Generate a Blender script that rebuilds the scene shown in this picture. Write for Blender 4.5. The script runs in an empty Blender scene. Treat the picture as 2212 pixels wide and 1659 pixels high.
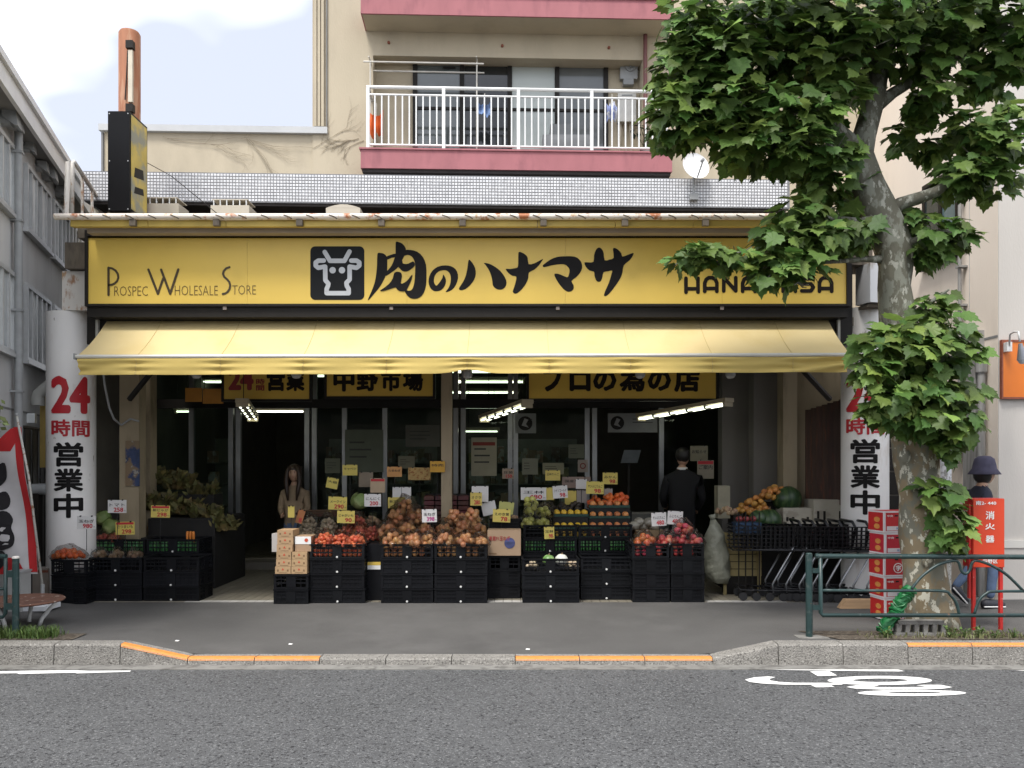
import bpy, bmesh, math, random
from mathutils import Vector, Matrix, Euler
R = math.radians
random.seed(7)
S = bpy.context.scene
COL = S.collection

# ------------------------------------------------------------------ camera, sky, sun, exposure
F, CX, HY, CAMZ = 1800.0, 1106.0, 1005.0, 1.75      # focal length and horizon in 2212-px-wide picture units
cam_d = bpy.data.cameras.new('camera'); cam = bpy.data.objects.new('camera', cam_d); COL.objects.link(cam)
cam.location = (0, 0, CAMZ); cam.rotation_euler = (R(90), 0, 0)
cam_d.sensor_width = 36; cam_d.lens = F / 2212 * 36; cam_d.shift_y = (HY - 829.5) / 2212
cam_d.clip_start = 0.05; cam_d.clip_end = 2000
S.camera = cam
SUN_EL, SUN_AZ = 62, 208      # azimuth clockwise from +Y: behind the camera, to its left
wd = bpy.data.worlds.new('World'); S.world = wd; wd.use_nodes = True
nt = wd.node_tree; nt.nodes.clear()
def N(t, kind, **kw):
    n = t.nodes.new(kind)
    for k, v in kw.items(): setattr(n, k, v)
    return n
sky = N(nt, 'ShaderNodeTexSky', sky_type='NISHITA', sun_disc=False, sun_elevation=R(SUN_EL), sun_rotation=R(SUN_AZ), altitude=20, air_density=1.0, dust_density=3.0)
tc = N(nt, 'ShaderNodeTexCoord'); mp = N(nt, 'ShaderNodeMapping'); mp.inputs['Scale'].default_value = (1.0, 1.0, 2.6); mp.inputs['Location'].default_value = (0.17, 0.1, 0.62)
nz = N(nt, 'ShaderNodeTexNoise'); nz.inputs['Scale'].default_value = 2.3; nz.inputs['Detail'].default_value = 3; nz.inputs['Roughness'].default_value = 0.5
rp = N(nt, 'ShaderNodeValToRGB')
rp.color_ramp.elements[0].position = 0.40; rp.color_ramp.elements[0].color = (0.30, 0.312, 0.352, 1)
rp.color_ramp.elements[1].position = 0.62; rp.color_ramp.elements[1].color = (1.0, 1.0, 1.0, 1)
mul = N(nt, 'ShaderNodeMix', data_type='RGBA', blend_type='MULTIPLY'); mul.inputs[0].default_value = 1.0
mul.inputs[7].default_value = (9.5, 9.6, 9.9, 1)
mx = N(nt, 'ShaderNodeMix', data_type='RGBA'); mx.inputs[0].default_value = 0.86
bg = N(nt, 'ShaderNodeBackground'); bg.inputs[1].default_value = 0.1
wo = N(nt, 'ShaderNodeOutputWorld')
L = nt.links.new
L(tc.outputs['Generated'], mp.inputs[0]); L(mp.outputs[0], nz.inputs['Vector']); L(nz.outputs['Fac'], rp.inputs[0])
L(rp.outputs[0], mul.inputs[6]); L(sky.outputs[0], mx.inputs[6]); L(mul.outputs[2], mx.inputs[7]); L(mx.outputs[2], bg.inputs[0]); L(bg.outputs[0], wo.inputs[0])
sd = bpy.data.lights.new('sun', 'SUN'); sd.energy = 1.3; sd.angle = R(16); sd.color = (1.0, 0.96, 0.9)
so = bpy.data.objects.new('sun', sd); COL.objects.link(so)
_a, _e = R(SUN_AZ), R(SUN_EL)
to_sun = Vector((math.sin(_a) * math.cos(_e), math.cos(_a) * math.cos(_e), math.sin(_e)))
so.rotation_euler = to_sun.to_track_quat('Z', 'Y').to_euler(); so.location = (0, -5, 20)
S.view_settings.view_transform = 'Standard'; S.view_settings.look = 'None'; S.view_settings.gamma = 1; S.view_settings.use_curve_mapping = False
S.view_settings.exposure = 1.6
S.render.engine = 'CYCLES'; S.cycles.use_denoising = True; S.cycles.max_bounces = 8; S.cycles.transparent_max_bounces = 24

# ------------------------------------------------------------------ helpers
def at(px, py, Y):
    return Vector(((px - CX) * Y / F, Y, CAMZ + (HY - py) * Y / F))
def ground(px, py, z=0.0):
    Y = F * (CAMZ - z) / (py - HY); return Vector(((px - CX) * Y / F, Y, z))
class Frame:
    """a building's own axes (origin o, turned by ang about z); hit() carries a measured direction onto one of its planes"""
    def __init__(s, ox, oy, ang):
        s.o = Vector((ox, oy, 0)); s.a = ang; s.inv = Matrix.Rotation(-ang, 3, 'Z')
    def hit(s, px, py, x=None, y=None):
        c = s.inv @ (Vector((0, 0, CAMZ)) - s.o); r = s.inv @ Vector(((px - CX) / F, 1, (HY - py) / F))
        t = (x - c.x) / r.x if x is not None else (y - c.y) / r.y
        return c + r * t
OFF = {}
def woff(o):
    return OFF.get(o.name, Vector((0, 0, 0))) if o is not None else Vector((0, 0, 0))
def tag(o, label=None, cat=None, group=None, kind=None):
    if label: o['label'] = label
    if cat: o['category'] = cat
    if group: o['group'] = group
    if kind: o['kind'] = kind
    return o
def thing(name, label, cat, loc=(0, 0, 0), group=None, rotz=0.0):
    o = bpy.data.objects.new(name, None); COL.objects.link(o); o.empty_display_size = 0.1
    o.location = loc; o.rotation_euler = (0, 0, rotz); OFF[o.name] = Vector(loc)
    return tag(o, label, cat, group)
def link_mesh(name, me, parent=None, loc=(0, 0, 0), rot=None, scale=None):
    o = bpy.data.objects.new(name, me); COL.objects.link(o); o.parent = parent; o.location = loc
    if rot is not None: o.rotation_euler = rot
    if scale is not None: o.scale = scale
    return o
class MB:
    def __init__(s): s.v = []; s.f = []
    def add(s, vs, fs):
        b = len(s.v); s.v += [tuple(v) for v in vs]; s.f += [tuple(b + i for i in f) for f in fs]; return s
    def box(s, x0, x1, y0, y1, z0, z1):
        if x0 > x1: x0, x1 = x1, x0
        if y0 > y1: y0, y1 = y1, y0
        if z0 > z1: z0, z1 = z1, z0
        return s.add([(x0,y0,z0),(x1,y0,z0),(x1,y1,z0),(x0,y1,z0),(x0,y0,z1),(x1,y0,z1),(x1,y1,z1),(x0,y1,z1)],
                     [(0,3,2,1),(4,5,6,7),(0,1,5,4),(1,2,6,5),(2,3,7,6),(3,0,4,7)])
    def obox(s, m, sx, sy, sz):
        q = [m @ Vector((a*sx/2, b*sy/2, c*sz/2)) for c in (-1,1) for a, b in ((-1,-1),(1,-1),(1,1),(-1,1))]
        return s.add(q, [(0,3,2,1),(4,5,6,7),(0,1,5,4),(1,2,6,5),(2,3,7,6),(3,0,4,7)])
    def quad(s, a, b, c, d): return s.add([a, b, c, d], [(0, 1, 2, 3)])
    def slab(s, pts, dvec):
        """polygon pts (3-D, planar) given thickness along dvec"""
        n = len(pts); d = Vector(dvec); p = [Vector(q) for q in pts]
        return s.add(p + [q + d for q in p], [tuple(range(n)), tuple(range(2*n-1, n-1, -1))] + [(i, (i+1) % n, n+(i+1) % n, n+i) for i in range(n)])
    def tube(s, pts, r, n=8, caps=True):
        pts = [Vector(p) for p in pts]; rs = r if isinstance(r, (list, tuple)) else [r]*len(pts)
        b = len(s.v); up = None
        for i, p in enumerate(pts):
            t = (pts[min(i+1, len(pts)-1)] - pts[max(i-1, 0)])
            t = t.normalized() if t.length > 1e-9 else Vector((0, 0, 1))
            if up is None: up = t.orthogonal().normalized()
            up = (up - t * up.dot(t)); up = up.normalized() if up.length > 1e-6 else t.orthogonal().normalized()
            w = t.cross(up)
            for k in range(n):
                a = 2*math.pi*k/n; s.v.append(tuple(p + (up*math.cos(a) + w*math.sin(a))*rs[i]))
        for i in range(len(pts)-1):
            for k in range(n):
                s.f.append((b+i*n+k, b+i*n+(k+1) % n, b+(i+1)*n+(k+1) % n, b+(i+1)*n+k))
        if caps:
            s.f.append(tuple(b+k for k in range(n))[::-1]); e = b+(len(pts)-1)*n; s.f.append(tuple(e+k for k in range(n)))
        return s
    def sphere(s, c, r, nu=10, nv=7, sc=(1,1,1), fn=None):
        c = Vector(c); b = len(s.v)
        for j in range(nv+1):
            ph = math.pi*j/nv
            for i in range(nu):
                th = 2*math.pi*i/nu; d = Vector((math.sin(ph)*math.cos(th), math.sin(ph)*math.sin(th), math.cos(ph)))
                k = fn(d) if fn else 1.0
                s.v.append((c.x+d.x*r*sc[0]*k, c.y+d.y*r*sc[1]*k, c.z+d.z*r*sc[2]*k))
        for j in range(nv):
            for i in range(nu):
                s.f.append((b+j*nu+i, b+(j+1)*nu+i, b+(j+1)*nu+(i+1) % nu, b+j*nu+(i+1) % nu))
        return s
    def lathe(s, prof, c, n=16, axis='z', caps=True):
        c = Vector(c); b = len(s.v)
        for (r, h) in prof:
            for i in range(n):
                a = 2*math.pi*i/n
                s.v.append((c.x+r*math.cos(a), c.y+r*math.sin(a), c.z+h) if axis == 'z' else ((c.x+r*math.cos(a), c.y+h, c.z+r*math.sin(a)) if axis == 'y' else (c.x+h, c.y+r*math.cos(a), c.z+r*math.sin(a))))
        for j in range(len(prof)-1):
            for i in range(n): s.f.append((b+j*n+i, b+j*n+(i+1) % n, b+(j+1)*n+(i+1) % n, b+(j+1)*n+i))
        if caps: s.f.append(tuple(b+i for i in range(n))[::-1]); e = b+(len(prof)-1)*n; s.f.append(tuple(e+i for i in range(n)))
        return s
    def grid(s, nu, nv, fn):
        b = len(s.v)
        for j in range(nv+1):
            for i in range(nu+1): s.v.append(tuple(fn(i/nu, j/nv)))
        for j in range(nv):
            for i in range(nu): s.f.append((b+j*(nu+1)+i, b+j*(nu+1)+i+1, b+(j+1)*(nu+1)+i+1, b+(j+1)*(nu+1)+i))
        return s
    def mesh(s, name, mat=None, smooth=False, off=Vector((0,0,0))):
        me = bpy.data.meshes.new(name)
        me.from_pydata([(v[0]-off.x, v[1]-off.y, v[2]-off.z) for v in s.v], [], s.f)
        bm = bmesh.new(); bm.from_mesh(me); bmesh.ops.recalc_face_normals(bm, faces=bm.faces); bm.to_mesh(me); bm.free()
        if smooth: me.shade_smooth() if hasattr(me, 'shade_smooth') else None
        if smooth == 'angle':
            try: me.set_sharp_from_angle(angle=R(40))
            except Exception: pass
        if mat is not None: me.materials.append(mat)
        return me
    def build(s, name, mat, parent=None, smooth=False, local=False):
        off = Vector((0,0,0)) if local else woff(parent)
        o = link_mesh(name, s.mesh(name, mat, smooth, off), parent)
        OFF[o.name] = off
        return o
def struct(o): o['kind'] = 'structure'; return o

# ------------------------------------------------------------------ materials
MC = {}
def _base(name):
    m = bpy.data.materials.new(name); m.use_nodes = True; t = m.node_tree
    return m, t, t.nodes['Principled BSDF']
def col4(c): return (c[0], c[1], c[2], 1)
def srgb(r, g, b):
    f = lambda v: (v/255/12.92 if v/255 <= 0.04045 else ((v/255+0.055)/1.055)**2.4)
    return (f(r), f(g), f(b))
def mat(name, c, rough=0.6, var=0.12, scale=6.0, bump=0.0, bscale=60.0, metal=0.0, c2=None, lo=0.5, hi=0.62, scale2=4.0, stretch=(1,1,1), objvar=0.0, spec=0.5, islvar=0.0, trans=0.0, c3=None, lo3=0.6, hi3=0.66, scale3=9.0, detail=5.0, emit=None, estr=0.0):
    """one surface: base colour broken up by noise, an optional second and third colour in patches (rust, stain, bark), bump and per-piece variation"""
    if name in MC: return MC[name]
    m, t, p = _base(name); L = t.links.new
    tc = N(t, 'ShaderNodeTexCoord'); mp = N(t, 'ShaderNodeMapping'); mp.inputs['Scale'].default_value = stretch
    L(tc.outputs['Object'], mp.inputs[0])
    n1 = N(t, 'ShaderNodeTexNoise'); n1.inputs['Scale'].default_value = scale; n1.inputs['Detail'].default_value = detail; L(mp.outputs[0], n1.inputs['Vector'])
    mr = N(t, 'ShaderNodeMapRange'); mr.inputs[1].default_value = 0.3; mr.inputs[2].default_value = 0.7; mr.inputs[3].default_value = 1-var; mr.inputs[4].default_value = 1+var
    L(n1.outputs['Fac'], mr.inputs[0])
    hsv = N(t, 'ShaderNodeHueSaturation'); hsv.inputs['Color'].default_value = col4(c); L(mr.outputs[0], hsv.inputs['Value'])
    out = hsv.outputs[0]
    def patch(out, cc, sc, lo, hi, seed):
        n2 = N(t, 'ShaderNodeTexNoise'); n2.inputs['Scale'].default_value = sc; n2.inputs['Detail'].default_value = 6; n2.inputs['Roughness'].default_value = 0.6
        ad = N(t, 'ShaderNodeVectorMath', operation='ADD'); ad.inputs[1].default_value = (seed, seed*1.7, seed*0.3); L(mp.outputs[0], ad.inputs[0]); L(ad.outputs[0], n2.inputs['Vector'])
        r2 = N(t, 'ShaderNodeMapRange'); r2.inputs[1].default_value = lo; r2.inputs[2].default_value = hi; L(n2.outputs['Fac'], r2.inputs[0])
        mm = N(t, 'ShaderNodeMix', data_type='RGBA'); L(r2.outputs[0], mm.inputs[0]); L(out, mm.inputs[6]); mm.inputs[7].default_value = col4(cc)
        return mm.outputs[2]
    if c2: out = patch(out, c2, scale2, lo, hi, 3.1)
    if c3: out = patch(out, c3, scale3, lo3, hi3, 11.7)
    if objvar or islvar:
        if islvar:
            g = N(t, 'ShaderNodeNewGeometry'); rnd = g.outputs['Random Per Island']; am = islvar
        else:
            g = N(t, 'ShaderNodeObjectInfo'); rnd = g.outputs['Random']; am = objvar
        r3 = N(t, 'ShaderNodeMapRange'); r3.inputs[3].default_value = 1-am; r3.inputs[4].default_value = 1+am; L(rnd, r3.inputs[0])
        r4 = N(t, 'ShaderNodeMapRange'); r4.inputs[3].default_value = 0.5-am*0.06; r4.inputs[4].default_value = 0.5+am*0.06
        w = N(t, 'ShaderNodeMath', operation='FRACT'); w2 = N(t, 'ShaderNodeMath', operation='MULTIPLY'); w2.inputs[1].default_value = 7.13; L(rnd, w2.inputs[0]); L(w2.outputs[0], w.inputs[0]); L(w.outputs[0], r4.inputs[0])
        h2 = N(t, 'ShaderNodeHueSaturation'); L(out, h2.inputs['Color']); L(r3.outputs[0], h2.inputs['Value']); L(r4.outputs[0], h2.inputs['Hue']); out = h2.outputs[0]
    L(out, p.inputs['Base Color'])
    p.inputs['Roughness'].default_value = rough; p.inputs['Metallic'].default_value = metal; p.inputs['Specular IOR Level'].default_value = spec
    if bump:
        nb = N(t, 'ShaderNodeTexNoise'); nb.inputs['Scale'].default_value = bscale; nb.inputs['Detail'].default_value = 4; L(mp.outputs[0], nb.inputs['Vector'])
        bp = N(t, 'ShaderNodeBump'); bp.inputs['Strength'].default_value = bump; bp.inputs['Distance'].default_value = 0.02; L(nb.outputs['Fac'], bp.inputs['Height']); L(bp.outputs[0], p.inputs['Normal'])
    if emit:
        p.inputs['Emission Color'].default_value = col4(emit); p.inputs['Emission Strength'].default_value = estr
    if trans:
        tl = N(t, 'ShaderNodeBsdfTranslucent'); L(out, tl.inputs[0]); ms = N(t, 'ShaderNodeMixShader'); ms.inputs[0].default_value = trans
        L(p.outputs[0], ms.inputs[1]); L(tl.outputs[0], ms.inputs[2]); L(ms.outputs[0], t.nodes['Material Output'].inputs[0])
    MC[name] = m
    return m
def glassmat(name, tint=(0.75, 0.8, 0.78), gloss=0.06, rough=0.02, bumpy=0.0):
    if name in MC: return MC[name]
    m, t, p = _base(name); t.nodes.remove(p); L = t.links.new
    tr = N(t, 'ShaderNodeBsdfTransparent'); tr.inputs[0].default_value = col4(tint)
    gl = N(t, 'ShaderNodeBsdfGlossy'); gl.inputs[1].default_value = rough
    fr = N(t, 'ShaderNodeFresnel'); fr.inputs[0].default_value = 1.0 + gloss*4
    ms = N(t, 'ShaderNodeMixShader'); L(fr.outputs[0], ms.inputs[0]); L(tr.outputs[0], ms.inputs[1]); L(gl.outputs[0], ms.inputs[2])
    if bumpy:
        nb = N(t, 'ShaderNodeTexNoise'); nb.inputs['Scale'].default_value = 30; bp = N(t, 'ShaderNodeBump'); bp.inputs['Strength'].default_value = bumpy; bp.inputs['Distance'].default_value = 0.03
        L(nb.outputs['Fac'], bp.inputs['Height']); L(bp.outputs[0], gl.inputs['Normal']); L(bp.outputs[0], fr.inputs['Normal'])
    L(ms.outputs[0], t.nodes['Material Output'].inputs[0]); MC[name] = m
    return m
def emitmat(name, c, s):
    if name in MC: return MC[name]
    m, t, p = _base(name); p.inputs['Base Color'].default_value = (0.8, 0.8, 0.8, 1); p.inputs['Emission Color'].default_value = col4(c); p.inputs['Emission Strength'].default_value = s
    MC[name] = m; return m

BLACKP = mat('black_paint', (0.010, 0.009, 0.009), 0.6, 0.2, spec=0.15)
REDP = mat('red_paint', (0.42, 0.012, 0.02), 0.5, 0.08)
WHITEP = mat('white_print', (0.78, 0.78, 0.76), 0.6, 0.05)
DARKTXT = mat('sign_brown_black', (0.014, 0.010, 0.008), 0.6, 0.15, spec=0.15)

# ------------------------------------------------------------------ lettering
_TC = {}
def glyphs(s, bold=0.0, cut=0):
    """outline of a written string in its unit box: one layer, or, for heavy sign-writing, eight layers nudged outwards"""
    key = (s, bold, cut)
    if key in _TC: return _TC[key]
    cu = bpy.data.curves.new('lettering', 'FONT'); cu.body = s; cu.size = 1.0; cu.offset = min(bold, 0.0); cu.resolution_u = 2; cu.fill_mode = 'FRONT'
    o = bpy.data.objects.new('lettering', cu); COL.objects.link(o)
    dg = bpy.context.evaluated_depsgraph_get(); ev = o.evaluated_get(dg); me = ev.to_mesh()
    if cut:
        bm = bmesh.new(); bm.from_mesh(me); xs = [v.co.x for v in bm.verts]; a, b = min(xs), max(xs)
        for k in range(1, cut): bmesh.ops.bisect_plane(bm, geom=bm.verts[:]+bm.edges[:]+bm.faces[:], plane_co=(a+(b-a)*k/cut, 0, 0), plane_no=(1, 0, 0))
        vs = [(v.co.x, v.co.y) for v in bm.verts]; bm.verts.index_update(); fs = [tuple(v.index for v in f.verts) for f in bm.faces]; bm.free()
    else:
        vs = [(v.co.x, v.co.y) for v in me.vertices]; fs = [tuple(p.vertices) for p in me.polygons]
    ev.to_mesh_clear(); bpy.data.objects.remove(o); bpy.data.curves.remove(cu)
    lay = [(0.0, 0.0)] if bold <= 0 else [(0.0, 0.0)]+[(bold*math.cos(R(45*k)), bold*math.sin(R(45*k))) for k in range(8)]
    xs = [v[0] for v in vs]; ys = [v[1] for v in vs]; p = max(bold, 0.0); x0, x1, y0, y1 = min(xs)-p, max(xs)+p, min(ys)-p, max(ys)+p
    r = ([[((a+dx-x0)/(x1-x0), (b+dy-y0)/(y1-y0)) for a, b in vs] for dx, dy in lay], fs); _TC[key] = r
    return r
def letter_mb(s, fn, bold=0.0, cut=0):
    """fn(u,v,layer) -> 3-D point for u,v in the unit box of the written string"""
    lays, fs = glyphs(s, bold, cut); mb = MB()
    for k, vs in enumerate(lays): mb.add([fn(u, v, k) for u, v in vs], fs)
    return mb
def letters(name, s, x0, x1, z0, z1, Y, m, parent, bold=0.0, local=False, dy=0.0):
    """flat lettering on a plane facing the street"""
    mb = letter_mb(s, lambda u, v, k: (x0+(x1-x0)*u, Y-0.0002*k, z0+(z1-z0)*v), bold)
    return mb.build(name, m, parent, local=local)
def letters_px(name, s, px0, px1, py0, py1, Y, m, parent, bold=0.0):
    a = at(px0, py1, Y); b = at(px1, py0, Y); return letters(name, s, a.x, b.x, a.z, b.z, Y, m, parent, bold)
def ribbon(mb, pts, w, Y, y_step=[0]):
    """brush or sign-writer's stroke of even width w along pts (x,z) on plane Y"""
    for i in range(len(pts)):
        y_step[0] = (y_step[0]+1) % 9; yy = Y-0.0003*y_step[0]
        a = Vector((pts[i][0], pts[i][1]))
        mb.add([(a.x+w/2*math.cos(2*math.pi*k/14), yy, a.y+w/2*math.sin(2*math.pi*k/14)) for k in range(14)], [tuple(range(14))])
        if i < len(pts)-1:
            y_step[0] = (y_step[0]+1) % 9; yy = Y-0.0003*y_step[0]
            b = Vector((pts[i+1][0], pts[i+1][1])); d = (b-a)
            if d.length < 1e-6: continue
            n = Vector((-d.y, d.x)).normalized()*w/2
            mb.add([(a.x+n.x, yy, a.y+n.y), (b.x+n.x, yy, b.y+n.y), (b.x-n.x, yy, b.y-n.y), (a.x-n.x, yy, a.y-n.y)], [(0,1,2,3)])
def flatpoly(mb, pts, Y):
    """possibly concave polygon (x,z) on plane Y, triangulated"""
    from mathutils.geometry import tessellate_polygon
    tr = tessellate_polygon([[Vector((p[0], p[1], 0)) for p in pts]])
    mb.add([(p[0], Y, p[1]) for p in pts], [tuple(q) for q in tr])
def smooth_closed(pts, k=3):
    out = []; n = len(pts)
    for i in range(n):
        p0, p1, p2, p3 = pts[i-1], pts[i], pts[(i+1) % n], pts[(i+2) % n]
        for j in range(k):
            t = j/k
            f = lambda a, b, c, d: 0.5*((2*b)+(-a+c)*t+(2*a-5*b+4*c-d)*t*t+(-a+3*b-3*c+d)*t**3)
            out.append((f(p0[0], p1[0], p2[0], p3[0]), f(p0[1], p1[1], p2[1], p3[1])))
    return out
# ------------------------------------------------------------------ ground, road, kerb, pavement
ASPH = mat('road_asphalt', (0.100, 0.102, 0.104), 0.85, 0.10, 1.2, bump=0.9, bscale=120, c2=(0.22, 0.225, 0.225), lo=0.54, hi=0.64, scale2=62, c3=(0.022, 0.022, 0.024), lo3=0.55, hi3=0.63, scale3=48, spec=0.35)
PAVE = mat('pavement_asphalt', (0.098, 0.095, 0.091), 0.9, 0.12, 1.1, bump=0.5, bscale=220, c2=(0.125, 0.121, 0.116), lo=0.5, hi=0.75, scale2=1.3, c3=(0.05, 0.049, 0.047), lo3=0.60, hi3=0.70, scale3=140, spec=0.3)
CONC = mat('kerb_concrete', (0.255, 0.243, 0.22), 0.9, 0.15, 8, bump=0.9, bscale=90, c2=(0.075, 0.07, 0.062), lo=0.52, hi=0.64, scale2=70, c3=(0.40, 0.385, 0.35), lo3=0.57, hi3=0.66, scale3=55)
CONC2 = mat('gutter_concrete', (0.19, 0.185, 0.17), 0.9, 0.18, 4, bump=0.4, bscale=80, c2=(0.12, 0.115, 0.105), lo=0.5, hi=0.6, scale2=9)
ORANGE = mat('orange_kerb_paint', (0.62, 0.23, 0.045), 0.7, 0.10, 20, c2=(0.33, 0.22, 0.13), lo=0.60, hi=0.70, scale2=40)
ROADW = mat('road_white_paint', (0.72, 0.72, 0.70), 0.7, 0.06, 20, c2=(0.30, 0.30, 0.30), lo=0.63, hi=0.70, scale2=60)
SOIL = mat('soil', (0.065, 0.05, 0.035), 0.95, 0.3, 20, bump=0.8, bscale=60, c2=(0.13, 0.11, 0.085), lo=0.5, hi=0.6, scale2=30)
KY = F*CAMZ/(1437-HY)                   # kerb face
GY = F*CAMZ/(1447.5-HY)                 # gutter edge
SHOPY, FLZ = 9.85, 0.13                 # shop threshold and floor level
kx = lambda px: (px-CX)*KY/F
KHI, KLO = 0.185, 0.062
def kerb_top(x):
    a, b, c, d = kx(260), kx(405), kx(1540), kx(1681)
    if x <= a or x >= d: return KHI
    if x < b: return KHI+(KLO-KHI)*(x-a)/(b-a)
    if x <= c: return KLO
    return KLO+(KHI-KLO)*(x-c)/(d-c)
def pave_z(x, y):
    t = min(1, max(0, (y-KY-0.16)/(SHOPY-KY-0.16))); t = t*t*(3-2*t)
    far = FLZ if abs(x) < 5.2 else FLZ+0.03
    return (kerb_top(x)-0.006)*(1-t)+far*t
g = MB().grid(8, 8, lambda u, v: ((u-0.5)*900, (v-0.5)*900, -0.03)); struct(g.build('ground', mat('far_ground', (0.09, 0.088, 0.084), 0.9, 0.1, 0.5)))
rd = MB().grid(2, 2, lambda u, v: ((u-0.5)*160, -13.9+v*(GY+13.9), 0.0)); struct(rd.build('road', ASPH))
struct(MB().box(-80, 80, GY, KY+0.05, -0.02, 0.006).build('gutter', CONC2))
kerb = struct(MB().box(-80, 80, KY+0.03, KY+0.15, -0.02, 0.03).build('kerb', CONC2))
joints = [-310, -168, -25, 117, 260, 405, 549, 690, 833, 975, 1113, 1252, 1393, 1540, 1681, 1821, 1961, 2100, 2241, 2382, 2523]
for i in range(len(joints)-1):
    x0, x1 = kx(joints[i])+0.004, kx(joints[i+1])-0.004
    za, zb = kerb_top(x0), kerb_top(x1); c = 0.016; y0, y1 = KY, KY+0.16
    m = MB(); prof = lambda z: [(y0-0.012, -0.015), (y0, z-c), (y0+c, z), (y1, z), (y1, -0.015)]
    vs = [(x0, y, z) for y, z in prof(za)]+[(x1, y, z) for y, z in prof(zb)]
    m.add(vs, [(0,1,2,3,4), (9,8,7,6,5)]+[(k, (k+1) % 5, 5+(k+1) % 5, 5+k) for k in range(5)])
    b = m.build('kerb_block', CONC, kerb)
    if joints[i] in (260, 405, 549, 1113, 1252, 1393, 1961, 2100, 2241):
        e = 0.0025
        w = 0.078 if joints[i] < 1900 else 0.05
        MB().add([(x0, y0-0.003, za-c*1.5+e), (x1, y0-0.003, zb-c*1.5+e), (x1, y0+c-0.002, zb+e), (x0, y0+c-0.002, za+e), (x1, y0+w, zb+e), (x0, y0+w, za+e)], [(0,1,2,3), (3,2,4,5)]).build('painted_edge', ORANGE, b)
struct(MB().grid(150, 16, lambda u, v: ((u-0.5)*40, KY+0.15+v*(SHOPY-KY-0.13), pave_z((u-0.5)*40, KY+0.15+v*(SHOPY-KY-0.13)))).build('pavement', PAVE, smooth=True))
struct(MB().box(-80, -5.45, SHOPY, 40, -0.02, FLZ+0.012).build('side_yard', CONC2))
struct(MB().box(5.0, 80, SHOPY, 40, -0.02, FLZ+0.022).build('side_alley', CONC2))
# white lane lettering, seen lengthwise from the side
def zp(x, y, bx=2500, by=2400, sc=1.4439): return ((bx+x/sc)/1.8228, (by+y/sc)/1.8228)
def mark(mb, pts, z=0.005, bx=2500, sc=1.4439):
    q = [ground(*zp(x, y, bx, 2400, sc), z) for x, y in pts]
    from mathutils.geometry import tessellate_polygon
    tr = tessellate_polygon([[Vector((p.x, p.y, 0)) for p in q]]); mb.add(q, [tuple(t) for t in tr])
def ell(cx, cy, rx, ry, n=36, a0=0, a1=360): return [(cx+rx*math.cos(R(a0+(a1-a0)*k/n)), cy+ry*math.sin(R(a0+(a1-a0)*k/n))) for k in range(n)]
def ring(mb, c, r, ci, ri, z=0.005, n=40):
    o = [ground(*zp(*p), z) for p in ell(*c, *r, n)]; i = [ground(*zp(*p), z) for p in ell(*ci, *ri, n)]
    mb.add(o+i, [(k, (k+1) % n, n+(k+1) % n, n+k) for k in range(n)])
class _Strokes:
    def __init__(s, o): s.o = o
    def add(s, vs, fs): MB().add(vs, fs).build('painted_stroke', ROADW, s.o)
mk = _Strokes(thing('road_lettering', 'white painted lettering on the lane below the green railing', 'road marking', ground(1990, 1480)))
mark(mk, [(495,331),(690,328),(860,331),(1240,336),(1288,332),(1236,324),(1440,326),(1532,350),(1500,352),(1300,350),(870,344),(650,337)])
mark(mk, [(995,352),(1105,350),(1150,375),(1040,378)])
mark(mk, [(800,384),(760,380),(680,385),(625,398),(650,411),(720,420),(850,427),(1180,427),(1180,417),(900,416),(820,411),(770,403),(765,394)], 0.0055)
ring(mk, (1392,403), (297,26), (1395,402), (155,10))
mark(mk, [(1000,430),(1110,427),(1135,440),(1030,442)])
mark(mk, [(1200,440),(1255,431),(1375,430),(1390,434),(1350,437),(1380,441),(1500,442),(1620,440),(1665,436),(1600,432),(1640,428),(1740,428),(1805,441),(1760,449),(1650,454),(1400,455),(1250,449)], 0.006)
ring(mk, (1575,474), (308,17), (1590,472), (150,5))
mark(mk, [(2165,346),(2330,341),(2330,353)])
mk = _Strokes(thing('road_lettering', 'white painted stroke at the gutter, left edge of the road', 'road marking', ground(120, 1452)))
mark(mk, [(-120,362),(150,355),(420,352),(520,355.5),(760,354),(755,361),(600,366),(445,371),(440,367),(330,369),(110,375),(100,370),(-120,372)], bx=0, sc=1.4747)
# repaired strip of pavement, pits of soil
tp = MB().grid(16, 4, lambda u, v: (2.95+u*1.9-0.25*v, 7.47+v*0.42, pave_z(2.95+u*1.9, 7.47+v*0.42)+0.008)); struct(tp.build('tree_pit_soil', SOIL))
tp = MB().grid(6, 3, lambda u, v: (-4.9+u*0.95, 7.47+v*0.28, pave_z(-4.5, 7.47)+0.007)); struct(tp.build('verge_soil', SOIL))

DKWIN = mat('facing_window', (0.05, 0.06, 0.065), 0.15, 0.1, 2)
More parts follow.
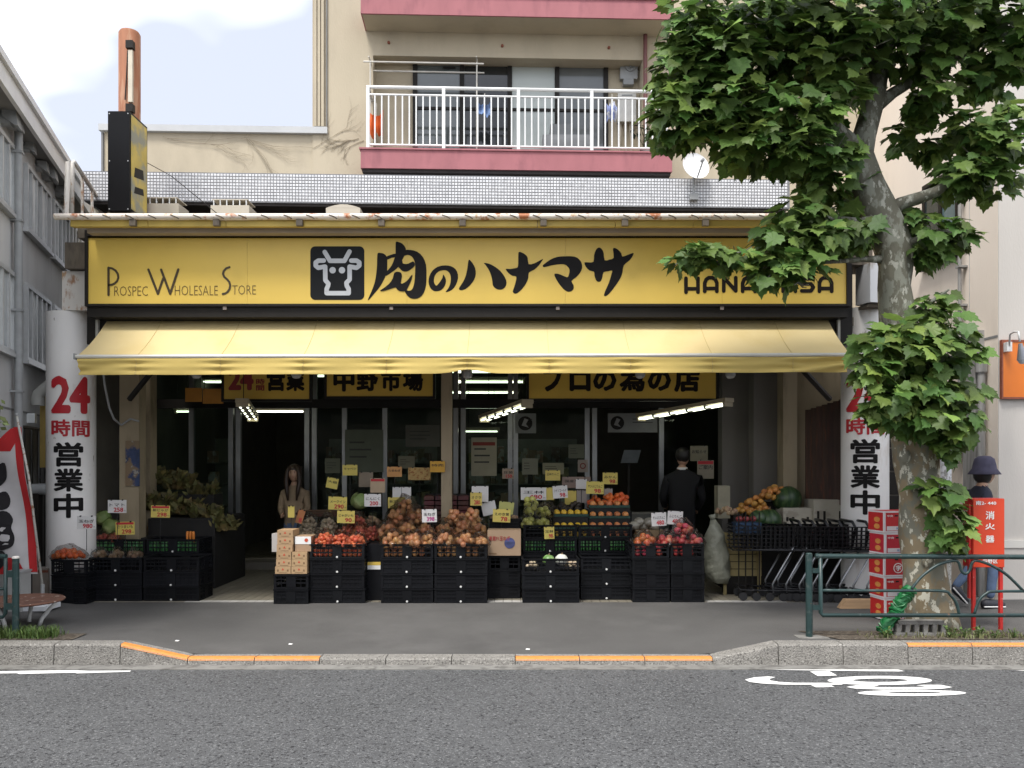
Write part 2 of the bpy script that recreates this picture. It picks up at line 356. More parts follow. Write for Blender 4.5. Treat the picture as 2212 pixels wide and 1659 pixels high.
# ------------------------------------------------------------------ grey building on the left
LF = Frame(-6.395, 11.5, math.atan(0.306))
GREYW = mat('grey_render_wall', (0.50, 0.505, 0.50), 0.85, 0.06, 2.5, bump=0.15, bscale=40, c2=(0.43, 0.43, 0.425), lo=0.52, hi=0.7, scale2=2.0, stretch=(1, 1, 0.3))
ALU = mat('aluminium', (0.42, 0.43, 0.43), 0.4, 0.08, 10, metal=0.0)
PANE = mat('dull_window_pane', (0.40, 0.43, 0.44), 0.08, 0.15, 1.5, spec=1.0)
PALEPANE = mat('pale_blind_pane', (0.82, 0.85, 0.85), 0.12, 0.06, 3, spec=1.0)
GREYP = mat('grey_pipe', (0.28, 0.29, 0.29), 0.55, 0.1, 8)
ROOFW = mat('pale_metal_fascia', (0.66, 0.67, 0.67), 0.5, 0.06, 4)
SOFF = mat('grey_soffit', (0.20, 0.20, 0.195), 0.9, 0.1, 4)
lb = thing('grey_building', 'grey rendered building with long windows on the left edge', 'building', (LF.o.x, LF.o.y, 0), rotz=LF.a)
y_near, y_far = -5.0, 14.0
zt = LF.hit(95, 345, x=0).z
MB().box(-6, 0, y_near, y_far, 0.0, zt).build('wall', GREYW, lb, local=True)
ev = LF.hit(95, 113+1.607*95, x=0.24)
rf = MB().box(-6.2, 0.19, y_near-0.3, y_far, ev.z-0.24, ev.z-0.02).build('roof', SOFF, lb, local=True)
MB().box(0.192, 0.24, y_near-0.3, y_far, ev.z-0.27, ev.z).build('fascia', ROOFW, rf, local=True)
MB().box(0.242, 0.28, y_near-0.3, y_far, ev.z-0.06, ev.z+0.02).build('gutter', ROOFW, rf, local=True)
a, b = LF.hit(50.6, 352, x=0), LF.hit(103.2, 418, x=0); c = LF.hit(49, 491, x=0)
w2a, w2b = a.y, b.y; wz1 = (a.z+b.z)/2; wz0 = c.z; ww = w2b-w2a
a2, c2 = LF.hit(50, 610, x=0), LF.hit(47.6, 776, x=0)
nxt = LF.hit(109.5, 445, x=0).y
for row, (z0, z1) in enumerate(((wz0, wz1), (c2.z, a2.z))):
    for k in (-3, -2, -1, 0, 1, 2, 3):
        y0 = w2a+k*(nxt-w2a)
        if k < 0: y0 = w2a+k*(nxt-w2a)-0.35
        fr = MB()
        fr.box(0.002, 0.05, y0, y0+0.05, z0, z1); fr.box(0.002, 0.05, y0+ww-0.05, y0+ww, z0, z1); fr.box(0.002, 0.05, y0+0.05, y0+ww-0.05, z1-0.05, z1); fr.box(0.002, 0.07, y0-0.04, y0+ww+0.04, z0-0.045, z0-0.002); fr.box(0.002, 0.05, y0+0.05, y0+ww-0.05, z0, z0+0.04)
        nb = 5
        for q in range(1, nb): fr.box(0.002, 0.045, y0+ww*q/nb-0.02, y0+ww*q/nb+0.02, z0+0.04, z1-0.05)
        fo = fr.build('window', ALU, lb, local=True)
        for q in range(nb):
            MB().box(0.004, 0.012+0.008*(q % 2), y0+ww*q/nb+0.022, y0+ww*(q+1)/nb-0.022, z0+0.042, z1-0.052).build('pane', PALEPANE if (q+k) % 2 else PANE, fo, local=True)
for px, r in ((40, 0.045),):
    h = LF.hit(px, 420, x=0.08)
    dp = MB().tube([(0.08, h.y, 0.1), (0.08, h.y, zt-0.02)], r, 10).build('drainpipe', GREYP, lb, smooth='angle', local=True)
    for z in (2.6, 3.55, 4.6, 5.4): MB().box(0.0, 0.13, h.y-0.05, h.y+0.05, z, z+0.025).build('pipe_clip', GREYP, dp, local=True)
def zz(x, y): return ((x/2.764)/1.8228, (400+y/2.764)/1.8228)
for x, y, s in ((395,715,0.8),(460,790,1),(495,830,0.8),(605,990,0.9),(632,1030,0.8),(668,1090,0.7),(265,510,0.7),(20,200,1),(78,245,0.9)):
    h = LF.hit(*zz(x, y), x=0); q = 0.09*s
    mb = MB().tube([(0, h.y, h.z), (0.10*s, h.y, h.z)], q*0.8, 10); mb.slab([(0.02, h.y-q, h.z+q*0.2), (0.02, h.y-q, h.z+q), (0.16*s, h.y-q, h.z+q), (0.18*s, h.y-q, h.z-q*0.8), (0.15*s, h.y-q, h.z-q*0.8)], (0, 2*q, 0))
    mb.build('vent_hood', GREYP, lb, local=True)
for py in (905, 918):
    h = LF.hit(60 if py == 905 else 94, py, x=0); MB().box(0, 0.09, h.y-0.05, h.y+0.05, h.z-0.05, h.z+0.07).build('wall_lamp', PALEPANE, lb, local=True)
j = LF.hit(60, 892, x=0).z; MB().box(0.001, 0.006, y_near, y_far, j-0.012, j+0.012).build('wall_joint', SOFF, lb, local=True)
# dark panel fence in the gap
BRN = mat('brown_fence', (0.05, 0.042, 0.03), 0.7, 0.25, 5, c2=(0.09, 0.08, 0.06), lo=0.5, hi=0.6, scale2=6, stretch=(1, 1, 0.2))
fn = thing('panel_fence', 'dark brown ribbed panel fence in the gap beside the white pillar', 'fence', (-5.9, 10.5, FLZ))
p0, p1 = at(40, 925, 9.98), at(112, 936, 11.25)
for k in range(9):
    t0, t1 = k/9, (k+0.94)/9; q0, q1 = p0.lerp(p1, t0), p0.lerp(p1, t1)
    nn = Vector((p1.y-p0.y, -(p1.x-p0.x), 0)).normalized()*0.03*(1 if k % 2 else 0.2)
    MB().slab([(q0.x+nn.x, q0.y+nn.y, FLZ), (q1.x+nn.x, q1.y+nn.y, FLZ), (q1.x+nn.x, q1.y+nn.y, p0.z), (q0.x+nn.x, q0.y+nn.y, p0.z)], (-0.02, 0.01, 0)).build('fence_panel', BRN, fn)
MB().tube([p0+Vector((0.02, -0.02, 0.02)), p1+Vector((0.02, -0.02, 0.02+p0.z-p1.z))], 0.022, 6).build('top_rail', BRN, fn)
# ------------------------------------------------------------------ unseen row of houses across the street, added to block low sky light
for bx0, bx1, bh, c_, lbl in ((-34, -13, 5.6, (0.36, 0.34, 0.31), 'unseen plain grey building added across the street to block sky light, farthest left'), (-12.6, 4.0, 6.8, (0.40, 0.36, 0.30), 'unseen plain beige building added across the street to block sky light, facing the shop'), (4.4, 30, 5.2, (0.30, 0.29, 0.28), 'unseen plain dark grey building added across the street to block sky light, to the right')):
    ob_ = thing('added_facing_building', lbl, 'building', ((bx0+bx1)/2, -14.0, 0), 'added light-blocking buildings across the street'); MB().box(bx0, bx1, -22, -14, -0.02, bh).build('wall', mat('facing_wall_%d' % int(bx0), c_, 0.85, 0.08, 1.5), ob_)
    MB().box(bx0-0.2, bx1+0.2, -22.2, -13.8, bh+0.002, bh+0.25).build('roof', SOFF if 'SOFF' in globals() else CONC2, ob_)
    k_ = int((bx1-bx0)/2.2)
    for i_ in range(k_):
        for z_ in (0.9, 3.7, 6.3):
            if z_+1.5 < bh: MB().box(bx0+0.5+i_*2.2, bx0+2.0+i_*2.2, -13.998, -13.95, z_, z_+1.4).build('window', DKWIN, ob_)
# ------------------------------------------------------------------ beige building on the right
RF = Frame(at(2155, 0, 9.9).x, 9.9, math.atan(0.0478))
BEIGE = mat('beige_wall', (0.74, 0.655, 0.56), 0.85, 0.05, 1.0, bump=0.12, bscale=60, c2=(0.66, 0.58, 0.49), lo=0.55, hi=0.75, scale2=2.0, stretch=(1, 1, 0.25))
BEIGE2 = mat('pale_front_wall', (0.52, 0.49, 0.45), 0.85, 0.06, 1.2, bump=0.12, bscale=60, c2=(0.45, 0.425, 0.39), lo=0.55, hi=0.75, scale2=1.5, stretch=(1, 1, 0.3))
DKFRAME = mat('dark_bronze_frame', (0.017, 0.015, 0.013), 0.5, 0.1, 8, spec=0.2)
DKGLASS = mat('dark_window_glass', (0.025, 0.035, 0.035), 0.06, 0.2, 2, spec=0.6)
TEALGL = mat('blue_grey_pane', (0.10, 0.15, 0.16), 0.1, 0.15, 2, spec=0.6)
rb = thing('beige_building', 'beige rendered building behind the plane tree on the right', 'building', (RF.o.x, RF.o.y, 0), rotz=RF.a)
MB().box(0, 6, 0.003, 9, 0.1, 12).build('wall', BEIGE, rb, local=True)
MB().box(0.004, 6, -0.012, 0.0, 0.1, 12).build('front_cladding', BEIGE2, rb, local=True)
zj = RF.hit(2104, 738, x=0).z
MB().box(-0.004, 0.003, 0.0, 9, zj-0.018, zj+0.012).build('wall_joint', SOFF, rb, local=True)
MB().box(-0.003, 0.003, 0.55, 0.565, zj, 12).build('wall_joint', BEIGE2, rb, local=True)
h = RF.hit(2160, 1172, y=0); MB().box(0.01, 6, -0.05, -0.013, h.z-0.06, h.z+0.03).build('plinth_ledge', mat('white_ledge', (0.62, 0.6, 0.55), 0.7, 0.05), rb, local=True)
MB().box(0.01, 6, -0.035, -0.013, 0.13, h.z-0.062).build('plinth', BEIGE2, rb, local=True)
def rwin(px0, px1, pyt, pyb, glass):
    a, b = RF.hit(px0, pyb, x=0), RF.hit(px1, pyb, x=0); zt = RF.hit((px0+px1)/2, pyt, x=0).z; zb = RF.hit((px0+px1)/2, pyb, x=0).z
    y1, y0 = a.y, b.y
    m = MB(); m.box(-0.05, 0.01, y0, y0+0.05, zb, zt); m.box(-0.05, 0.01, y1-0.05, y1, zb, zt); m.box(-0.05, 0.01, y0+0.05, y1-0.05, zt-0.05, zt); m.box(-0.05, 0.01, y0+0.05, y1-0.05, zb, zb+0.06)
    m.box(-0.045, 0.01, (y0+y1)/2-0.03, (y0+y1)/2+0.03, zb+0.06, zt-0.05); m.box(-0.10, 0.01, y0-0.04, y1+0.04, zb-0.06, zb-0.002)
    fo = m.build('window', DKFRAME, rb, local=True)
    MB().box(-0.02, 0.012, y0+0.052, (y0+y1)/2-0.032, zb+0.062, zt-0.052).build('pane', glass, fo, local=True)
    MB().box(-0.03, 0.012, (y0+y1)/2+0.032, y1-0.052, zb+0.062, zt-0.052).build('pane', DKGLASS, fo, local=True)
rwin(1999, 2076, 380, 560, TEALGL); rwin(2002, 2084, 835, 950, DKGLASS)
DUCT = mat('weathered_duct', (0.27, 0.265, 0.25), 0.7, 0.1, 6, c2=(0.18, 0.175, 0.165), lo=0.5, hi=0.65, scale2=8, stretch=(2, 2, 0.15))
def rpipe(px, pyt, pyb, r, xo, m, nm='pipe'):
    t, b = RF.hit(px, pyt, x=xo), RF.hit(px, pyb, x=xo); z0 = max(b.z, 0.15)
    return MB().tube([(xo, t.y, z0), (xo, t.y, t.z)], r, 10).build(nm, m, rb, smooth='angle', local=True)
p = rpipe(2073, 380, 990, 0.022, -0.07, DUCT)
for py in (420, 577, 660, 760, 835, 960):
    q = RF.hit(2073, py, x=-0.07); MB().box(-0.11, 0.0, q.y-0.06, q.y+0.03, q.z-0.012, q.z+0.012).build('pipe_clip', DUCT, p, local=True)
q0, q1 = RF.hit(2080, 760, x=-0.13), RF.hit(2104, 760, x=-0.13); zt = RF.hit(2092, 716, x=-0.13).z
MB().box(-0.13, -0.0, q1.y, q0.y, 0.15, zt).build('cable_duct', DUCT, rb, local=True)
p2 = rpipe(2120, 768, 1290, 0.045, -0.07, DUCT); q = RF.hit(2120, 768, x=-0.07)
MB().lathe([(0.05, -0.22), (0.065, -0.2), (0.07, 0.0), (0.03, 0.02)], (-0.07, q.y, q.z), 12).build('pipe_cap', DUCT, p2, local=True)
# gas pipes and dark shutter at the alley mouth
al = thing('alley_door', 'dark slatted door deep in the alley behind the plane tree', 'door', (at(1945, 0, 10.6).x, 10.6, FLZ))
x0, x1 = at(1916, 0, 10.6).x, at(1975, 0, 10.6).x
MB().box(x0, x1, 10.62, 10.68, FLZ, 3.0).build('door_frame', DKFRAME, al)
for k in range(7): MB().box(x0+0.02, x1-0.02, 10.585, 10.615, FLZ+0.05+k*0.30, FLZ+0.33+k*0.30).build('door_slat', DKFRAME, al)
# orange sign with lamp
OSIGN = mat('orange_sign_face', (0.66, 0.165, 0.010), 0.4, 0.05, 4)
RUSTF = mat('red_brown_frame', (0.22, 0.06, 0.03), 0.6, 0.2, 20)
a, b = RF.hit(2164, 732, y=-0.06), RF.hit(2300, 862, y=-0.06)
og = thing('orange_wall_sign', 'plain orange wall sign on the pale building at the right edge', 'sign', at(2200, 862, 9.8))
ang = RF.a
def rl(x, y, z): v = Matrix.Rotation(ang, 3, 'Z') @ Vector((x, y, 0)); return Vector((RF.o.x+v.x, RF.o.y+v.y, z))
zt = RF.hit(2190, 734, y=-0.06).z; zb = RF.hit(2190, 862, y=-0.06).z
def rbox(mb, x0, x1, y0, y1, z0, z1):
    pts = [rl(x0, y0, z0), rl(x1, y0, z0), rl(x1, y1, z0), rl(x0, y1, z0)]; return mb.slab(pts, (0, 0, z1-z0))
rbox(MB(), a.x+0.02, b.x, -0.055, -0.03, zb+0.025, zt-0.025).build('sign_face', OSIGN, og)
fm = MB(); rbox(fm, a.x, b.x, -0.062, -0.02, zb, zb+0.024); rbox(fm, a.x, b.x, -0.062, -0.02, zt-0.024, zt); rbox(fm, a.x, a.x+0.018, -0.062, -0.02, zb+0.024, zt-0.024); fm.build('sign_frame', RUSTF, og)
lam = thing('sign_lamp', 'white gooseneck spot lamp over the orange sign', 'lamp', at(2180, 745, 9.75))
wp = mat('white_metal', (0.7, 0.7, 0.68), 0.4, 0.05)
P0, P1, P2 = at(2180, 748, 9.78), at(2182, 722, 9.72), at(2200, 717, 9.35)
MB().tube([P0, P1, P1.lerp(P2, 0.5)+Vector((0, 0, 0.015)), P2, at(2203, 738, 9.33)], 0.011, 8).build('arm', wp, lam, smooth=True)
MB().box(P0.x-0.03, P0.x+0.03, P0.y-0.01, P0.y+0.075, P0.z-0.06, P0.z+0.05).build('bracket', wp, lam)
c = at(2204, 742, 9.33); MB().tube([c, at(2206, 756, 9.33), at(2208, 778, 9.34)], [0.02, 0.035, 0.055], 12).build('lamp_head', mat('grey_lamp_head', (0.25, 0.26, 0.28), 0.3, 0.1, metal=0.5), lam, smooth='angle')
MB().sphere(at(2208, 778, 9.34), 0.045, 10, 6).build('bulb', mat('bulb_glass', (0.6, 0.62, 0.65), 0.1, 0.05), lam, smooth=True)
# ------------------------------------------------------------------ apartment building behind the shop
AF = Frame(0, 12.9, R(2.06))
CREAM = mat('cream_render', (0.46, 0.40, 0.295), 0.9, 0.06, 1.5, bump=0.12, bscale=50, c2=(0.38, 0.33, 0.245), lo=0.5, hi=0.75, scale2=1.6, stretch=(1, 1, 0.4))
PINK = mat('pink_painted_concrete', (0.36, 0.135, 0.15), 0.8, 0.08, 3, c2=(0.27, 0.10, 0.115), lo=0.52, hi=0.72, scale2=3, stretch=(1.5, 1.5, 0.5))
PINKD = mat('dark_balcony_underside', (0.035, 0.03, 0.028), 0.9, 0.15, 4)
RAILW = mat('white_railing_paint', (0.72, 0.73, 0.72), 0.35, 0.04, 10)
TILEW = mat('white_mosaic_tile', (0.66, 0.67, 0.69), 0.3, 0.04, 30, islvar=0.10)
GROUT = mat('grey_grout', (0.20, 0.205, 0.215), 0.9, 0.15, 20)
DARKREC = mat('recess_shade_paint', (0.035, 0.03, 0.027), 0.9, 0.2, 6)  # near-black colour paints in the recess shade below the mosaic band
METCAP = mat('metal_coping', (0.46, 0.47, 0.47), 0.45, 0.05, 5)
ap = thing('apartment_building', 'cream apartment block with pink balconies above the shop', 'building', (0, 12.9, 0), rotz=AF.a)
def ax(px, py, y): return AF.hit(px, py, y=y)
YB, YW, YR = -0.5, 0.0, 0.32      # balcony face, wall, window recess (local depth)
xl = ax(675, 100, YW).x; xr = xl+11.5; xo0, xo1 = ax(806, 120, YW).x, ax(1388, 130, YW).x
zh = ax(1000, 123, YW).z; zs = ax(1000, 327, YB).z; zs2 = ax(1000, 62, YW).z
wl = MB(); wl.box(xl, xo0, YW, 5, 4.0, 13); wl.box(xo1, xr, YW, 5, 4.0, 13); wl.box(xo0, xo1, YW, 5, zh, 13); wl.box(xo0, xo1, YR, 5, 4.0, zh); wl.build('wall', CREAM, ap, local=True)
# left wing
xw = ax(224, 300, YW).x; zw = ax(460, 287, YW).z
MB().box(xw, xl-0.001, YW+0.02, 4, 4.0, zw).build('low_wing_wall', CREAM, ap, local=True)
cp = MB().box(xw-0.06, ax(708, 290, YW).x, YW-0.05, 4.05, zw+0.001, zw+0.10).build('coping', METCAP, ap, local=True)
for k in range(3):
    x = xl+0.03+k*0.055; MB().box(x, x+0.04, YW-0.045, YW-0.001, zw+0.11, 13).build('corner_rib', CREAM, ap, local=True)
MB().tube([(xl+0.22, YW-0.02, zw+0.12), (xl+0.22, YW-0.02, 12)], 0.012, 6).build('cable', SOFF, ap, local=True)
MB().box(xw-0.03, xw-0.005, YW-0.02, YW+0.04, 4.4, zw-0.02).build('downpipe', SOFF, ap, local=True)
# balconies
def balcony(ztop, h, x0, x1, dark):
    b = MB().box(x0, x1, YB, YB+0.09, ztop-h, ztop).build('balcony', PINK, ap, local=True)
    MB().box(x0+0.001, x0+0.09, YB+0.09, YW-0.001, ztop-h, ztop-0.001).build('balcony_cheek', PINK, b, local=True)
    MB().box(x1-0.09, x1-0.001, YB+0.09, YW-0.001, ztop-h, ztop-0.001).build('balcony_cheek', PINK, b, local=True)
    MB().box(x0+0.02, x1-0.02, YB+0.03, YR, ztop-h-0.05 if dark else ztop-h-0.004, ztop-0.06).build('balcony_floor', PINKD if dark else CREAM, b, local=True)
    MB().box(x0-0.02, x1+0.02, YB-0.02, YB+0.10, ztop+0.001, ztop+0.025).build('balcony_coping', PINK, b, local=True)
    return b
bx0, bx1 = ax(779, 330, YB).x, ax(1452, 330, YB).x
hb = ax(1000, 326, YB).z-ax(1000, 366, YB).z
zt1 = ax(1115, 327, YB).z
bal = balcony(zt1, hb, bx0, bx1, True)
zt2 = zt1+2.78
b2 = ax(1000, 33, YB).z
bal2 = balcony(b2+hb, hb, bx0, bx1, False)
# railing
rz = lambda py: ax(1115, py, YB).z
zr1, zr2, zr3 = rz(190), rz(206), rz(314)
rl_ = MB().tube([(bx0+0.08, YB+0.05, zr1), (bx1-0.05, YB+0.05, zr1)], 0.026, 8).build('railing', RAILW, ap, smooth='angle', local=True)
for z, r in ((zr2, 0.016), (zr3, 0.016)): MB().tube([(bx0+0.1, YB+0.05, z), (bx1-0.08, YB+0.05, z)], r, 8).build('rail', RAILW, rl_, smooth='angle', local=True)
posts = [ax(px, 260, YB).x for px in (794, 958, 1120, 1279, 1440)]
for i, x in enumerate(posts):
    MB().box(x-0.024, x+0.024, YB+0.026, YB+0.074, zt1+0.027, zr1-0.01).build('railing_post', RAILW, rl_, local=True)
    if i < 4:
        for k in range(1, 11):
            xx = x+(posts[i+1]-x)*k/11
            MB().box(xx-0.010, xx+0.010, YB+0.04, YB+0.06, zr3, zr2).build('baluster', RAILW, rl_, local=True)
for y in (YB+0.3, YB+0.5): pass
MB().tube([(posts[0], YB+0.06, zr1), (posts[0], YW, zr1)], 0.024, 8).build('return_rail', RAILW, rl_, local=True)
# window wall in the recess
def awin(px0, px1, pyt, pyb, y, panes):
    a, b = ax(px0, pyb, y), ax(px1, pyb, y); z1, z0 = ax((px0+px1)/2, pyt, y).z, zt1-0.02
    m = MB(); m.box(a.x, b.x, y-0.06, y-0.002, z1-0.07, z1); m.box(a.x, b.x, y-0.06, y-0.002, z0, z0+0.06)
    xs = [ax(p, 200, y).x for p in panes]
    for x in xs: m.box(x-0.035, x+0.035, y-0.06, y-0.002, z0+0.06, z1-0.07)
    zm = ax(1000, 237, y).z
    m.box(xs[0]+0.035, xs[-1]-0.035, y-0.05, y-0.003, zm-0.02, zm+0.02)
    fo = m.build('window', DKFRAME, ap, local=True)
    mats = [mat('balcony_pane_dark', (0.10, 0.115, 0.115), 0.06, 0.15, 2, spec=0.9), mat('balcony_pane_black', (0.025, 0.027, 0.027), 0.06, 0.15, 2, spec=0.7), mat('balcony_pane_frosted', (0.42, 0.46, 0.44), 0.3, 0.05, 2), mat('balcony_pane_grey', (0.13, 0.14, 0.14), 0.1, 0.1, 2, spec=0.8)]
    for i in range(len(xs)-1):
        MB().box(xs[i]+0.037, xs[i+1]-0.037, y-0.030, y-0.004, zm+0.022, z1-0.072).build('pane', mats[i], fo, local=True)
        MB().box(xs[i]+0.037, xs[i+1]-0.037, y-0.028, y-0.004, z0+0.062, zm-0.022).build('pane', mats[i], fo, local=True)
    MB().box(xs[1]-0.30, xs[1]-0.1, y-0.085, y-0.062, zm+0.62, zm+0.64).build('handle', DKFRAME, fo, local=True)
    return fo
awin(893, 1312, 128, 325, YR, (897, 998, 1101, 1203, 1308))
for px, py in ((840, 93), (1085, 100), (1315, 104)):
    h = ax(px, py, YW); MB().tube([(h.x, YW, h.z), (h.x, YW-0.03, h.z)], 0.022, 8).build('rusty_anchor', RUSTF, ap, local=True)
h0, h1 = ax(1394, 70, YW-0.06), ax(1394, 330, YW-0.06)
MB().tube([(h0.x, YW-0.06, zt1), (h0.x, YW-0.06, b2-0.01)], 0.032, 10).build('drainpipe', mat('maroon_pipe', (0.14, 0.05, 0.048), 0.5, 0.1), ap, smooth='angle', local=True)
# mosaic band under the balcony
yT = -0.88
t0, t1 = ax(180, 372, yT), ax(1706, 388, yT); zt_ = (ax(600, 375.5, yT).z+ax(1400, 386.5, yT).z)/2; pit = 0.0445; rows = 9
mz0 = zt_-rows*pit
band = MB().box(t0.x, t1.x, yT, YW-0.02, mz0-0.01, zt_+0.01).build('mosaic_band', GROUT, ap, local=True)
tm = MB(); nc = int((t1.x-t0.x)/pit)
for i in range(nc):
    for j in range(rows):
        x = t0.x+0.004+i*pit; z = mz0+0.004+j*pit; d = 0.006; e = 0.005
        tm.add([(x, yT-0.001, z), (x+pit-0.01, yT-0.001, z), (x+pit-0.01, yT-0.001, z+pit-0.01), (x, yT-0.001, z+pit-0.01), (x+e, yT-d, z+e), (x+pit-0.01-e, yT-d, z+e), (x+pit-0.01-e, yT-d, z+pit-0.01-e), (x+e, yT-d, z+pit-0.01-e)],
               [(4,5,6,7), (0,1,5,4), (1,2,6,5), (2,3,7,6), (3,0,4,7)])
tag(tm.build('mosaic_tiles', TILEW, band, local=True), kind='stuff')
MB().box(t0.x+0.1, t1.x-0.1, YW-0.30, YW-0.02, 4.2, mz0-0.012).build('shade_painted_wall', DARKREC, ap, local=True)
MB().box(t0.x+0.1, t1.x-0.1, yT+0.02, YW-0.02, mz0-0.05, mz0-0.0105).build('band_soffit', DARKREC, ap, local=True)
# things on the balcony and walls
def aw(px, py, y):
    v = ax(px, py, y); w = Matrix.Rotation(AF.a, 3, 'Z') @ Vector((v.x, v.y, 0)); return Vector((w.x, w.y+12.9, v.z))
a, b = aw(1340, 178, YR-0.10), aw(1377, 128, YR-0.10)
mt = thing('vent_unit', 'grey vent box high on the balcony wall by the maroon pipe', 'vent', (a.x, a.y, a.z))
GREYB = mat('grey_enamel', (0.30, 0.31, 0.31), 0.45, 0.08)
MB().box(a.x, b.x, a.y, a.y+0.11, a.z+0.06, b.z).build('housing', GREYB, mt); MB().box(a.x+0.05, b.x-0.06, a.y-0.003, a.y+0.10, a.z-0.03, a.z+0.058).build('outlet', GREYP, mt)
MB().lathe([(0.075, 0), (0.075, -0.02), (0.05, -0.022), (0.05, -0.01), (0.02, -0.01), (0.02, -0.03)], ((a.x+b.x)/2+0.02, a.y-0.002, (a.z+b.z)/2+0.06), 14, 'y').build('grille', GREYP, mt)
a, b = aw(1335, 262, YR-0.12), aw(1374, 201, YR-0.12)
ht = thing('water_heater', 'white wall-hung water heater behind the balcony railing', 'water heater', (a.x, a.y, a.z))
MB().box(a.x, b.x, a.y, a.y+0.13, a.z, b.z).build('casing', mat('heater_white', (0.58, 0.57, 0.53), 0.4, 0.05), ht)
MB().box(a.x+0.06, b.x-0.06, a.y-0.006, a.y-0.001, b.z-0.05, b.z-0.03).build('exhaust_slot', GREYP, ht)
for dx in (0.05, 0.12, 0.2): MB().tube([(a.x+dx, a.y+0.06, a.z), (a.x+dx, a.y+0.06, a.z-0.12), (a.x+dx+0.04*(1 if dx > 0.1 else -1), a.y+0.06, zt1-0.03)], 0.012, 6).build('pipe', mat('pale_hose', (0.45, 0.4, 0.32), 0.6), ht)
pA, pB = aw(785, 133, YB+0.28), aw(1045, 138, YB+0.28)
pw = mat('pale_pole', (0.55, 0.53, 0.48), 0.4)
lp = thing('laundry_pole', 'pale laundry poles under the upper balcony', 'laundry pole', pA)
MB().tube([pA, pB], 0.013, 8).build('pole', pw, lp); q = Vector((0, 0.25, -0.02)); MB().tube([pA+q, pB+q], 0.013, 8).build('pole', pw, lp)
for px in (800, 1030):
    u = aw(px, 128, YB+0.40); v = aw(px, 325, YB+0.40); MB().tube([Vector((u.x, u.y, zt1-0.05)), u], 0.012, 6).build('stand', pw, lp)
    MB().tube([u+Vector((0, -0.15, -0.03)), u+Vector((0, 0.16, -0.03))], 0.01, 6).build('stand_arm', pw, lp)
def cloth(name, label, cat, px0, px1, py0, py1, yl, m, seed, jag=0.2):
    rnd = random.Random(seed); a, b = aw(px0, py1, yl), aw(px1, py0, yl); o = thing(name, label, cat, (a.x, a.y, a.z))
    top = [rnd.uniform(0, jag) for _ in range(7)]; bot = [rnd.uniform(0, jag) for _ in range(7)]
    def fn(u, v):
        i = min(5, int(u*6)); t = u*6-i; tt = top[i]*(1-t)+top[i+1]*t; bb = bot[i]*(1-t)+bot[i+1]*t
        vv = bb+(1-tt-bb)*v
        return (a.x+(b.x-a.x)*u, a.y+0.03*math.sin(u*14+seed)+0.02*math.sin(v*5+seed), a.z+(b.z-a.z)*vv)
    m1 = MB().grid(16, 10, fn); n = len(m1.v); m1.v += [(x, y+0.012, z) for x, y, z in m1.v]; m1.f += [tuple(i+n for i in f[::-1]) for f in m1.f]
    m1.build('fabric', m, o, smooth=True); MB().tube([((a.x+b.x)/2, a.y, a.z+(b.z-a.z)*0.8), ((a.x+b.x)/2, a.y, b.z+0.10)], 0.006, 5).build('hanger', pw, o)
    return o
cloth('orange_jacket', 'orange jacket hung at the left end of the balcony', 'jacket', 799, 828, 238, 305, YB+0.22, mat('orange_cloth', (0.62, 0.11, 0.015), 0.8, 0.2, 10), 3, 0.3)
cloth('blue_laundry', 'pale blue laundry on the balcony before the dark door', 'laundry', 1033, 1061, 217, 256, YB+0.26, mat('blue_cloth', (0.16, 0.25, 0.45), 0.8, 0.2, 10), 5, 0.3)
cloth('blue_laundry', 'blue and white laundry beside the water heater', 'laundry', 1311, 1333, 218, 265, YB+0.3, mat('blue_cloth2', (0.22, 0.27, 0.5), 0.8, 0.2, 10, c2=(0.6, 0.62, 0.66), lo=0.5, hi=0.55, scale2=9), 8, 0.3)
a = aw(1172, 322, YB+0.45); b = aw(1276, 292, YB+0.45)
gb = thing('balcony_boxes', 'grey cases stacked on the balcony floor by the right window', 'cases', (a.x, a.y, zt1-0.05))
gm = mat('grey_case', (0.10, 0.11, 0.12), 0.5, 0.15)
MB().box(a.x, b.x, a.y, a.y+0.3, zt1-0.05, b.z).build('lower_case', mat('grey_case2', (0.18, 0.19, 0.2), 0.5, 0.15), gb); MB().box(a.x+0.12, a.x+0.46, a.y+0.02, a.y+0.26, b.z+0.001, b.z+0.17).build('upper_case', gm, gb)
# potted plant on the balcony
pl0 = aw(1400, 322, YB+0.3)
pp = thing('balcony_plant', 'dark leafy pot plant at the right end of the balcony', 'plant', (pl0.x, pl0.y, zt1-0.05))
MB().lathe([(0.09, 0), (0.12, 0.2), (0.13, 0.2), (0.13, 0.22), (0.1, 0.22)], (pl0.x, pl0.y, zt1-0.05), 12).build('pot', mat('grey_pot', (0.3, 0.3, 0.28), 0.7), pp)
rr = random.Random(4); lm = MB(); sm = MB()
for k in range(9):
    e = Vector((pl0.x+rr.uniform(-0.22, 0.18), pl0.y+rr.uniform(-0.12, 0.15), zt1+rr.uniform(0.3, 0.75))); sm.tube([(pl0.x, pl0.y, zt1+0.1), e], 0.006, 5)
    for q in range(3):
        c = e+Vector((rr.uniform(-0.08, 0.08), rr.uniform(-0.08, 0.08), rr.uniform(-0.05, 0.06))); d = Vector((rr.uniform(-1, 1), rr.uniform(-1, 1), rr.uniform(-0.6, 0.4))).normalized()*0.07; s_ = d.cross(Vector((0, 0, 1))).normalized()*0.035
        lm.add([c-d, c+s_, c+d, c-s_], [(0,1,2,3)])
sm.build('stems', mat('stem_green', (0.06, 0.07, 0.03), 0.8), pp); lm.build('leaves', mat('dark_leaf', (0.03, 0.05, 0.03), 0.6, 0.2), pp)
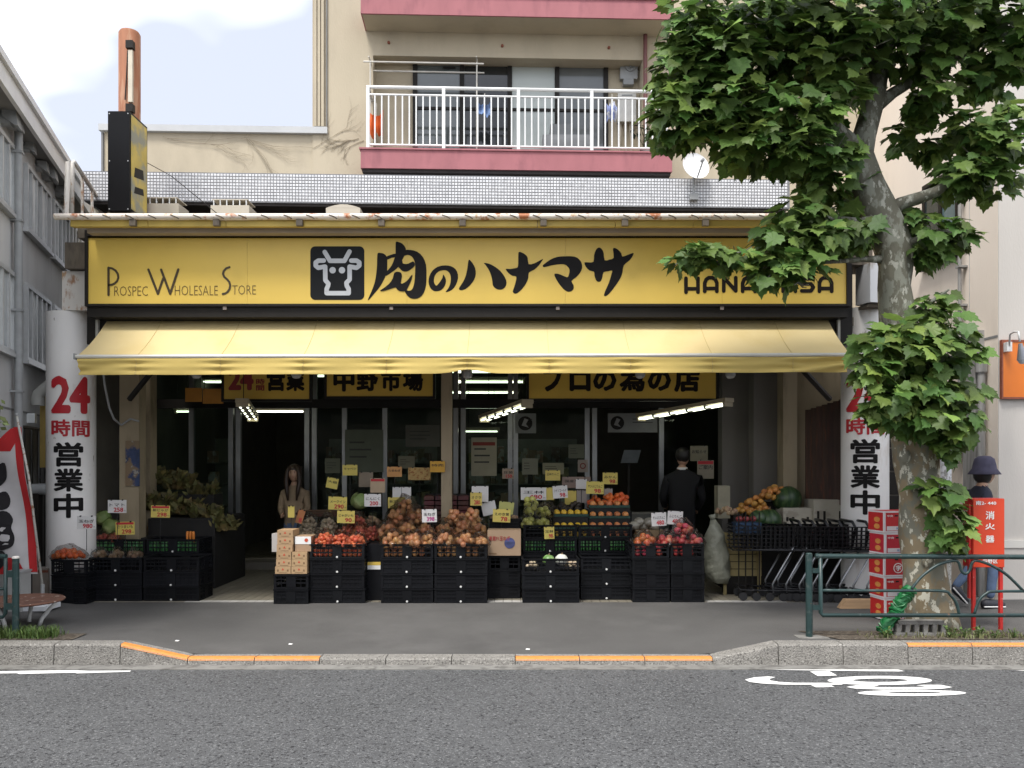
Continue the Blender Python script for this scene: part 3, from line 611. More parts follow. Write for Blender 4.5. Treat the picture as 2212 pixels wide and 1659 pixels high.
# satellite dish
c = aw(1501, 361, -1.0)
dsh = thing('satellite_dish', 'white satellite dish on the mosaic parapet beside the tree', 'satellite dish', (c.x, c.y, mz0+0.1))
DW = mat('dish_white', (0.75, 0.76, 0.77), 0.4, 0.03)
rot = Matrix.Translation(c) @ Matrix.Rotation(R(14), 4, 'Z') @ Matrix.Rotation(R(76), 4, 'X')
d_ = MB(); d_.lathe([(0.0, 0.0), (0.08, 0.004), (0.14, 0.016), (0.19, 0.032), (0.205, 0.04), (0.205, 0.034), (0.19, 0.024), (0.14, 0.006), (0.0, -0.012)], (0, 0, 0), 28)
d_.v = [tuple(rot @ Vector(v)) for v in d_.v]; d_.build('dish', DW, dsh, smooth='angle')
tip = rot @ Vector((0, -0.05, 0.26)); low = rot @ Vector((0, -0.19, 0.03))
MB().tube([low, tip], 0.010, 6).build('feed_arm', GREYP, dsh); MB().tube([tip, tip+(c-tip)*0.2], 0.022, 8).build('receiver', GREYP, dsh)
bk = c+Vector((0, 0.06, -0.02)); MB().tube([bk, Vector((c.x, c.y+0.06, mz0+0.12))], 0.02, 8).build('mast', GREYP, dsh)
MB().box(c.x-0.06, c.x+0.06, c.y+0.03, c.y+0.16, mz0+0.08, mz0+0.17).build('clamp', GREYP, dsh)
# dried creeper on the low wing and wall
VN = mat('dry_creeper', (0.24, 0.20, 0.14), 0.9, 0.2, 20)
def creeper(label, px, py, ang, n, seed, ln):
    rnd = random.Random(seed); o = thing('dry_creeper', label, 'creeper', aw(px, py, YW-0.01)); m = MB()
    def grow(p, a, l, r, d):
        pts = [p]; 
        for _ in range(5):
            a += rnd.uniform(-0.25, 0.25); p = (p[0]+math.cos(a)*l/5, p[1]+math.sin(a)*l/5); pts.append(p)
            if d < 3 and rnd.random() < 0.55: grow(p, a+rnd.uniform(-0.7, 0.7), l*0.55, r*0.7, d+1)
        m.tube([aw(x, y, YW-0.008) for x, y in pts], [r*(1-0.12*i) for i in range(len(pts))], 4)
    for k in range(n): grow((px+rnd.uniform(-12, 12), py+rnd.uniform(-4, 4)), ang+rnd.uniform(-0.3, 0.3), ln, 0.0042, 0)
    m.build('twigs', VN, o)
creeper('bare creeper twigs on the low cream wall beside the rusty pole', 350, 296, 0.45, 2, 2, 130)
creeper('bare creeper twigs on the low cream wall nearer the balcony', 530, 298, 0.40, 3, 5, 150)
creeper('bare creeper twigs spreading left from the balcony corner', 776, 300, 2.9, 3, 9, 55)
# ------------------------------------------------------------------ the shop: shell, pillars, ceiling, glazing
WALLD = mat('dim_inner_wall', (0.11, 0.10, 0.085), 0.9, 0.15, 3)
POSTB = mat('beige_post', (0.30, 0.245, 0.16), 0.75, 0.12, 4, c2=(0.2, 0.16, 0.1), lo=0.52, hi=0.68, scale2=5, stretch=(1, 1, 0.3))
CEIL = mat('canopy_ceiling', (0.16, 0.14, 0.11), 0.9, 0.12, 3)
COLW = mat('white_pillar_paint', (0.78, 0.765, 0.74), 0.55, 0.05, 3, c2=(0.52, 0.46, 0.38), lo=0.58, hi=0.76, scale2=4, stretch=(1, 1, 0.35), c3=(0.30, 0.26, 0.21), lo3=0.68, hi3=0.73, scale3=14)
RUSTW = mat('rusty_white_paint', (0.64, 0.61, 0.56), 0.6, 0.08, 6, c2=(0.36, 0.19, 0.10), lo=0.56, hi=0.66, scale2=7, stretch=(1, 1, 0.5), c3=(0.42, 0.26, 0.14), lo3=0.58, hi3=0.66, scale3=16)
GUTR = mat('rusty_gutter', (0.70, 0.64, 0.56), 0.55, 0.08, 6, c2=(0.36, 0.12, 0.04), lo=0.55, hi=0.62, scale2=5, c3=(0.5, 0.33, 0.2), lo3=0.57, hi3=0.65, scale3=18)
YELS = mat('yellow_soffit', (0.52, 0.38, 0.09), 0.6, 0.12, 4)
BRWN = mat('grimy_concrete', (0.12, 0.10, 0.075), 0.9, 0.25, 4, c2=(0.06, 0.05, 0.04), lo=0.5, hi=0.65, scale2=4, stretch=(1, 1, 0.4))
sh = thing('supermarket', 'open-fronted supermarket with white pillars and a flat canopy roof', 'shop', (0, SHOPY, 0))
XL, XR = at(137, 0, 9.6).x, at(1800, 0, 9.6).x
# roof deck and eaves
ZG = at(0, 468, 9.42).z
MB().box(XL+0.1, at(1850, 0, 9.7).x, 9.72, 12.0, ZG-0.16, ZG-0.04).build('roof_deck', BRWN, sh)
gut = MB().tube([(XL, 9.42, ZG), (at(1835, 0, 9.42).x, 9.42, ZG)], 0.036, 10).build('eaves_gutter', GUTR, sh, smooth='angle')
x1 = at(1835, 0, 9.45).x
n = 10; pw_ = (x1-XL-0.16)/n
for k in range(n):
    xa = XL+0.16+k*pw_
    MB().slab([(xa, 9.45, ZG-0.03), (xa+pw_-0.008, 9.45, ZG-0.03), (xa+pw_-0.008, 9.545, ZG-0.022), (xa, 9.545, ZG-0.022)], (0, 0, -0.072)).build('soffit_panel', YELS, sh)
for px in (290, 470, 648.6, 825, 999.5, 1173.7, 1349, 1522.6, 1700):
    x = at(px, 0, 9.45).x; b = MB().box(x-0.035, x+0.035, 9.40, 9.449, ZG-0.105, ZG-0.036).build('gutter_bracket', BRWN, sh)
for k in range(36):
    x = XL+0.3+k*0.255; MB().tube([(x, 9.385, ZG+0.012), (x+0.06, 9.38, ZG-0.012), (x+0.09, 9.40, ZG-0.03)], 0.006, 5).build('gutter_clip', BRWN, gut)
MB().box(at(192, 0, 9.6).x, at(1838, 0, 9.6).x, 9.56, 9.69, at(0, 503, 9.56).z, ZG-0.035).build('fascia_beam', mat('taupe_beam', (0.30, 0.25, 0.19), 0.7, 0.08, 3), sh)
MB().box(at(140, 0, 9.9).x, at(192, 0, 9.9).x-0.005, 9.90, 10.4, at(0, 580, 9.9).z, ZG-0.162).build('eaves_block', BRWN, sh)
MB().box(at(1838, 0, 9.9).x+0.01, at(1885, 0, 9.9).x, 9.90, 10.4, at(0, 572, 9.9).z, ZG-0.162).build('eaves_block', BRWN, sh)
# lintel behind sign and awning
MB().box(at(192, 0, 10).x, at(1838, 0, 10).x, 9.955, 10.06, at(0, 745, 10).z, at(0, 500, 10).z).build('lintel', DKFRAME, sh)
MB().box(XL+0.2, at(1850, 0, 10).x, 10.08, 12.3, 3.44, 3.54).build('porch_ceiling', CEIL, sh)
# pillars
PILL = {}
for nm, pc, top, lbl in (('L', 154, 670, 'left'), ('R', 1868, 661, 'right')):
    c = at(pc, 0, 10.27); r = 0.277; zt = at(0, top, 9.99).z
    mb = MB().lathe([(r, 0), (r, zt-FLZ)], (c.x, 10.27, FLZ), 40)
    pil = mb.build('pillar', COLW, sh, smooth='angle'); PILL[nm] = (c.x, 10.27, r, pil)
    s = -1 if nm == 'L' else 1
    if nm == 'L':
        MB().box(at(134, 0, 10).x, at(190, 0, 10).x-0.005, 10.0, 10.4, zt+0.002, at(0, 581, 9.9).z-0.002).build('pillar_head', RUSTW, sh)
    else:
        wb = thing('junction_box', 'white steel box on top of the right pillar beside the sign', 'box', at(1880, 655, 9.8))
        BOXW = mat('white_box_paint', (0.55, 0.56, 0.58), 0.45, 0.05, 3, c2=(0.25, 0.2, 0.15), lo=0.62, hi=0.72, scale2=5, stretch=(1, 1, 0.3))
        a, b = at(1880, 652, 9.75), at(1925, 567, 9.75)
        MB().slab([(at(1848, 0, 10.1).x, 10.1, a.z+0.02), (a.x, 9.75, a.z), (b.x, 9.82, a.z), (b.x, 10.15, a.z)], (0, 0, b.z-a.z)).build('casing', BOXW, wb)
        MB().slab([(at(1858, 0, 10.0).x, 10.05, a.z-0.045), (a.x, 9.82, a.z-0.045), (b.x-0.02, 9.86, a.z-0.045), (b.x-0.02, 10.1, a.z-0.045)], (0, 0, 0.04)).build('base_flange', BRWN, wb)
def pillar_text(nm, s, px0, px1, py0, py1, m, bold):
    cx, cy, r, pil = PILL[nm]; rr = r+0.003; yf = cy-r
    def fn(u, v, k):
        px = px0+(px1-px0)*u; py = py1+(py0-py1)*v
        # keep the print on the cylinder: walk the ray to the surface
        dx = (px-CX)/F; A = 1+dx*dx; B = -2*(dx*cx+cy); C = cx*cx+cy*cy-rr*rr; D = max(B*B-4*A*C, 0); t = (-B-math.sqrt(D))/(2*A)
        th = math.atan2(dx*t-cx, cy-t); rk = rr+0.0003*k
        return (cx+rk*math.sin(th), cy-rk*math.cos(th), CAMZ+(HY-py)*(yf+0.02)/F)
    letter_mb(s, fn, bold, 14).build('pillar_lettering', m, pil)
for nm, dx, dy in (('L', 0, 0), ('R', 1717, -4)):
    pillar_text(nm, '24', 110+dx, 195+dx, 812+dy, 893+dy, REDP, 0.04)
    pillar_text(nm, '時間', 111+dx, 194+dx, 906+dy, 943+dy, REDP, 0.028)
    ox = 4 if nm == 'R' else 0
    for ch, y0, y1 in (('営', 955, 1008), ('業', 1012, 1062), ('中', 1066, 1119)):
        pillar_text(nm, ch, 116+dx+ox, 180+dx+ox, y0+dy-(3 if nm == 'R' else 0), y1+dy-(3 if nm == 'R' else 0), BLACKP, 0.032)
# grey elbow pipe and yellow board left of the pillar
el = thing('elbow_pipe', 'grey elbow pipe sticking out left of the pillar above the yellow board', 'pipe', at(80, 875, 10.4))
MB().tube([at(112, 828, 10.5), at(96, 840, 10.45), at(84, 852, 10.45), at(82, 862, 10.45), at(82, 876, 10.45)], [0.07, 0.07, 0.073, 0.078, 0.078], 14).build('pipe', mat('pale_grey_pipe', (0.42, 0.42, 0.39), 0.6, 0.08), el, smooth='angle')
yb = thing('yellow_board', 'tall narrow yellow board behind the left pillar', 'board', at(96, 1010, 10.6))
a, b = at(86, 1010, 10.62), at(112, 850, 10.62); MB().box(a.x, b.x+0.1, 10.62, 10.68, a.z, b.z+0.04).build('panel', mat('faded_yellow_board', (0.55, 0.40, 0.12), 0.6, 0.12, 4), yb)
MB().tube([(a.x+0.08, 10.65, FLZ), (a.x+0.08, 10.65, a.z)], 0.018, 8).build('post', GREYP, yb)
# porch floor: tiles
TILE = mat('beige_floor_tile', (0.20, 0.182, 0.14), 0.55, 0.10, 6, objvar=0.10, c2=(0.14, 0.125, 0.1), lo=0.55, hi=0.7, scale2=8)
NOSE = mat('pale_nosing_tile', (0.42, 0.41, 0.38), 0.6, 0.1, 6, objvar=0.10)
fl = struct(MB().box(-5.45, 5.0, SHOPY+0.002, 19, -0.02, FLZ-0.008).build('shop_floor', mat('dark_joint', (0.05, 0.046, 0.04), 0.9, 0.1)))
tw, tl = 0.105, 0.30
tmesh = MB().box(0.003, tw-0.003, 0.003, tl-0.003, -0.006, 0.0).mesh('floor_tile', TILE)
nmesh = MB().box(0.003, tw-0.003, 0.0, 0.135, -0.006, 0.002).mesh('nosing_tile', NOSE)
stf = MB(); cnt = 0
for i in range(-52, 47):
    x = i*tw; vis = (-3.95 < x < -2.75) or (2.3 < x < 3.25)
    if vis or (-0.4 < x < 0.3): link_mesh('nosing_tile', nmesh, fl, (x, SHOPY+0.005, FLZ+0.0))
    else: stf.box(x+0.003, x+tw-0.003, SHOPY+0.005, SHOPY+0.14, FLZ-0.006, FLZ+0.002)
    for j in range(30):
        y = SHOPY+0.15+j*tl
        if vis and j < 9: link_mesh('floor_tile', tmesh, fl, (x, y, FLZ)); cnt += 1
        else: stf.box(x+0.003, x+tw-0.003, y+0.003, y+tl-0.003, FLZ-0.006, FLZ)
tag(stf.build('floor_tiles', TILE, fl), kind='stuff')
# inner walls
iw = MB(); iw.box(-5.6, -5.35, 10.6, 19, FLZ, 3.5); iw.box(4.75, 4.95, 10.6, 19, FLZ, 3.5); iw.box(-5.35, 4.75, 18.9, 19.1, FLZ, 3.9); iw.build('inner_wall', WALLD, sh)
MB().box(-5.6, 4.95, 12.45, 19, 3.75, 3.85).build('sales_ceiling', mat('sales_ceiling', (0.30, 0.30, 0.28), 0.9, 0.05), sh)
for px0, px1, y, py0 in ((258, 300, 10.55, 1062), (300, 325, 11.2, 1090)):
    a, b = at(px0, 0, y), at(px1, 0, y); MB().box(a.x, b.x, y, y+0.2, FLZ, 3.44).build('porch_post', POSTB, sh)
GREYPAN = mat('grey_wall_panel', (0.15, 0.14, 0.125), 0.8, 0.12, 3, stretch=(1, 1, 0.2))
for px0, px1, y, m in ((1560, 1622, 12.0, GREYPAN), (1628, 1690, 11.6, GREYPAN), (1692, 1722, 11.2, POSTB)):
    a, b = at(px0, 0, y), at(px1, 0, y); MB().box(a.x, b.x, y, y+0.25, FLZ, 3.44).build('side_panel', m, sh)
a, b = at(1722, 0, 11.35), at(1850, 0, 11.0); MB().slab([(a.x, 11.35, FLZ), (b.x, 10.95, FLZ), (b.x, 11.05, FLZ), (a.x, 11.45, FLZ)], (0, 0, 3.2)).build('side_panel', POSTB, sh)
# centre post
a, b = at(953, 0, 10.75), at(976, 0, 10.75); MB().box(a.x, b.x, 10.75, 10.87, FLZ, 3.44).build('centre_post', POSTB, sh)
# brown plank board on the right porch wall
pb = thing('plank_board', 'dark red-brown plank board leaning in the right corner of the porch', 'board', at(1780, 1050, 10.75))
PLK = mat('red_brown_plank', (0.045, 0.022, 0.014), 0.75, 0.35, 6, stretch=(4, 4, 0.4), c2=(0.09, 0.03, 0.014), lo=0.54, hi=0.66, scale2=7, objvar=0.2)
for k in range(7):
    t0, t1 = k/7, (k+0.96)/7; a, b = at(1741, 872, 11.0), at(1826, 872, 10.65); q0, q1 = a.lerp(b, t0), a.lerp(b, t1)
    z0, z1 = at(0, 1090, 10.8).z, at(0, 883-22*t0, 10.8).z
    MB().slab([(q0.x, q0.y, z0), (q1.x, q1.y, z0), (q1.x, q1.y, z1), (q0.x, q0.y, z1)], (0, 0.03, 0)).build('plank', PLK, pb)
# glazed front: frames, panes, posters
GZ = 12.35
STEEL = mat('steel_mullion', (0.30, 0.31, 0.31), 0.3, 0.1, 6, metal=0.7)
GL = glassmat('shop_glass', (0.72, 0.80, 0.76), 0.05)
zh_ = at(0, 882, GZ).z; xa, xb = at(326, 0, GZ).x, at(1562, 0, GZ).x
gz = MB().box(xa+0.036, xb-0.036, GZ-0.05, GZ+0.05, zh_+0.002, zh_+0.13).build('glass_front', DKFRAME, sh)
mull = [326, 415, 500, 516, 664, 680, 745, 832, 985, 1001, 1102, 1114, 1268, 1284, 1428, 1562]
for px in mull:
    x = at(px, 0, GZ).x; MB().box(x-0.035, x+0.035, GZ-0.04, GZ+0.04, FLZ, zh_ if px in (516, 664) else 3.44).build('mullion', STEEL, gz)
for i in range(len(mull)-1):
    x0, x1 = at(mull[i], 0, GZ).x+0.037, at(mull[i+1], 0, GZ).x-0.037
    if x1-x0 < 0.06: continue
    MB().box(x0, x1, GZ-0.006, GZ+0.006, zh_+0.132, 3.43).build('transom_pane', GL, gz)
    if mull[i] in (516, 1284): continue
    MB().box(x0, x1, GZ-0.006, GZ+0.006, FLZ+0.06, zh_-0.002).build('pane', GL, gz)
    MB().box(x0, x1, GZ-0.03, GZ+0.03, FLZ, FLZ+0.058).build('sill', STEEL, gz)
st = thing('door_step', 'low pale step inside the open doorway', 'step', (at(590, 0, 13).x, 13, FLZ)); MB().box(at(500, 0, 13).x, at(690, 0, 13).x, 12.95, 13.5, FLZ, FLZ+0.11).build('tread', mat('step_stone', (0.22, 0.2, 0.17), 0.7, 0.1), st)
# posters and notices on the glass
POSTERS = [(1018,945,1073,1028,(0.30,0.28,0.20),'beige notice sheet with a red heading on the glass',1), (745,928,828,1020,(0.11,0.125,0.09),'large grey-green notice sheet on the glass left of centre',0), (876,918,950,965,(0.10,0.10,0.08),'wide dim notice on the glass left of the centre post',0), (1113,893,1158,936,(0.20,0.21,0.20),'square grey notice with a round emblem on the glass',2), (1313,893,1420,934,(0.26,0.27,0.26),'long grey notice with a round emblem over the right doorway',2), (860,985,896,1012,(0.2,0.19,0.13),'small beige paper on the glass above the onions',0), (702,990,735,1022,(0.12,0.13,0.09),'small dim paper on the glass beside the doorway',0), (1128,990,1162,1025,(0.2,0.2,0.15),'pale paper behind the white card marked 480',0), (1172,1000,1218,1025,(0.24,0.23,0.15),'cream paper on the glass above the lemon trays',0), (1248,993,1270,1020,(0.30,0.26,0.22),'small framed paper with a red ring on the mullion',3), (1228,960,1262,990,(0.13,0.14,0.10),'dim green paper high on the glass by the right doorway',0)]
for x0, y0, x1, y1, c, lb_, k in POSTERS:
    y = GZ-0.05; a, b = at(x0, y1, y), at(x1, y0, y); o = thing('glass_notice', lb_, 'notice', a, 'notices on the shop glass'); MB().box(a.x, b.x, y, y+0.004, a.z, b.z).build('sheet', mat('paper_%d%d' % (x0, y0), c, 0.8, 0.08, 6), o)
    w, h_ = b.x-a.x, b.z-a.z
    if k == 1: MB().box(a.x+0.06*w, b.x-0.06*w, y-0.003, y-0.001, b.z-h_*0.21, b.z-h_*0.12).build('heading', mat('dull_red_print', (0.2, 0.03, 0.02), 0.7), o)
    if k == 2:
        q = min(w, h_)*0.36; cxx = a.x+min(w, h_)*0.5; zc = (a.z+b.z)/2
        MB().lathe([(q, 0), (q, -0.002)], (cxx, y-0.001, zc), 20, 'y').build('emblem', DKFRAME, o)
        flat = MB(); flatpoly(flat, [(cxx-q*0.5, zc-q*0.3), (cxx-q*0.1, zc+q*0.7), (cxx+q*0.45, zc+q*0.5), (cxx+q*0.1, zc-q*0.1), (cxx+q*0.5, zc-q*0.6)], y-0.005); flat.build('emblem_mark', mat('grey_print', (0.3, 0.3, 0.29), 0.7), o)
    if k == 3: MB().lathe([(w*0.3, 0), (w*0.3, -0.002), (w*0.2, -0.002), (w*0.2, 0)], ((a.x+b.x)/2, y-0.001, (a.z+b.z)/2), 16, 'y', False).build('ring', mat('dull_red_print', (0.2, 0.03, 0.02), 0.7), o)
    rnd = random.Random(x0); lines = MB()
    if k in (0, 1, 2):
        for q in range(3 if k != 2 else 2):
            zz_ = b.z-h_*(0.32+0.17*q); xx0 = a.x+w*(0.12 if k != 2 else 0.5); lines.box(xx0, min(b.x-0.05*w, xx0+w*rnd.uniform(0.3, 0.42 if k == 2 else 0.7)), y-0.003, y-0.001, zz_, zz_+h_*0.04)
        lines.build('print_line', mat('grey_ink', (0.05, 0.05, 0.045), 0.8), o)
# ------------------------------------------------------------------ main sign
SY = 9.72
YEL = mat('yellow_sign_face', (0.68, 0.48, 0.092), 0.4, 0.035, 0.7, c2=(0.63, 0.44, 0.082), lo=0.45, hi=0.7, scale2=0.9)
sg = thing('main_sign', 'long yellow sign with black calligraphy and a cow-head emblem over the awning', 'sign', at(1010, 660, SY))
l0, r0 = at(191, 511, SY), at(1828, 511, SY); zt, zb = at(0, 511, SY).z, at(0, 656.5, SY).z
seams = [191, 534, 879, 1221, 1560, 1828]
for i in range(len(seams)-1):
    a, b = at(seams[i], 0, SY).x+0.001, at(seams[i+1], 0, SY).x-0.001; MB().box(a, b, SY, SY+0.03, zb, zt).build('sign_panel', YEL, sg)
fm = MB(); fm.box(l0.x-0.035, r0.x+0.055, SY-0.02, SY+0.075, zt+0.001, zt+0.07); fm.box(l0.x-0.035, l0.x-0.001, SY-0.02, SY+0.075, zb-0.03, zt); fm.box(r0.x+0.001, r0.x+0.055, SY-0.02, SY+0.075, zb-0.03, zt); fm.box(l0.x-0.001, r0.x+0.001, SY-0.015, SY+0.075, zb-0.03, zb-0.001)
fm.build('sign_frame', mat('sign_frame_black', (0.014, 0.012, 0.011), 0.5, 0.2, spec=0.2), sg)
MB().box(l0.x-0.02, r0.x+0.03, SY+0.02, SY+0.23, zb-0.15, zb-0.032).build('sign_undertray', DKFRAME, sg)
for px in (485, 845, 1205, 1560): 
    x = at(px, 0, SY).x; MB().box(x-0.02, x+0.02, SY-0.0, SY+0.018, zb-0.065, zb-0.031).build('fixing', mat('fixing_grey', (0.35, 0.3, 0.28), 0.6), sg)
def z1(x, y): p = at((1200+x/3.16)/1.8228, (920+y/3.16)/1.8228, SY); return (p.x, p.z)
def z2(x, y): p = at((1850+x/3.16)/1.8228, (920+y/3.16)/1.8228, SY); return (p.x, p.z)
def z3(x, y): p = at((380+x/3.16)/1.8228, (1000+y/3.16)/1.8228, SY); return (p.x, p.z)
def z4(x, y): p = at((2650+x/3.16)/1.8228, (1050+y/3.16)/1.8228, SY); return (p.x, p.z)
u = 1/3.16/1.8228*SY/F      # one traced unit in metres
LT = SY-0.003
lg = MB(); pts = []
for cx_, cy_, a0 in ((132, 220, 180), (680, 220, 270), (680, 763, 0), (132, 763, 90)):
    for k in range(7): t = R(a0+15*k); pts.append(z1(cx_+62*math.cos(t), cy_+62*math.sin(t)))
flatpoly(lg, pts, LT); em = lg.build('emblem', mat('emblem_black', (0.010, 0.011, 0.012), 0.5, 0.1, spec=0.15), sg)
cw = MB(); Lw = 56*u
ribbon(cw, [z1(*p) for p in ((250,230),(315,340),(495,340),(558,225))], Lw, LT-0.003)
ribbon(cw, [z1(*p) for p in ((238,337),(172,337),(138,360),(138,400),(170,427),(255,412),(258,580),(296,625),(290,655),(274,690),(274,742),(548,742),(548,690),(524,650),(520,612),(560,572),(560,412),(645,427),(680,400),(680,360),(645,337),(580,337))], Lw, LT-0.003)
for ex in (348, 464):
    q = z1(ex, 456); cw.add([(q[0]+40*u*math.cos(2*math.pi*k/24), LT-0.003, q[1]+40*u*math.sin(2*math.pi*k/24)) for k in range(24)], [tuple(range(24))])
cw.build('cow_head', mat('emblem_silver', (0.46, 0.48, 0.50), 0.45, 0.05), em)
def brush(polys, zf):
    for i, p in enumerate(polys):
        yield [zf(*q) for q in smooth_closed(p, 2)]
NIKU = [[(905,250),(940,240),(985,250),(1020,285),(1028,330),(1025,470),(1005,530),(950,640),(880,730),(800,822),(788,815),(830,720),(870,610),(890,500),(900,380)],
 [(1132,110),(1165,104),(1215,125),(1250,170),(1258,205),(1230,260),(1210,320),(1170,410),(1100,470),(1025,520),(1010,525),(1005,480),(1040,450),(1085,390),(1112,320),(1130,250)],
 [(1015,290),(1060,268),(1140,248),(1140,290),(1080,302),(1028,324)],
 [(1240,210),(1310,203),(1400,225),(1470,290),(1510,390),(1515,520),(1510,640),(1480,740),(1430,795),(1370,812),(1310,800),(1265,755),(1240,700),(1290,712),(1330,700),(1355,650),(1370,560),(1375,400),(1360,330),(1330,285),(1280,265),(1220,280)],
 [(1165,408),(1205,370),(1245,378),(1290,374),(1350,345),(1372,395),(1320,445),(1270,472),(1215,465),(1185,435)],
 [(1200,270),(1245,268),(1212,330),(1222,375),(1190,420),(1160,410),(1175,340)],
 [(1115,490),(1160,475),(1200,490),(1210,540),(1195,610),(1215,622),(1270,590),(1310,540),(1340,510),(1330,570),(1300,640),(1270,700),(1250,718),(1190,718),(1150,695),(1130,670),(1050,695),(980,715),(935,712),(980,680),(1050,625),(1095,560)]]
NO = [[(1755,720),(1770,727),(1830,700),(1880,640),(1908,550),(1895,470),(1850,420),(1790,398),(1720,397),(1650,415),(1590,460),(1550,530),(1540,600),(1560,670),(1600,710),(1650,717),(1700,700),(1740,655),(1757,600),(1750,550),(1722,508),(1715,545),(1690,590),(1650,640),(1632,645),(1610,610),(1608,570),(1620,520),(1660,475),(1720,455),(1775,465),(1810,510),(1818,570),(1805,640),(1780,690)]]
HA = [[(2050,325),(2090,370),(2120,430),(2128,500),(2110,570),(2060,640),(2000,690),(1945,705),(1918,690),(1930,660),(1970,600),(2005,520),(2025,420),(2035,345)]]
HA2 = [[(175,365),(240,375),(310,410),(380,465),(435,540),(458,610),(440,665),(400,695),(350,695),(310,675),(285,640),(280,590),(265,520),(235,450),(195,390)]]
NA = [[(605,235),(640,232),(690,260),(720,300),(732,380),(800,370),(860,340),(908,315),(905,330),(860,395),(800,450),(735,485),(728,550),(700,620),(650,690),(590,740),(555,745),(533,720),(550,670),(570,600),(578,535),(530,525),(480,490),(445,440),(500,440),(560,430),(597,415),(602,330)]]
MA = [[(905,400),(930,375),(1000,325),(1080,292),(1170,282),(1300,285),(1360,320),(1392,370),(1397,430),(1370,490),(1320,545),(1265,590),(1290,640),(1290,690),(1255,720),(1210,720),(1160,685),(1100,610),(1050,515),(1075,497),(1130,510),(1210,543),(1232,510),(1240,450),(1215,410),(1170,382),(1080,385),(1000,400),(925,418)]]
SA = [[(1605,172),(1640,190),(1665,240),(1678,332),(1740,322),(1790,300),(1780,190),(1810,180),(1850,205),(1885,245),(1897,285),(1950,270),(2030,240),(2033,265),(1990,330),(1915,395),(1900,480),(1870,560),(1810,650),(1740,740),(1690,778),(1668,765),(1690,700),(1730,610),(1760,510),(1770,460),(1720,470),(1665,480),(1650,540),(1630,590),(1600,600),(1570,580),(1550,520),(1545,475),(1490,460),(1445,415),(1425,360),(1480,358),(1537,350),(1545,270),(1570,200)]]
for polys, zf in ((NIKU, z1), (NO, z1), (HA, z1), (HA2, z2), (NA, z2), (MA, z2), (SA, z2)):
    m = MB()
    for i, p in enumerate(brush(polys, zf)): flatpoly(m, p, LT-0.0006*i)
    m.build('calligraphy', BLACKP, sg)
BRTXT = mat('olive_brown_print', (0.05, 0.032, 0.01), 0.5, 0.1)
m = MB(); ribbon(m, [z3(*p) for p in ((152,172),(152,510))], 30*u, LT); ribbon(m, [z3(*p) for p in ((152,174),(195,180),(240,208),(268,250),(274,292),(258,338),(225,370),(190,383),(152,388))], 27*u, LT)
ribbon(m, [z3(*p) for p in ((648,196),(765,496),(832,306))], 30*u, LT); ribbon(m, [z3(*p) for p in ((806,196),(918,496),(1020,194))], 30*u, LT)
ribbon(m, [z3(*p) for p in ((1655,165),(1615,180),(1584,215),(1576,250),(1592,288),(1625,316),(1654,350),(1665,395),(1655,440),(1630,475),(1600,494),(1572,498))], 27*u, LT)
m.build('sign_lettering', BRTXT, sg)
for s, x0, x1, y0, y1 in (('ROSPEC', 222, 640, 402, 522), ('HOLESALE', 975, 1512, 394, 516), ('TORE', 1690, 1985, 390, 506)):
    a, b = z3(x0, y1), z3(x1, y0); letters('sign_lettering', s, a[0], b[0], a[1], b[1], LT, mat('olive_print', (0.12, 0.075, 0.015), 0.5), sg, -0.012)
HW = 47*u
def hana(mb, strokes, dx=0):
    for st_ in strokes: ribbon(mb, [z4(x+dx, y) for x, y in st_], HW, LT)
Astr = [[(393,308),(393,205),(412,160),(445,138),(490,138),(525,160),(545,205),(545,308)], [(393,272),(545,272)]]
for dx, sty in ((0, [[(160,145),(160,318)], [(310,145),(310,318)], [(160,276),(310,276)]]), (0, Astr), (0, [[(630,302),(630,138),(780,302),(780,138)]]), (472, Astr), (0, [[(1090,302),(1090,138),(1190,235),(1285,138),(1285,302)]]), (976, Astr), (0, [[(1740,150),(1645,150),(1612,180),(1645,215),(1715,215),(1745,255),(1715,302),(1600,302)]]), (1428, Astr)):
    m = MB(); hana(m, sty, dx); m.build('sign_lettering', DARKTXT, sg)
# ------------------------------------------------------------------ awning
AWN = mat('awning_canvas', (0.72, 0.58, 0.29), 0.75, 0.03, 1.5, bump=0.1, bscale=300, trans=0.10, c2=(0.66, 0.51, 0.22), lo=0.48, hi=0.75, scale2=1.6)
AWV = mat('awning_valance', (0.66, 0.50, 0.15), 0.7, 0.04, 2, trans=0.18)
aw_ = thing('awning', 'long yellow canvas awning with scalloped valance across the shop front', 'awning', at(1005, 800, 9.3))
YT, YF_ = 9.97, 9.28
tl0, tr0 = at(232, 692, YT), at(1788, 690, YT); fl0, fr0 = at(168, 768, YF_), at(1838, 764, YF_)
def sag(u, v): return -0.035*math.sin(math.pi*v)-0.006*abs(math.sin(u*math.pi*9.5))*v
def afn(u, v):
    p = tl0.lerp(tr0, u).lerp(fl0.lerp(fr0, u), v); return p+Vector((0, 0, sag(u, v)))
m = MB().grid(114, 8, afn); n = len(m.v); m.v += [(x, y, z-0.004) for x, y, z in m.v]; m.f += [tuple(i+n for i in f[::-1]) for f in m.f]
fab = m.build('canvas', AWN, aw_, smooth=True)
for px in (296, 477, 656, 835, 1009, 1186, 1362, 1538, 1712):
    uu = (px-168)/(1838-168); pts = [afn(uu, k/8)+Vector((0, -0.001, 0.003)) for k in range(9)]; MB().tube(pts, 0.0035, 4).build('seam', mat('seam_thread', (0.56, 0.44, 0.2), 0.8), fab)
sms = [168, 296, 477, 656, 835, 1009, 1186, 1362, 1538, 1712, 1838]
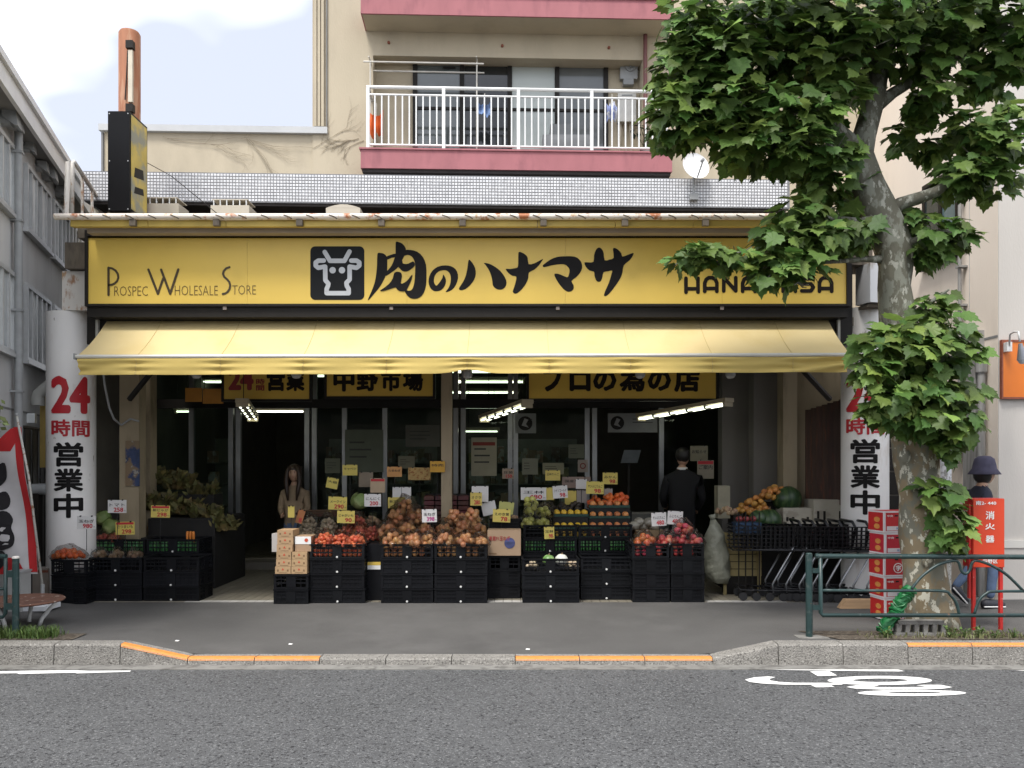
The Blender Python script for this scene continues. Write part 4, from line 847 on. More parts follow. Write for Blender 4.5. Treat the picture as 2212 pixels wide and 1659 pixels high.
def vfn(u, v):
    p = fl0.lerp(fr0, u); px = 168+(1838-168)*u
    d = min(abs(px-s) for s in sms); near = math.exp(-d/28)
    drop = 0.185-0.012*u
    rip = 0.018*near*math.sin(v*15)+0.012*math.sin(px/47.0+2*v)*v
    if px < 300: rip += 0.03*math.sin((px/300+v)*9)*(1-px/300)
    if px > 1600: rip += 0.03*math.sin(((1838-px)/240-v*1.3)*7)*((px-1600)/240)
    lift = 0.045*math.exp(-((px-1012)/38)**2)*v
    return Vector((p.x+(-0.05 if u > 0.5 else 0.03)*v*(max(0, abs(u-0.5)-0.45)/0.05), p.y-0.012-rip-0.01*v, p.z-0.035-drop*v+lift))
m = MB().grid(240, 10, vfn); n = len(m.v); m.v += [(x, y+0.004, z) for x, y, z in m.v]; m.f += [tuple(i+n for i in f[::-1]) for f in m.f]
vl = m.build('valance', AWV, aw_, smooth=True)
for s in sms[1:-1]:
    uu = (s-168)/1670; MB().tube([vfn(uu, k/8)+Vector((0, -0.004, 0)) for k in range(9)], 0.003, 4).build('seam', mat('seam_thread', (0.56, 0.44, 0.2), 0.8), vl)
MB().tube([fl0+Vector((-0.02, -0.0, -0.012)), fr0+Vector((0.02, 0, -0.012))], 0.022, 8).build('front_bar', mat('awning_bar', (0.7, 0.68, 0.62), 0.3, 0.05, metal=0.2), aw_, smooth='angle')
for p in (fl0, fr0): MB().box(p.x-0.035 if p is fl0 else p.x+0.022, p.x-0.022 if p is fl0 else p.x+0.035, p.y-0.03, p.y+0.03, p.z-0.045, p.z+0.02).build('end_cap', GREYP, aw_)
ra, rb_ = at(208, 0, 9.93), at(1814, 0, 9.93); zr_ = at(0, 686, 9.93).z
RAILG = mat('awning_head_rail', (0.42, 0.41, 0.36), 0.5, 0.08)
MB().box(ra.x, rb_.x, 9.90, 9.952, zr_-0.022, zr_+0.022).build('head_rail', RAILG, aw_)
for x in (ra.x, rb_.x-0.03): MB().box(x, x+0.03, 9.91, 9.952, zr_-0.28, zr_-0.024).build('head_rail_leg', RAILG, aw_)
for px0, py0, px1, py1, y0_, y1_ in ((1735, 800, 1792, 862, 9.5, 9.9), (330, 800, 280, 862, 9.6, 9.9)):
    a, b = at(px0, py0, y0_), at(px1, py1, y1_); MB().tube([a+Vector((0, 0, 0.1)), a, b], 0.035, 6).build('folding_arm', DKFRAME, aw_)
# ------------------------------------------------------------------ signs under the awning
YEL2 = mat('yellow_board_face', (0.62, 0.40, 0.055), 0.45, 0.06, 2)
def board(label, px0, px1, py0, py1, Y, texts, flm='sign_board'):
    o = thing('hanging_sign', label, 'sign', at((px0+px1)/2, py1, Y)); a, b = at(px0, py1, Y), at(px1, py0, Y)
    MB().box(a.x, b.x, Y, Y+0.05, a.z, b.z).build('sign_face', YEL2, o)
    f = MB(); f.box(a.x-0.035, a.x-0.001, Y-0.01, Y+0.06, a.z-0.035, b.z); f.box(b.x+0.001, b.x+0.035, Y-0.01, Y+0.06, a.z-0.035, b.z); f.box(a.x-0.001, b.x+0.001, Y-0.01, Y+0.06, a.z-0.035, a.z-0.001); f.build('sign_frame', DKFRAME, o)
    for s, q0, q1, r0_, r1_, mm, bold in texts: letters_px('sign_lettering', s, q0, q1, r0_, r1_, Y-0.003, mm, o, bold)
    for x in (a.x+0.1, b.x-0.1): MB().tube([(x, Y+0.025, b.z), (x, Y+0.025, 3.44)], 0.012, 6).build('hanger_rod', DKFRAME, o)
DRED = mat('dull_red_letter', (0.26, 0.02, 0.02), 0.5, 0.1)
board('yellow board reading 24 hours open under the awning, left', 484, 668, 776, 862, 11.0, [('24', 493, 548, 796, 843, DRED, 0.05), ('時', 553, 572, 818, 831, DRED, 0.03), ('間', 553, 571, 832, 844, DRED, 0.03), ('営', 576, 616, 796, 845, DARKTXT, 0.045), ('業', 618, 658, 796, 845, DARKTXT, 0.045)])
board('yellow board reading Nakano market under the awning', 706, 935, 776, 856, 11.0, [('中', 720, 766, 796, 846, DARKTXT, 0.045), ('野', 770, 817, 798, 845, DARKTXT, 0.045), ('市', 823, 866, 798, 845, DARKTXT, 0.045), ('場', 870, 914, 798, 845, DARKTXT, 0.045)])
board('wide yellow board reading shop for professionals under the awning', 1143, 1548, 770, 861, 11.0, [('プ', 1172, 1221, 789, 846, DARKTXT, 0.05), ('ロ', 1230, 1276, 801, 845, DARKTXT, 0.05), ('の', 1281, 1332, 799, 845, DARKTXT, 0.05), ('為', 1338, 1393, 797, 846, DARKTXT, 0.045), ('の', 1399, 1450, 799, 845, DARKTXT, 0.05), ('店', 1456, 1512, 797, 847, DARKTXT, 0.05)])
# orange posters on the transom, left
for px0, py0, px1, py1, lbl in ((400, 838, 436, 868, 'small orange banner left of the 24 hours board'), (438, 840, 482, 872, 'orange banner tucked behind the 24 hours board')):
    o = thing('orange_banner', lbl, 'banner', at(px0, py1, 11.6)); a, b = at(px0, py1, 11.6), at(px1, py0, 11.6); MB().box(a.x, b.x, 11.6, 11.61, a.z, b.z).build('cloth', mat('orange_banner', (0.55, 0.24, 0.04), 0.7, 0.1), o)
    for x in (a.x+0.02, b.x-0.02): MB().tube([(x, 11.605, b.z), (x, 11.605, 3.44)], 0.004, 4).build('cord', DKFRAME, o)
# lamps
TUBE = emitmat('fluorescent_tube', (0.95, 1.0, 0.78), 1.6)
LAMPB = mat('lamp_body', (0.35, 0.3, 0.2), 0.5)
def strip(label, A, B, w=0.045, two=True, guards=5):
    A, B = Vector(A), Vector(B); o = thing('strip_light', label, 'light', A.lerp(B, 0.5), 'fluorescent strip lights')
    d = (B-A).normalized(); s_ = d.cross(Vector((0, 0, 1))).normalized()
    for k in ((-1, 1) if two else (0,)):
        off = s_*w*k; MB().tube([A+off+Vector((0, 0, 0)), B+off], 0.012, 8).build('tube', TUBE, o)
    mid = A.lerp(B, 0.5)+Vector((0, 0, 0.05)); mm = Matrix.Translation(mid) @ d.to_track_quat('Y', 'Z').to_matrix().to_4x4()
    MB().obox(mm, 0.16 if two else 0.06, (B-A).length+0.06, 0.05).build('housing', LAMPB, o)
    for p in (A, B):
        MB().obox(Matrix.Translation(p) @ d.to_track_quat('Y', 'Z').to_matrix().to_4x4(), 0.15 if two else 0.05, 0.03, 0.06).build('end_holder', LAMPB, o)
    for k in range(1, guards): MB().obox(Matrix.Translation(A.lerp(B, k/guards)) @ d.to_track_quat('Y', 'Z').to_matrix().to_4x4(), 0.17, 0.012, 0.05).build('guard', DKFRAME, o)
    for k in (0.12, 0.88): q = A.lerp(B, k)+Vector((0, 0, 0.07)); MB().tube([q, Vector((q.x, q.y, 3.44 if q.y < 12.3 else 3.75))], 0.006, 4).build('hanger_rod', DKFRAME, o)
strip('hanging strip light below the 24 hours board', at(523, 874, 10.5), at(546, 906, 11.9))
strip('hanging strip light right of the centre post', at(1138, 876, 10.5), at(1046, 908, 11.9))
strip('hanging strip light below the wide board, nearest the right pillar', at(1572, 873, 10.5), at(1385, 905, 11.9))
for lbl, px0, px1, py, Y in (('ceiling tube seen left of the 24 hours board', 440, 484, 825, 14.5), ('ceiling tube in the gap between the left boards', 672, 704, 812, 14.6), ('bright ceiling tube between the centre post and the wide board', 985, 1131, 825, 14.0), ('upper ceiling tube between the centre post and the wide board', 955, 1131, 803, 13.2), ('thin far ceiling tube between the centre post and the wide board', 960, 1120, 848, 16.6)):
    z = at(0, py, Y).z; A, B = at(px0, py, Y), at(px1, py, Y); strip(lbl, A, B, 0.05, True, 0)
for lbl, px0, px1, py, Y in (('single tube over the open left doorway', 550, 658, 889, 12.8), ('single tube behind the left glass', 380, 415, 889, 12.8), ('single tube behind the glass right of centre', 1003, 1076, 932, 15.5)):
    strip(lbl, at(px0, py, Y), at(px1, py, Y), 0, False, 0)
LENS = mat('flood_glass', (0.55, 0.55, 0.52), 0.1, 0.3, 20)
for px, lbl in ((424, 'round flood lamp under the awning left of the 24 hours board'), (640, 'round flood lamp in front of the 24 hours board'), (1010, 'round flood lamp under the lifted middle of the valance'), (1383, 'round flood lamp in front of the wide board'), (1578, 'round flood lamp right of the wide board')):
    c = at(px, 808, 9.75); o = thing('flood_lamp', lbl, 'lamp', c, 'flood lamps under the awning')
    MB().tube([c+Vector((0, 0.12, 0.5)), c+Vector((0, 0.1, 0.12)), c+Vector((0, 0.04, 0.05))], 0.014, 6).build('bracket', LAMPB, o)
    MB().lathe([(0.03, 0.08), (0.055, 0.03), (0.06, -0.015), (0.05, -0.03)], c, 14).build('lamp_head', GREYB, o, smooth='angle'); MB().sphere(c+Vector((0, 0, -0.03)), 0.05, 12, 6, (1, 1, 0.5)).build('lens', LENS, o, smooth=True)
# cable under the awning
cb = thing('hanging_cable', 'grey cable looping down beside the left beige post', 'cable', at(240, 900, 10.3)); MB().tube([at(222, 790, 10.3), at(226, 830, 10.3), at(236, 880, 10.3), at(246, 905, 10.35), at(262, 918, 10.5), at(282, 905, 10.54), at(300, 910, 10.54)], 0.014, 6).build('cable', GREYB, cb, smooth=True)
# poster on the left post
ps = thing('post_poster', 'blue and brown picture poster on the left beige post', 'poster', at(285, 1060, 10.53)); a, b = at(271, 1050, 10.53), at(301, 952, 10.53)
MB().box(a.x, b.x, 10.53, 10.545, a.z, b.z).build('sheet', mat('poster_print', (0.03, 0.05, 0.12), 0.5, 0.4, 10, c2=(0.2, 0.14, 0.08), lo=0.48, hi=0.54, scale2=6, c3=(0.28, 0.27, 0.24), lo3=0.6, hi3=0.62, scale3=9), ps)
# ------------------------------------------------------------------ roof furniture
POLER = mat('rusty_orange_pole', (0.29, 0.115, 0.055), 0.75, 0.2, 5, c2=(0.36, 0.19, 0.11), lo=0.5, hi=0.6, scale2=6, stretch=(2, 2, 0.3), c3=(0.55, 0.42, 0.3), lo3=0.66, hi3=0.72, scale3=8)
c = at(280, 0, 11.05); po = thing('rusty_pole', 'tall rust-orange steel pole rising behind the roof sign', 'pole', (c.x, 11.05, ZG-0.04)); zt = at(0, 70, 11.05).z
MB().lathe([(0.136, 0), (0.136, zt-ZG), (0.12, zt-ZG+0.03), (0.0, zt-ZG+0.035)], (c.x, 11.05, ZG-0.03), 24).build('shaft', POLER, po, smooth='angle')
for py in (96, 233):
    q = at(280, py, 10.9); MB().box(q.x-0.045, q.x+0.045, 10.88, 10.96, q.z-0.05, q.z+0.05).build('bracket', DKFRAME, po)
q0, q1 = at(281, 220, 10.9), at(281, 108, 10.9); MB().box(q0.x-0.025, q0.x+0.03, 10.895, 10.93, q0.z, q1.z).build('faded_strip', mat('bleached_strip', (0.55, 0.5, 0.4), 0.8, 0.1), po)
MB().tube([at(276, 110, 10.9), at(273, 170, 10.9), at(270, 215, 10.9)], 0.008, 5).build('wire', DKFRAME, po)
a, b = at(233, 455, 10.3), at(280, 240, 10.3); psn = thing('roof_sign', 'black box sign with a yellow side standing on the canopy roof', 'sign', (a.x, 10.3, a.z))
bl = MB().box(a.x, b.x, 10.3, 10.80, a.z, b.z).build('sign_case', mat('gloss_black_case', (0.005, 0.005, 0.006), 0.4, 0.1, spec=0.15), psn)
ys = MB().box(b.x+0.001, b.x+0.008, 10.335, 10.77, a.z+0.03, b.z-0.03).build('side_face', mat('mossy_yellow_face', (0.55, 0.42, 0.10), 0.5, 0.12, 4, c2=(0.28, 0.28, 0.22), lo=0.48, hi=0.6, scale2=3), psn)
m = MB()
for z0_, z1_, in ((0.25, 0.38), (0.45, 0.62)): m.slab([(b.x+0.0085, 10.40, a.z+z0_), (b.x+0.0085, 10.68, a.z+z0_+0.05), (b.x+0.0085, 10.66, a.z+z1_), (b.x+0.0085, 10.43, a.z+z1_-0.04)], (0.001, 0, 0))
m.build('faded_print', DKFRAME, ys)
for zz_ in (a.z+0.02, (a.z+b.z)/2, b.z-0.03):
    for xx in (a.x+0.02, b.x-0.02): MB().tube([(xx, 10.296, zz_), (xx, 10.301, zz_)], 0.008, 6).build('rivet', ALU, psn)
MB().box(a.x-0.03, b.x+0.05, 10.35, 10.75, ZG-0.04, a.z-0.001).build('mount', BRWN, psn)
ACB = mat('beige_plastic', (0.52, 0.47, 0.38), 0.5, 0.05)
for px0, px1, py0, lbl in ((303, 386, 428, 'beige roof unit just right of the rusty pole'), (455, 538, 432, 'beige roof unit left of the middle of the canopy'), (704, 778, 438, 'beige roof unit with a rounded top below the balcony corner')):
    Y = 11.2; a, b = at(px0, 462, Y), at(px1, py0, Y); o = thing('roof_unit', lbl, 'vent', (a.x, Y, ZG-0.04), 'beige units on the canopy roof')
    zb_ = ZG-0.04; MB().box(a.x, b.x, Y, Y+0.35, zb_, b.z-0.07).build('casing', ACB, o)
    if px0 > 600: MB().slab([(a.x+(b.x-a.x)*k/8, Y-0.001, b.z-0.069+0.05*math.sin(math.pi*k/8)) for k in range(9)], (0, 0.34, 0)).build('lid', ACB, o)
    else:
        for k in range(6): x = a.x+0.04+(b.x-a.x-0.08)*k/5; MB().box(x-0.006, x+0.006, Y+0.002, Y+0.02, b.z-0.07, b.z).build('cage_bar', RAILW, o)
        MB().box(a.x+0.02, b.x-0.02, Y+0.001, Y+0.34, b.z, b.z+0.012).build('lid', ACB, o)
# roof access ladder rail
la = thing('roof_handrail', 'white rust-streaked handrail on the canopy roof at far left', 'railing', at(160, 455, 10.2))
def lt(px, py, Y): return at(px, py, Y)
MB().tube([lt(143, 463, 10.0), lt(147, 350, 10.0)], 0.03, 8).build('post', RUSTW, la); MB().tube([lt(155, 463, 10.2), lt(156, 352, 10.2), lt(160, 350, 10.2), lt(217, 436, 12.2), lt(218, 463, 12.2)], 0.028, 8).build('rail', RUSTW, la, smooth=True)
for px, py, Y in ((178, 377, 10.8), (199, 408, 11.5)): MB().tube([Vector((lt(px, py, Y).x, Y, ZG-0.05)), lt(px, py, Y)], 0.02, 8).build('baluster', RUSTW, la)
gw = thing('guy_wire', 'thin wire sagging from the rusty pole down to the canopy', 'wire', at(290, 340, 10.9)); MB().tube([at(300, 342, 10.9), at(370, 380, 10.6), at(470, 462, 10.2)], 0.006, 4).build('wire', DKFRAME, gw)
# ------------------------------------------------------------------ crates
CRB = mat('black_crate_plastic', (0.005, 0.0055, 0.007), 0.5, 0.2, 12, objvar=0.3, spec=0.22)
STUDW = mat('white_stud', (0.6, 0.6, 0.58), 0.5)
CH = 0.174
_cm = {}
def crate_meshes(w, d, closed):
    k = (round(w, 3), round(d, 3), closed)
    if k in _cm: return _cm[k]
    h = CH-0.004; t = 0.014
    def side(L_, closed=True):
        m = MB();
        if closed: m.box(-L_/2+0.03, L_/2-0.03, 0.002, t/2, 0.02, h-0.028)
        m.box(-L_/2, L_/2, -t/2, t/2, h-0.028, h); m.box(-L_/2, L_/2, -t/2, t/2, 0, 0.02)
        m.box(-L_/2, -L_/2+0.03, -t/2, t/2, 0.02, h-0.028); m.box(L_/2-0.03, L_/2, -t/2, t/2, 0.02, h-0.028)
        m.box(-0.055, 0.055, -t/2-0.003, t/2, 0.02, h-0.028)
        for s_ in (-1, 1):
            a, b = sorted((s_*0.055, s_*(L_/2-0.03)))
            m.box(a, b, -t/2+0.002, t/2-0.002, 0.062, 0.078); m.box(a, b, -t/2+0.002, t/2-0.002, 0.108, 0.120)
            nr = max(2, int((b-a)/0.045))
            for q in range(1, nr): x = a+(b-a)*q/nr; m.box(x-0.004, x+0.004, -t/2+0.003, t/2-0.003, 0.02, h-0.028)
        m.box(-L_/2-0.004, L_/2+0.004, -t/2-0.008, -t/2, h-0.014, h-0.002)
        return m
    f = side(w, closed).mesh('crate_side', CRB); s = side(d-0.03, closed).mesh('crate_end', CRB)
    base = MB().box(-w/2+0.008, w/2-0.008, -d/2+0.008, d/2-0.008, 0.0, 0.012).mesh('crate_base', CRB)
    stud = MB().lathe([(0.013, 0), (0.013, -0.006), (0.008, -0.009)], (0, 0, 0), 10, 'y').mesh('crate_stud', STUDW)
    _cm[k] = (f, s, base, stud); return _cm[k]
def crate(x, y, z, w, d, label, group, stud=True, closed=True):
    f, s, base, st_ = crate_meshes(w, d, closed)
    o = thing('vegetable_crate', label, 'crate', (x, y, z), group)
    link_mesh('side', f, o, (0, -d/2+0.007, 0)); link_mesh('side', f, o, (0, d/2-0.007, 0), (0, 0, math.pi))
    link_mesh('side', s, o, (-w/2+0.007, 0, 0), (0, 0, -math.pi/2)); link_mesh('side', s, o, (w/2-0.007, 0, 0), (0, 0, math.pi/2))
    link_mesh('base', base, o, (0, 0, 0))
    if stud: link_mesh('stud', st_, o, (0, -d/2-0.004, 0.018))
    return o
LEV = {1: ['only'], 2: ['bottom', 'top'], 3: ['bottom', 'middle', 'top'], 4: ['bottom', 'second', 'third', 'top'], 5: ['bottom', 'second', 'third', 'fourth', 'top']}
TOPS = {}
def stack(key, px0, px1, Y, n, d, desc, stud=True, z0=FLZ+0.002):
    a, b = at(px0, 0, Y), at(px1, 0, Y); w = b.x-a.x-0.006; x = (a.x+b.x)/2
    for k in range(n):
        jx, jy = random.uniform(-0.004, 0.004), random.uniform(0, 0.008)
        crate(x+jx, Y+d/2+jy, z0+k*CH, w, d, 'black plastic crate, %s of the stack %s' % (LEV[n][k], desc), 'black vegetable crates', stud, not (k == n-1 or (key in ('b9', 'b10') and k == n-2)))
    TOPS[key] = (x, Y, z0+n*CH, w, d)
stack('s1', 110, 187, 9.70, 3, 0.62, 'holding the orange net bag by the left pillar', False)
stack('s2', 193, 307, 9.92, 3, 0.46, 'holding the small brown bags')
stack('s3', 309, 430, 9.92, 3, 0.46, 'left of the tiled entrance path')
stack('s4', 590, 666, 9.72, 2, 0.62, 'under the small cardboard cartons', False)
stack('s5', 669, 788, 9.78, 4, 0.46, 'holding the coral net bags')
stack('s6', 822, 936, 9.78, 4, 0.46, 'under the tall onion heap')
stack('s7', 938, 1053, 9.78, 4, 0.46, 'under the lower onion heap')
stack('s8', 1054, 1124, 10.12, 3, 0.46, 'under the printed cardboard box', False)
stack('s9', 1128, 1252, 9.80, 3, 0.46, 'holding the green melon and white melon')
stack('s10', 1254, 1366, 10.02, 3, 0.46, 'under the yellow and orange fruit trays')
stack('s11', 1366, 1447, 9.84, 4, 0.60, 'holding the mixed apple bag', False)
stack('s12', 1449, 1522, 9.84, 4, 0.60, 'holding the red apple bags', False)
# tier behind
stack('b23', 200, 314, 10.42, 4, 0.46, 'behind the small brown bags')
stack('b23b', 316, 430, 10.42, 4, 0.46, 'behind the left crates, with carrots on top')
stack('b9', 1130, 1247, 10.48, 5, 0.46, 'under the green apple bags')
stack('b10', 1249, 1366, 10.50, 5, 0.46, 'under the fruit trays')
# benches for the rear tiers
BEN = mat('dark_bench_wood', (0.012, 0.011, 0.010), 0.8, 0.2, 5)
def bench(label, px0, px1, pyt, Y, d, solid=True):
    a, b = at(px0, pyt, Y), at(px1, pyt, Y); o = thing('display_bench', label, 'bench', ((a.x+b.x)/2, Y, FLZ)); MB().box(a.x, b.x, Y, Y+d, a.z-0.04, a.z).build('top', BEN, o)
    for x in (a.x+0.04, b.x-0.04):
        for y in (Y+0.05, Y+d-0.05): MB().box(x-0.025, x+0.025, y-0.025, y+0.025, FLZ, a.z-0.041).build('leg', BEN, o)
    MB().box(a.x, b.x, Y+0.005, Y+0.014, FLZ, a.z-0.042).build('front_board', BEN, o)
    for xx in (a.x, b.x-0.01): MB().box(xx, xx+0.01, Y+0.016, Y+d-0.005, FLZ, a.z-0.042).build('end_board', BEN, o)
    TOPS[label] = ((a.x+b.x)/2, Y, a.z, b.x-a.x, d); return a.z
bench('dark bench behind the onion heaps and net bags', 640, 1050, 1169, 10.32, 0.95)
bench('dark bench behind the printed cardboard box', 1056, 1126, 1150, 10.6, 0.7)
bench('raised dark bench behind the fruit trays', 1135, 1365, 1105, 11.05, 0.6)
bench('dark bench behind the apple bags', 1372, 1440, 1165, 10.5, 0.6)
bench('dark bench along the left side of the entrance path', 320, 464, 1120, 10.95, 1.25)
# ------------------------------------------------------------------ produce
def veg(name, r, sc, m, tipk=0.0, nu=10, nv=7):
    def fn(d): return 1+tipk*max(0, d.z)**6+0.03*math.sin(5*math.atan2(d.y, d.x))
    return MB().sphere((0, 0, 0), r, nu, nv, sc, fn).mesh(name, m, True)
ONI = mat('onion_skin', (0.50, 0.235, 0.10), 0.3, 0.15, 14, objvar=0.25, c2=(0.62, 0.36, 0.18), lo=0.5, hi=0.65, scale2=10)
RON = mat('red_net_vegetable', (0.60, 0.15, 0.09), 0.45, 0.2, 20, objvar=0.25)
COR = mat('coral_net_vegetable', (0.80, 0.20, 0.09), 0.45, 0.15, 20, objvar=0.15)
ORG = mat('orange_fruit', (0.70, 0.15, 0.035), 0.4, 0.12, 20, objvar=0.12)
PER = mat('rosy_orange_fruit', (0.62, 0.22, 0.08), 0.35, 0.18, 8, objvar=0.22, c2=(0.58, 0.30, 0.10), lo=0.5, hi=0.65, scale2=9)
LEM = mat('yellow_fruit', (0.70, 0.44, 0.04), 0.35, 0.08, 10, objvar=0.10)
GAP = mat('green_apple_skin', (0.56, 0.56, 0.15), 0.3, 0.12, 8, objvar=0.15)
RAP = mat('red_apple_skin', (0.55, 0.07, 0.075), 0.25, 0.2, 8, objvar=0.25, c2=(0.55, 0.25, 0.15), lo=0.55, hi=0.65, scale2=12)
MAP = mat('mixed_apple_skin', (0.50, 0.13, 0.05), 0.3, 0.2, 8, objvar=0.3, c2=(0.55, 0.38, 0.10), lo=0.5, hi=0.6, scale2=9)
TAN = mat('tan_root', (0.30, 0.20, 0.12), 0.7, 0.2, 14, objvar=0.3)
GRL = mat('pale_bulb', (0.44, 0.36, 0.25), 0.5, 0.15, 14, objvar=0.2)
GRN = mat('cucumber_green', (0.07, 0.24, 0.07), 0.4, 0.2, 12, objvar=0.3)
CAB = mat('cabbage_leaf', (0.19, 0.27, 0.08), 0.55, 0.2, 8, objvar=0.2, c2=(0.36, 0.42, 0.18), lo=0.5, hi=0.62, scale2=6)
DKG = mat('dark_green_rind', (0.02, 0.05, 0.018), 0.4, 0.25, 8, stretch=(6, 1, 1), c2=(0.05, 0.09, 0.03), lo=0.5, hi=0.56, scale2=5)
FILM = glassmat('clear_bag_film', (0.995, 0.99, 0.985), 0.055, 0.08, 1.0)
NETR = mat('net_knot', (0.6, 0.1, 0.05), 0.6)
V = {'onion': veg('onion', 0.040, (1, 1, 0.92), ONI, 0.28), 'shallot': veg('shallot', 0.026, (1, 1, 0.95), RON, 0.2, 8, 6), 'coral': veg('carrot_ball', 0.028, (1, 1, 0.9), COR, 0.1, 8, 6), 'orange': veg('orange', 0.036, (1, 1, 0.95), ORG), 'peach': veg('peach', 0.041, (1, 1, 0.92), PER), 'lemon': veg('lemon', 0.041, (1, 1, 0.95), LEM), 'green_apple': veg('green_apple', 0.042, (1, 1, 0.95), GAP), 'apple': veg('apple', 0.042, (1, 1, 0.92), RAP), 'mixed': veg('apple', 0.043, (1, 1, 0.92), MAP), 'taro': veg('taro', 0.03, (1, 1, 1.1), TAN), 'garlic': veg('garlic', 0.028, (1, 1, 0.9), GRL, 0.35, 8, 6), 'cucumber': MB().lathe([(0.004, 0), (0.014, 0.01), (0.017, 0.07), (0.015, 0.135), (0.004, 0.145)], (0, 0, 0), 8).mesh('cucumber', GRN, True), 'kiwi': veg('kiwi', 0.03, (1, 1, 1.1), TAN)}
RAD = {'onion': 0.040, 'shallot': 0.026, 'coral': 0.028, 'orange': 0.036, 'peach': 0.041, 'lemon': 0.041, 'green_apple': 0.042, 'apple': 0.042, 'mixed': 0.043, 'taro': 0.030, 'garlic': 0.028, 'kiwi': 0.03}
PART = {'onion': 'onion', 'shallot': 'shallot', 'coral': 'carrot', 'orange': 'orange', 'peach': 'peach', 'lemon': 'lemon', 'green_apple': 'green_apple', 'apple': 'apple', 'mixed': 'apple', 'taro': 'taro', 'garlic': 'garlic', 'kiwi': 'kiwi'}
def bag(name, label, cat, kind, c, rx, ry, rz, n, group, film=True, seed=0):
    """a filled bag: packed pieces on and under a heaped outline, in a thin film gathered to a neck"""
    rnd = random.Random(seed); r = RAD[kind]; c = Vector(c); o = thing(name, label, cat, c, group); got = []
    for _ in range(n*60):
        if len(got) >= n: break
        d = Vector((rnd.gauss(0, 1), rnd.gauss(0, 1), abs(rnd.gauss(0, 1)))).normalized(); k = rnd.uniform(0.35, 1)**0.4
        p = Vector((d.x*max(rx-r, 0.01)*k, d.y*max(ry-r, 0.01)*k, r*0.9+d.z*max(rz-1.8*r, 0.005)*k))
        if p.y > ry*0.45: continue
        if all((p-q).length > r*1.5 for q in got): got.append(p)
    for p in got:
        s_ = rnd.uniform(0.85, 1.12); link_mesh(PART[kind], V[kind], o, p, (rnd.uniform(-0.6, 0.6), rnd.uniform(-0.6, 0.6), rnd.uniform(0, 6.28)), (s_, s_, s_))
    if film:
        ph = [rnd.uniform(0, 6.28) for _ in range(4)]
        def fn(d): return 1.06+0.07*math.sin(7*d.x+ph[0])*math.sin(6*d.y+ph[1])+0.05*math.sin(11*d.x+9*d.z+ph[2])+(0.22*max(0, d.z)**14)
        m = MB().sphere((0, 0, 0.3*rz), 1, 18, 12, (rx, ry, rz*0.74), fn); m.v = [(x, y, max(z, 0.003)) for x, y, z in m.v]; m.build('bag_film', FILM, o, True, local=True)
        tw_ = Vector((rnd.uniform(-0.4, 0.4)*rx, -0.3*ry, rz*1.02)); MB().tube([tw_, tw_+Vector((0.008, -0.01, 0.018)), tw_+Vector((rnd.uniform(-0.03, 0.03), -0.02, 0.03))], [0.010, 0.005, 0.012], 6).build('bag_neck', FILM, o, local=True)
    return o
def T(key, px, dy=0.12, dz=0.0, py=None):
    x, y, z, w, d = TOPS[key]; Y = y+dy
    return Vector(((px-CX)*Y/F, Y, z+dz))
# S1: orange net bag
bag('orange_bag', 'orange net bag of citrus on the crate by the left pillar', 'net bag', 'orange', T('s1', 148, 0.16, -0.02), 0.20, 0.16, 0.155, 26, 'produce bags', True, 1)
for k, px in enumerate((216, 253, 291)): bag('root_bag', ['left', 'middle', 'right'][k]+' bag of brown roots on the crate left of the path', 'bag', 'taro', T('s2', px, 0.14, -0.035), 0.10, 0.12, 0.12, 14, 'produce bags', True, 20+k)
# left rear: shallots, dark bags, carrots, cabbages
for k, px in enumerate((222, 250)): bag('shallot_bag', 'bag of purple shallots behind the brown roots, '+['nearer the pillar', 'farther from the pillar'][k], 'bag', 'shallot', T('b23', px, 0.12, -0.05), 0.11, 0.12, 0.12, 18, 'produce bags', True, 30+k)
CARR = mat('carrot_orange', (0.62, 0.2, 0.03), 0.5, 0.1)
cmesh = MB().lathe([(0.002, 0), (0.012, 0.02), (0.019, 0.12), (0.016, 0.15), (0.003, 0.155)], (0, 0, 0), 9).mesh('carrot', CARR, True)
cb_ = thing('carrot_bunch', 'three stubby carrots at the crate corner by the path', 'carrots', T('b23b', 411, 0.04, -0.06), 'loose produce')
for k in range(3): link_mesh('carrot', cmesh, cb_, (k*0.042-0.04, 0, 0), (R(6*(k-1)), 0, 0))
def row(name, label, cat, kind, key, px0, px1, n, dy, dz, group, seed):
    rnd = random.Random(seed); A, B = T(key, px0, dy, dz), T(key, px1, dy, dz); o = thing(name, label, cat, A.lerp(B, 0.5), group)
    for k in range(n):
        p = A.lerp(B, (k+0.5)/n)-A.lerp(B, 0.5); link_mesh(PART.get(kind, kind), V[kind], o, p+Vector((0, rnd.uniform(-0.006, 0.006), rnd.uniform(-0.006, 0.006))), (rnd.uniform(-0.05, 0.05), 0, rnd.uniform(0, 6)))
    return o
row('cucumber_row', 'green cucumbers standing in the crate behind the brown roots', 'cucumbers', 'cucumber', 'b23', 203, 311, 17, 0.035, -CH+0.015, 'cucumbers', 1)
row('cucumber_row', 'green cucumbers standing in the crate by the entrance path', 'cucumbers', 'cucumber', 'b23b', 319, 427, 17, 0.035, -CH+0.015, 'cucumbers', 2)
row('cucumber_row', 'green cucumbers standing in the crate under the green apples', 'cucumbers', 'cucumber', 'b9', 1133, 1244, 17, 0.035, -2*CH+0.02, 'cucumbers', 3)
row('cucumber_row', 'green cucumbers standing in the crate under the fruit trays', 'cucumbers', 'cucumber', 'b10', 1252, 1363, 17, 0.035, -2*CH+0.02, 'cucumbers', 4)
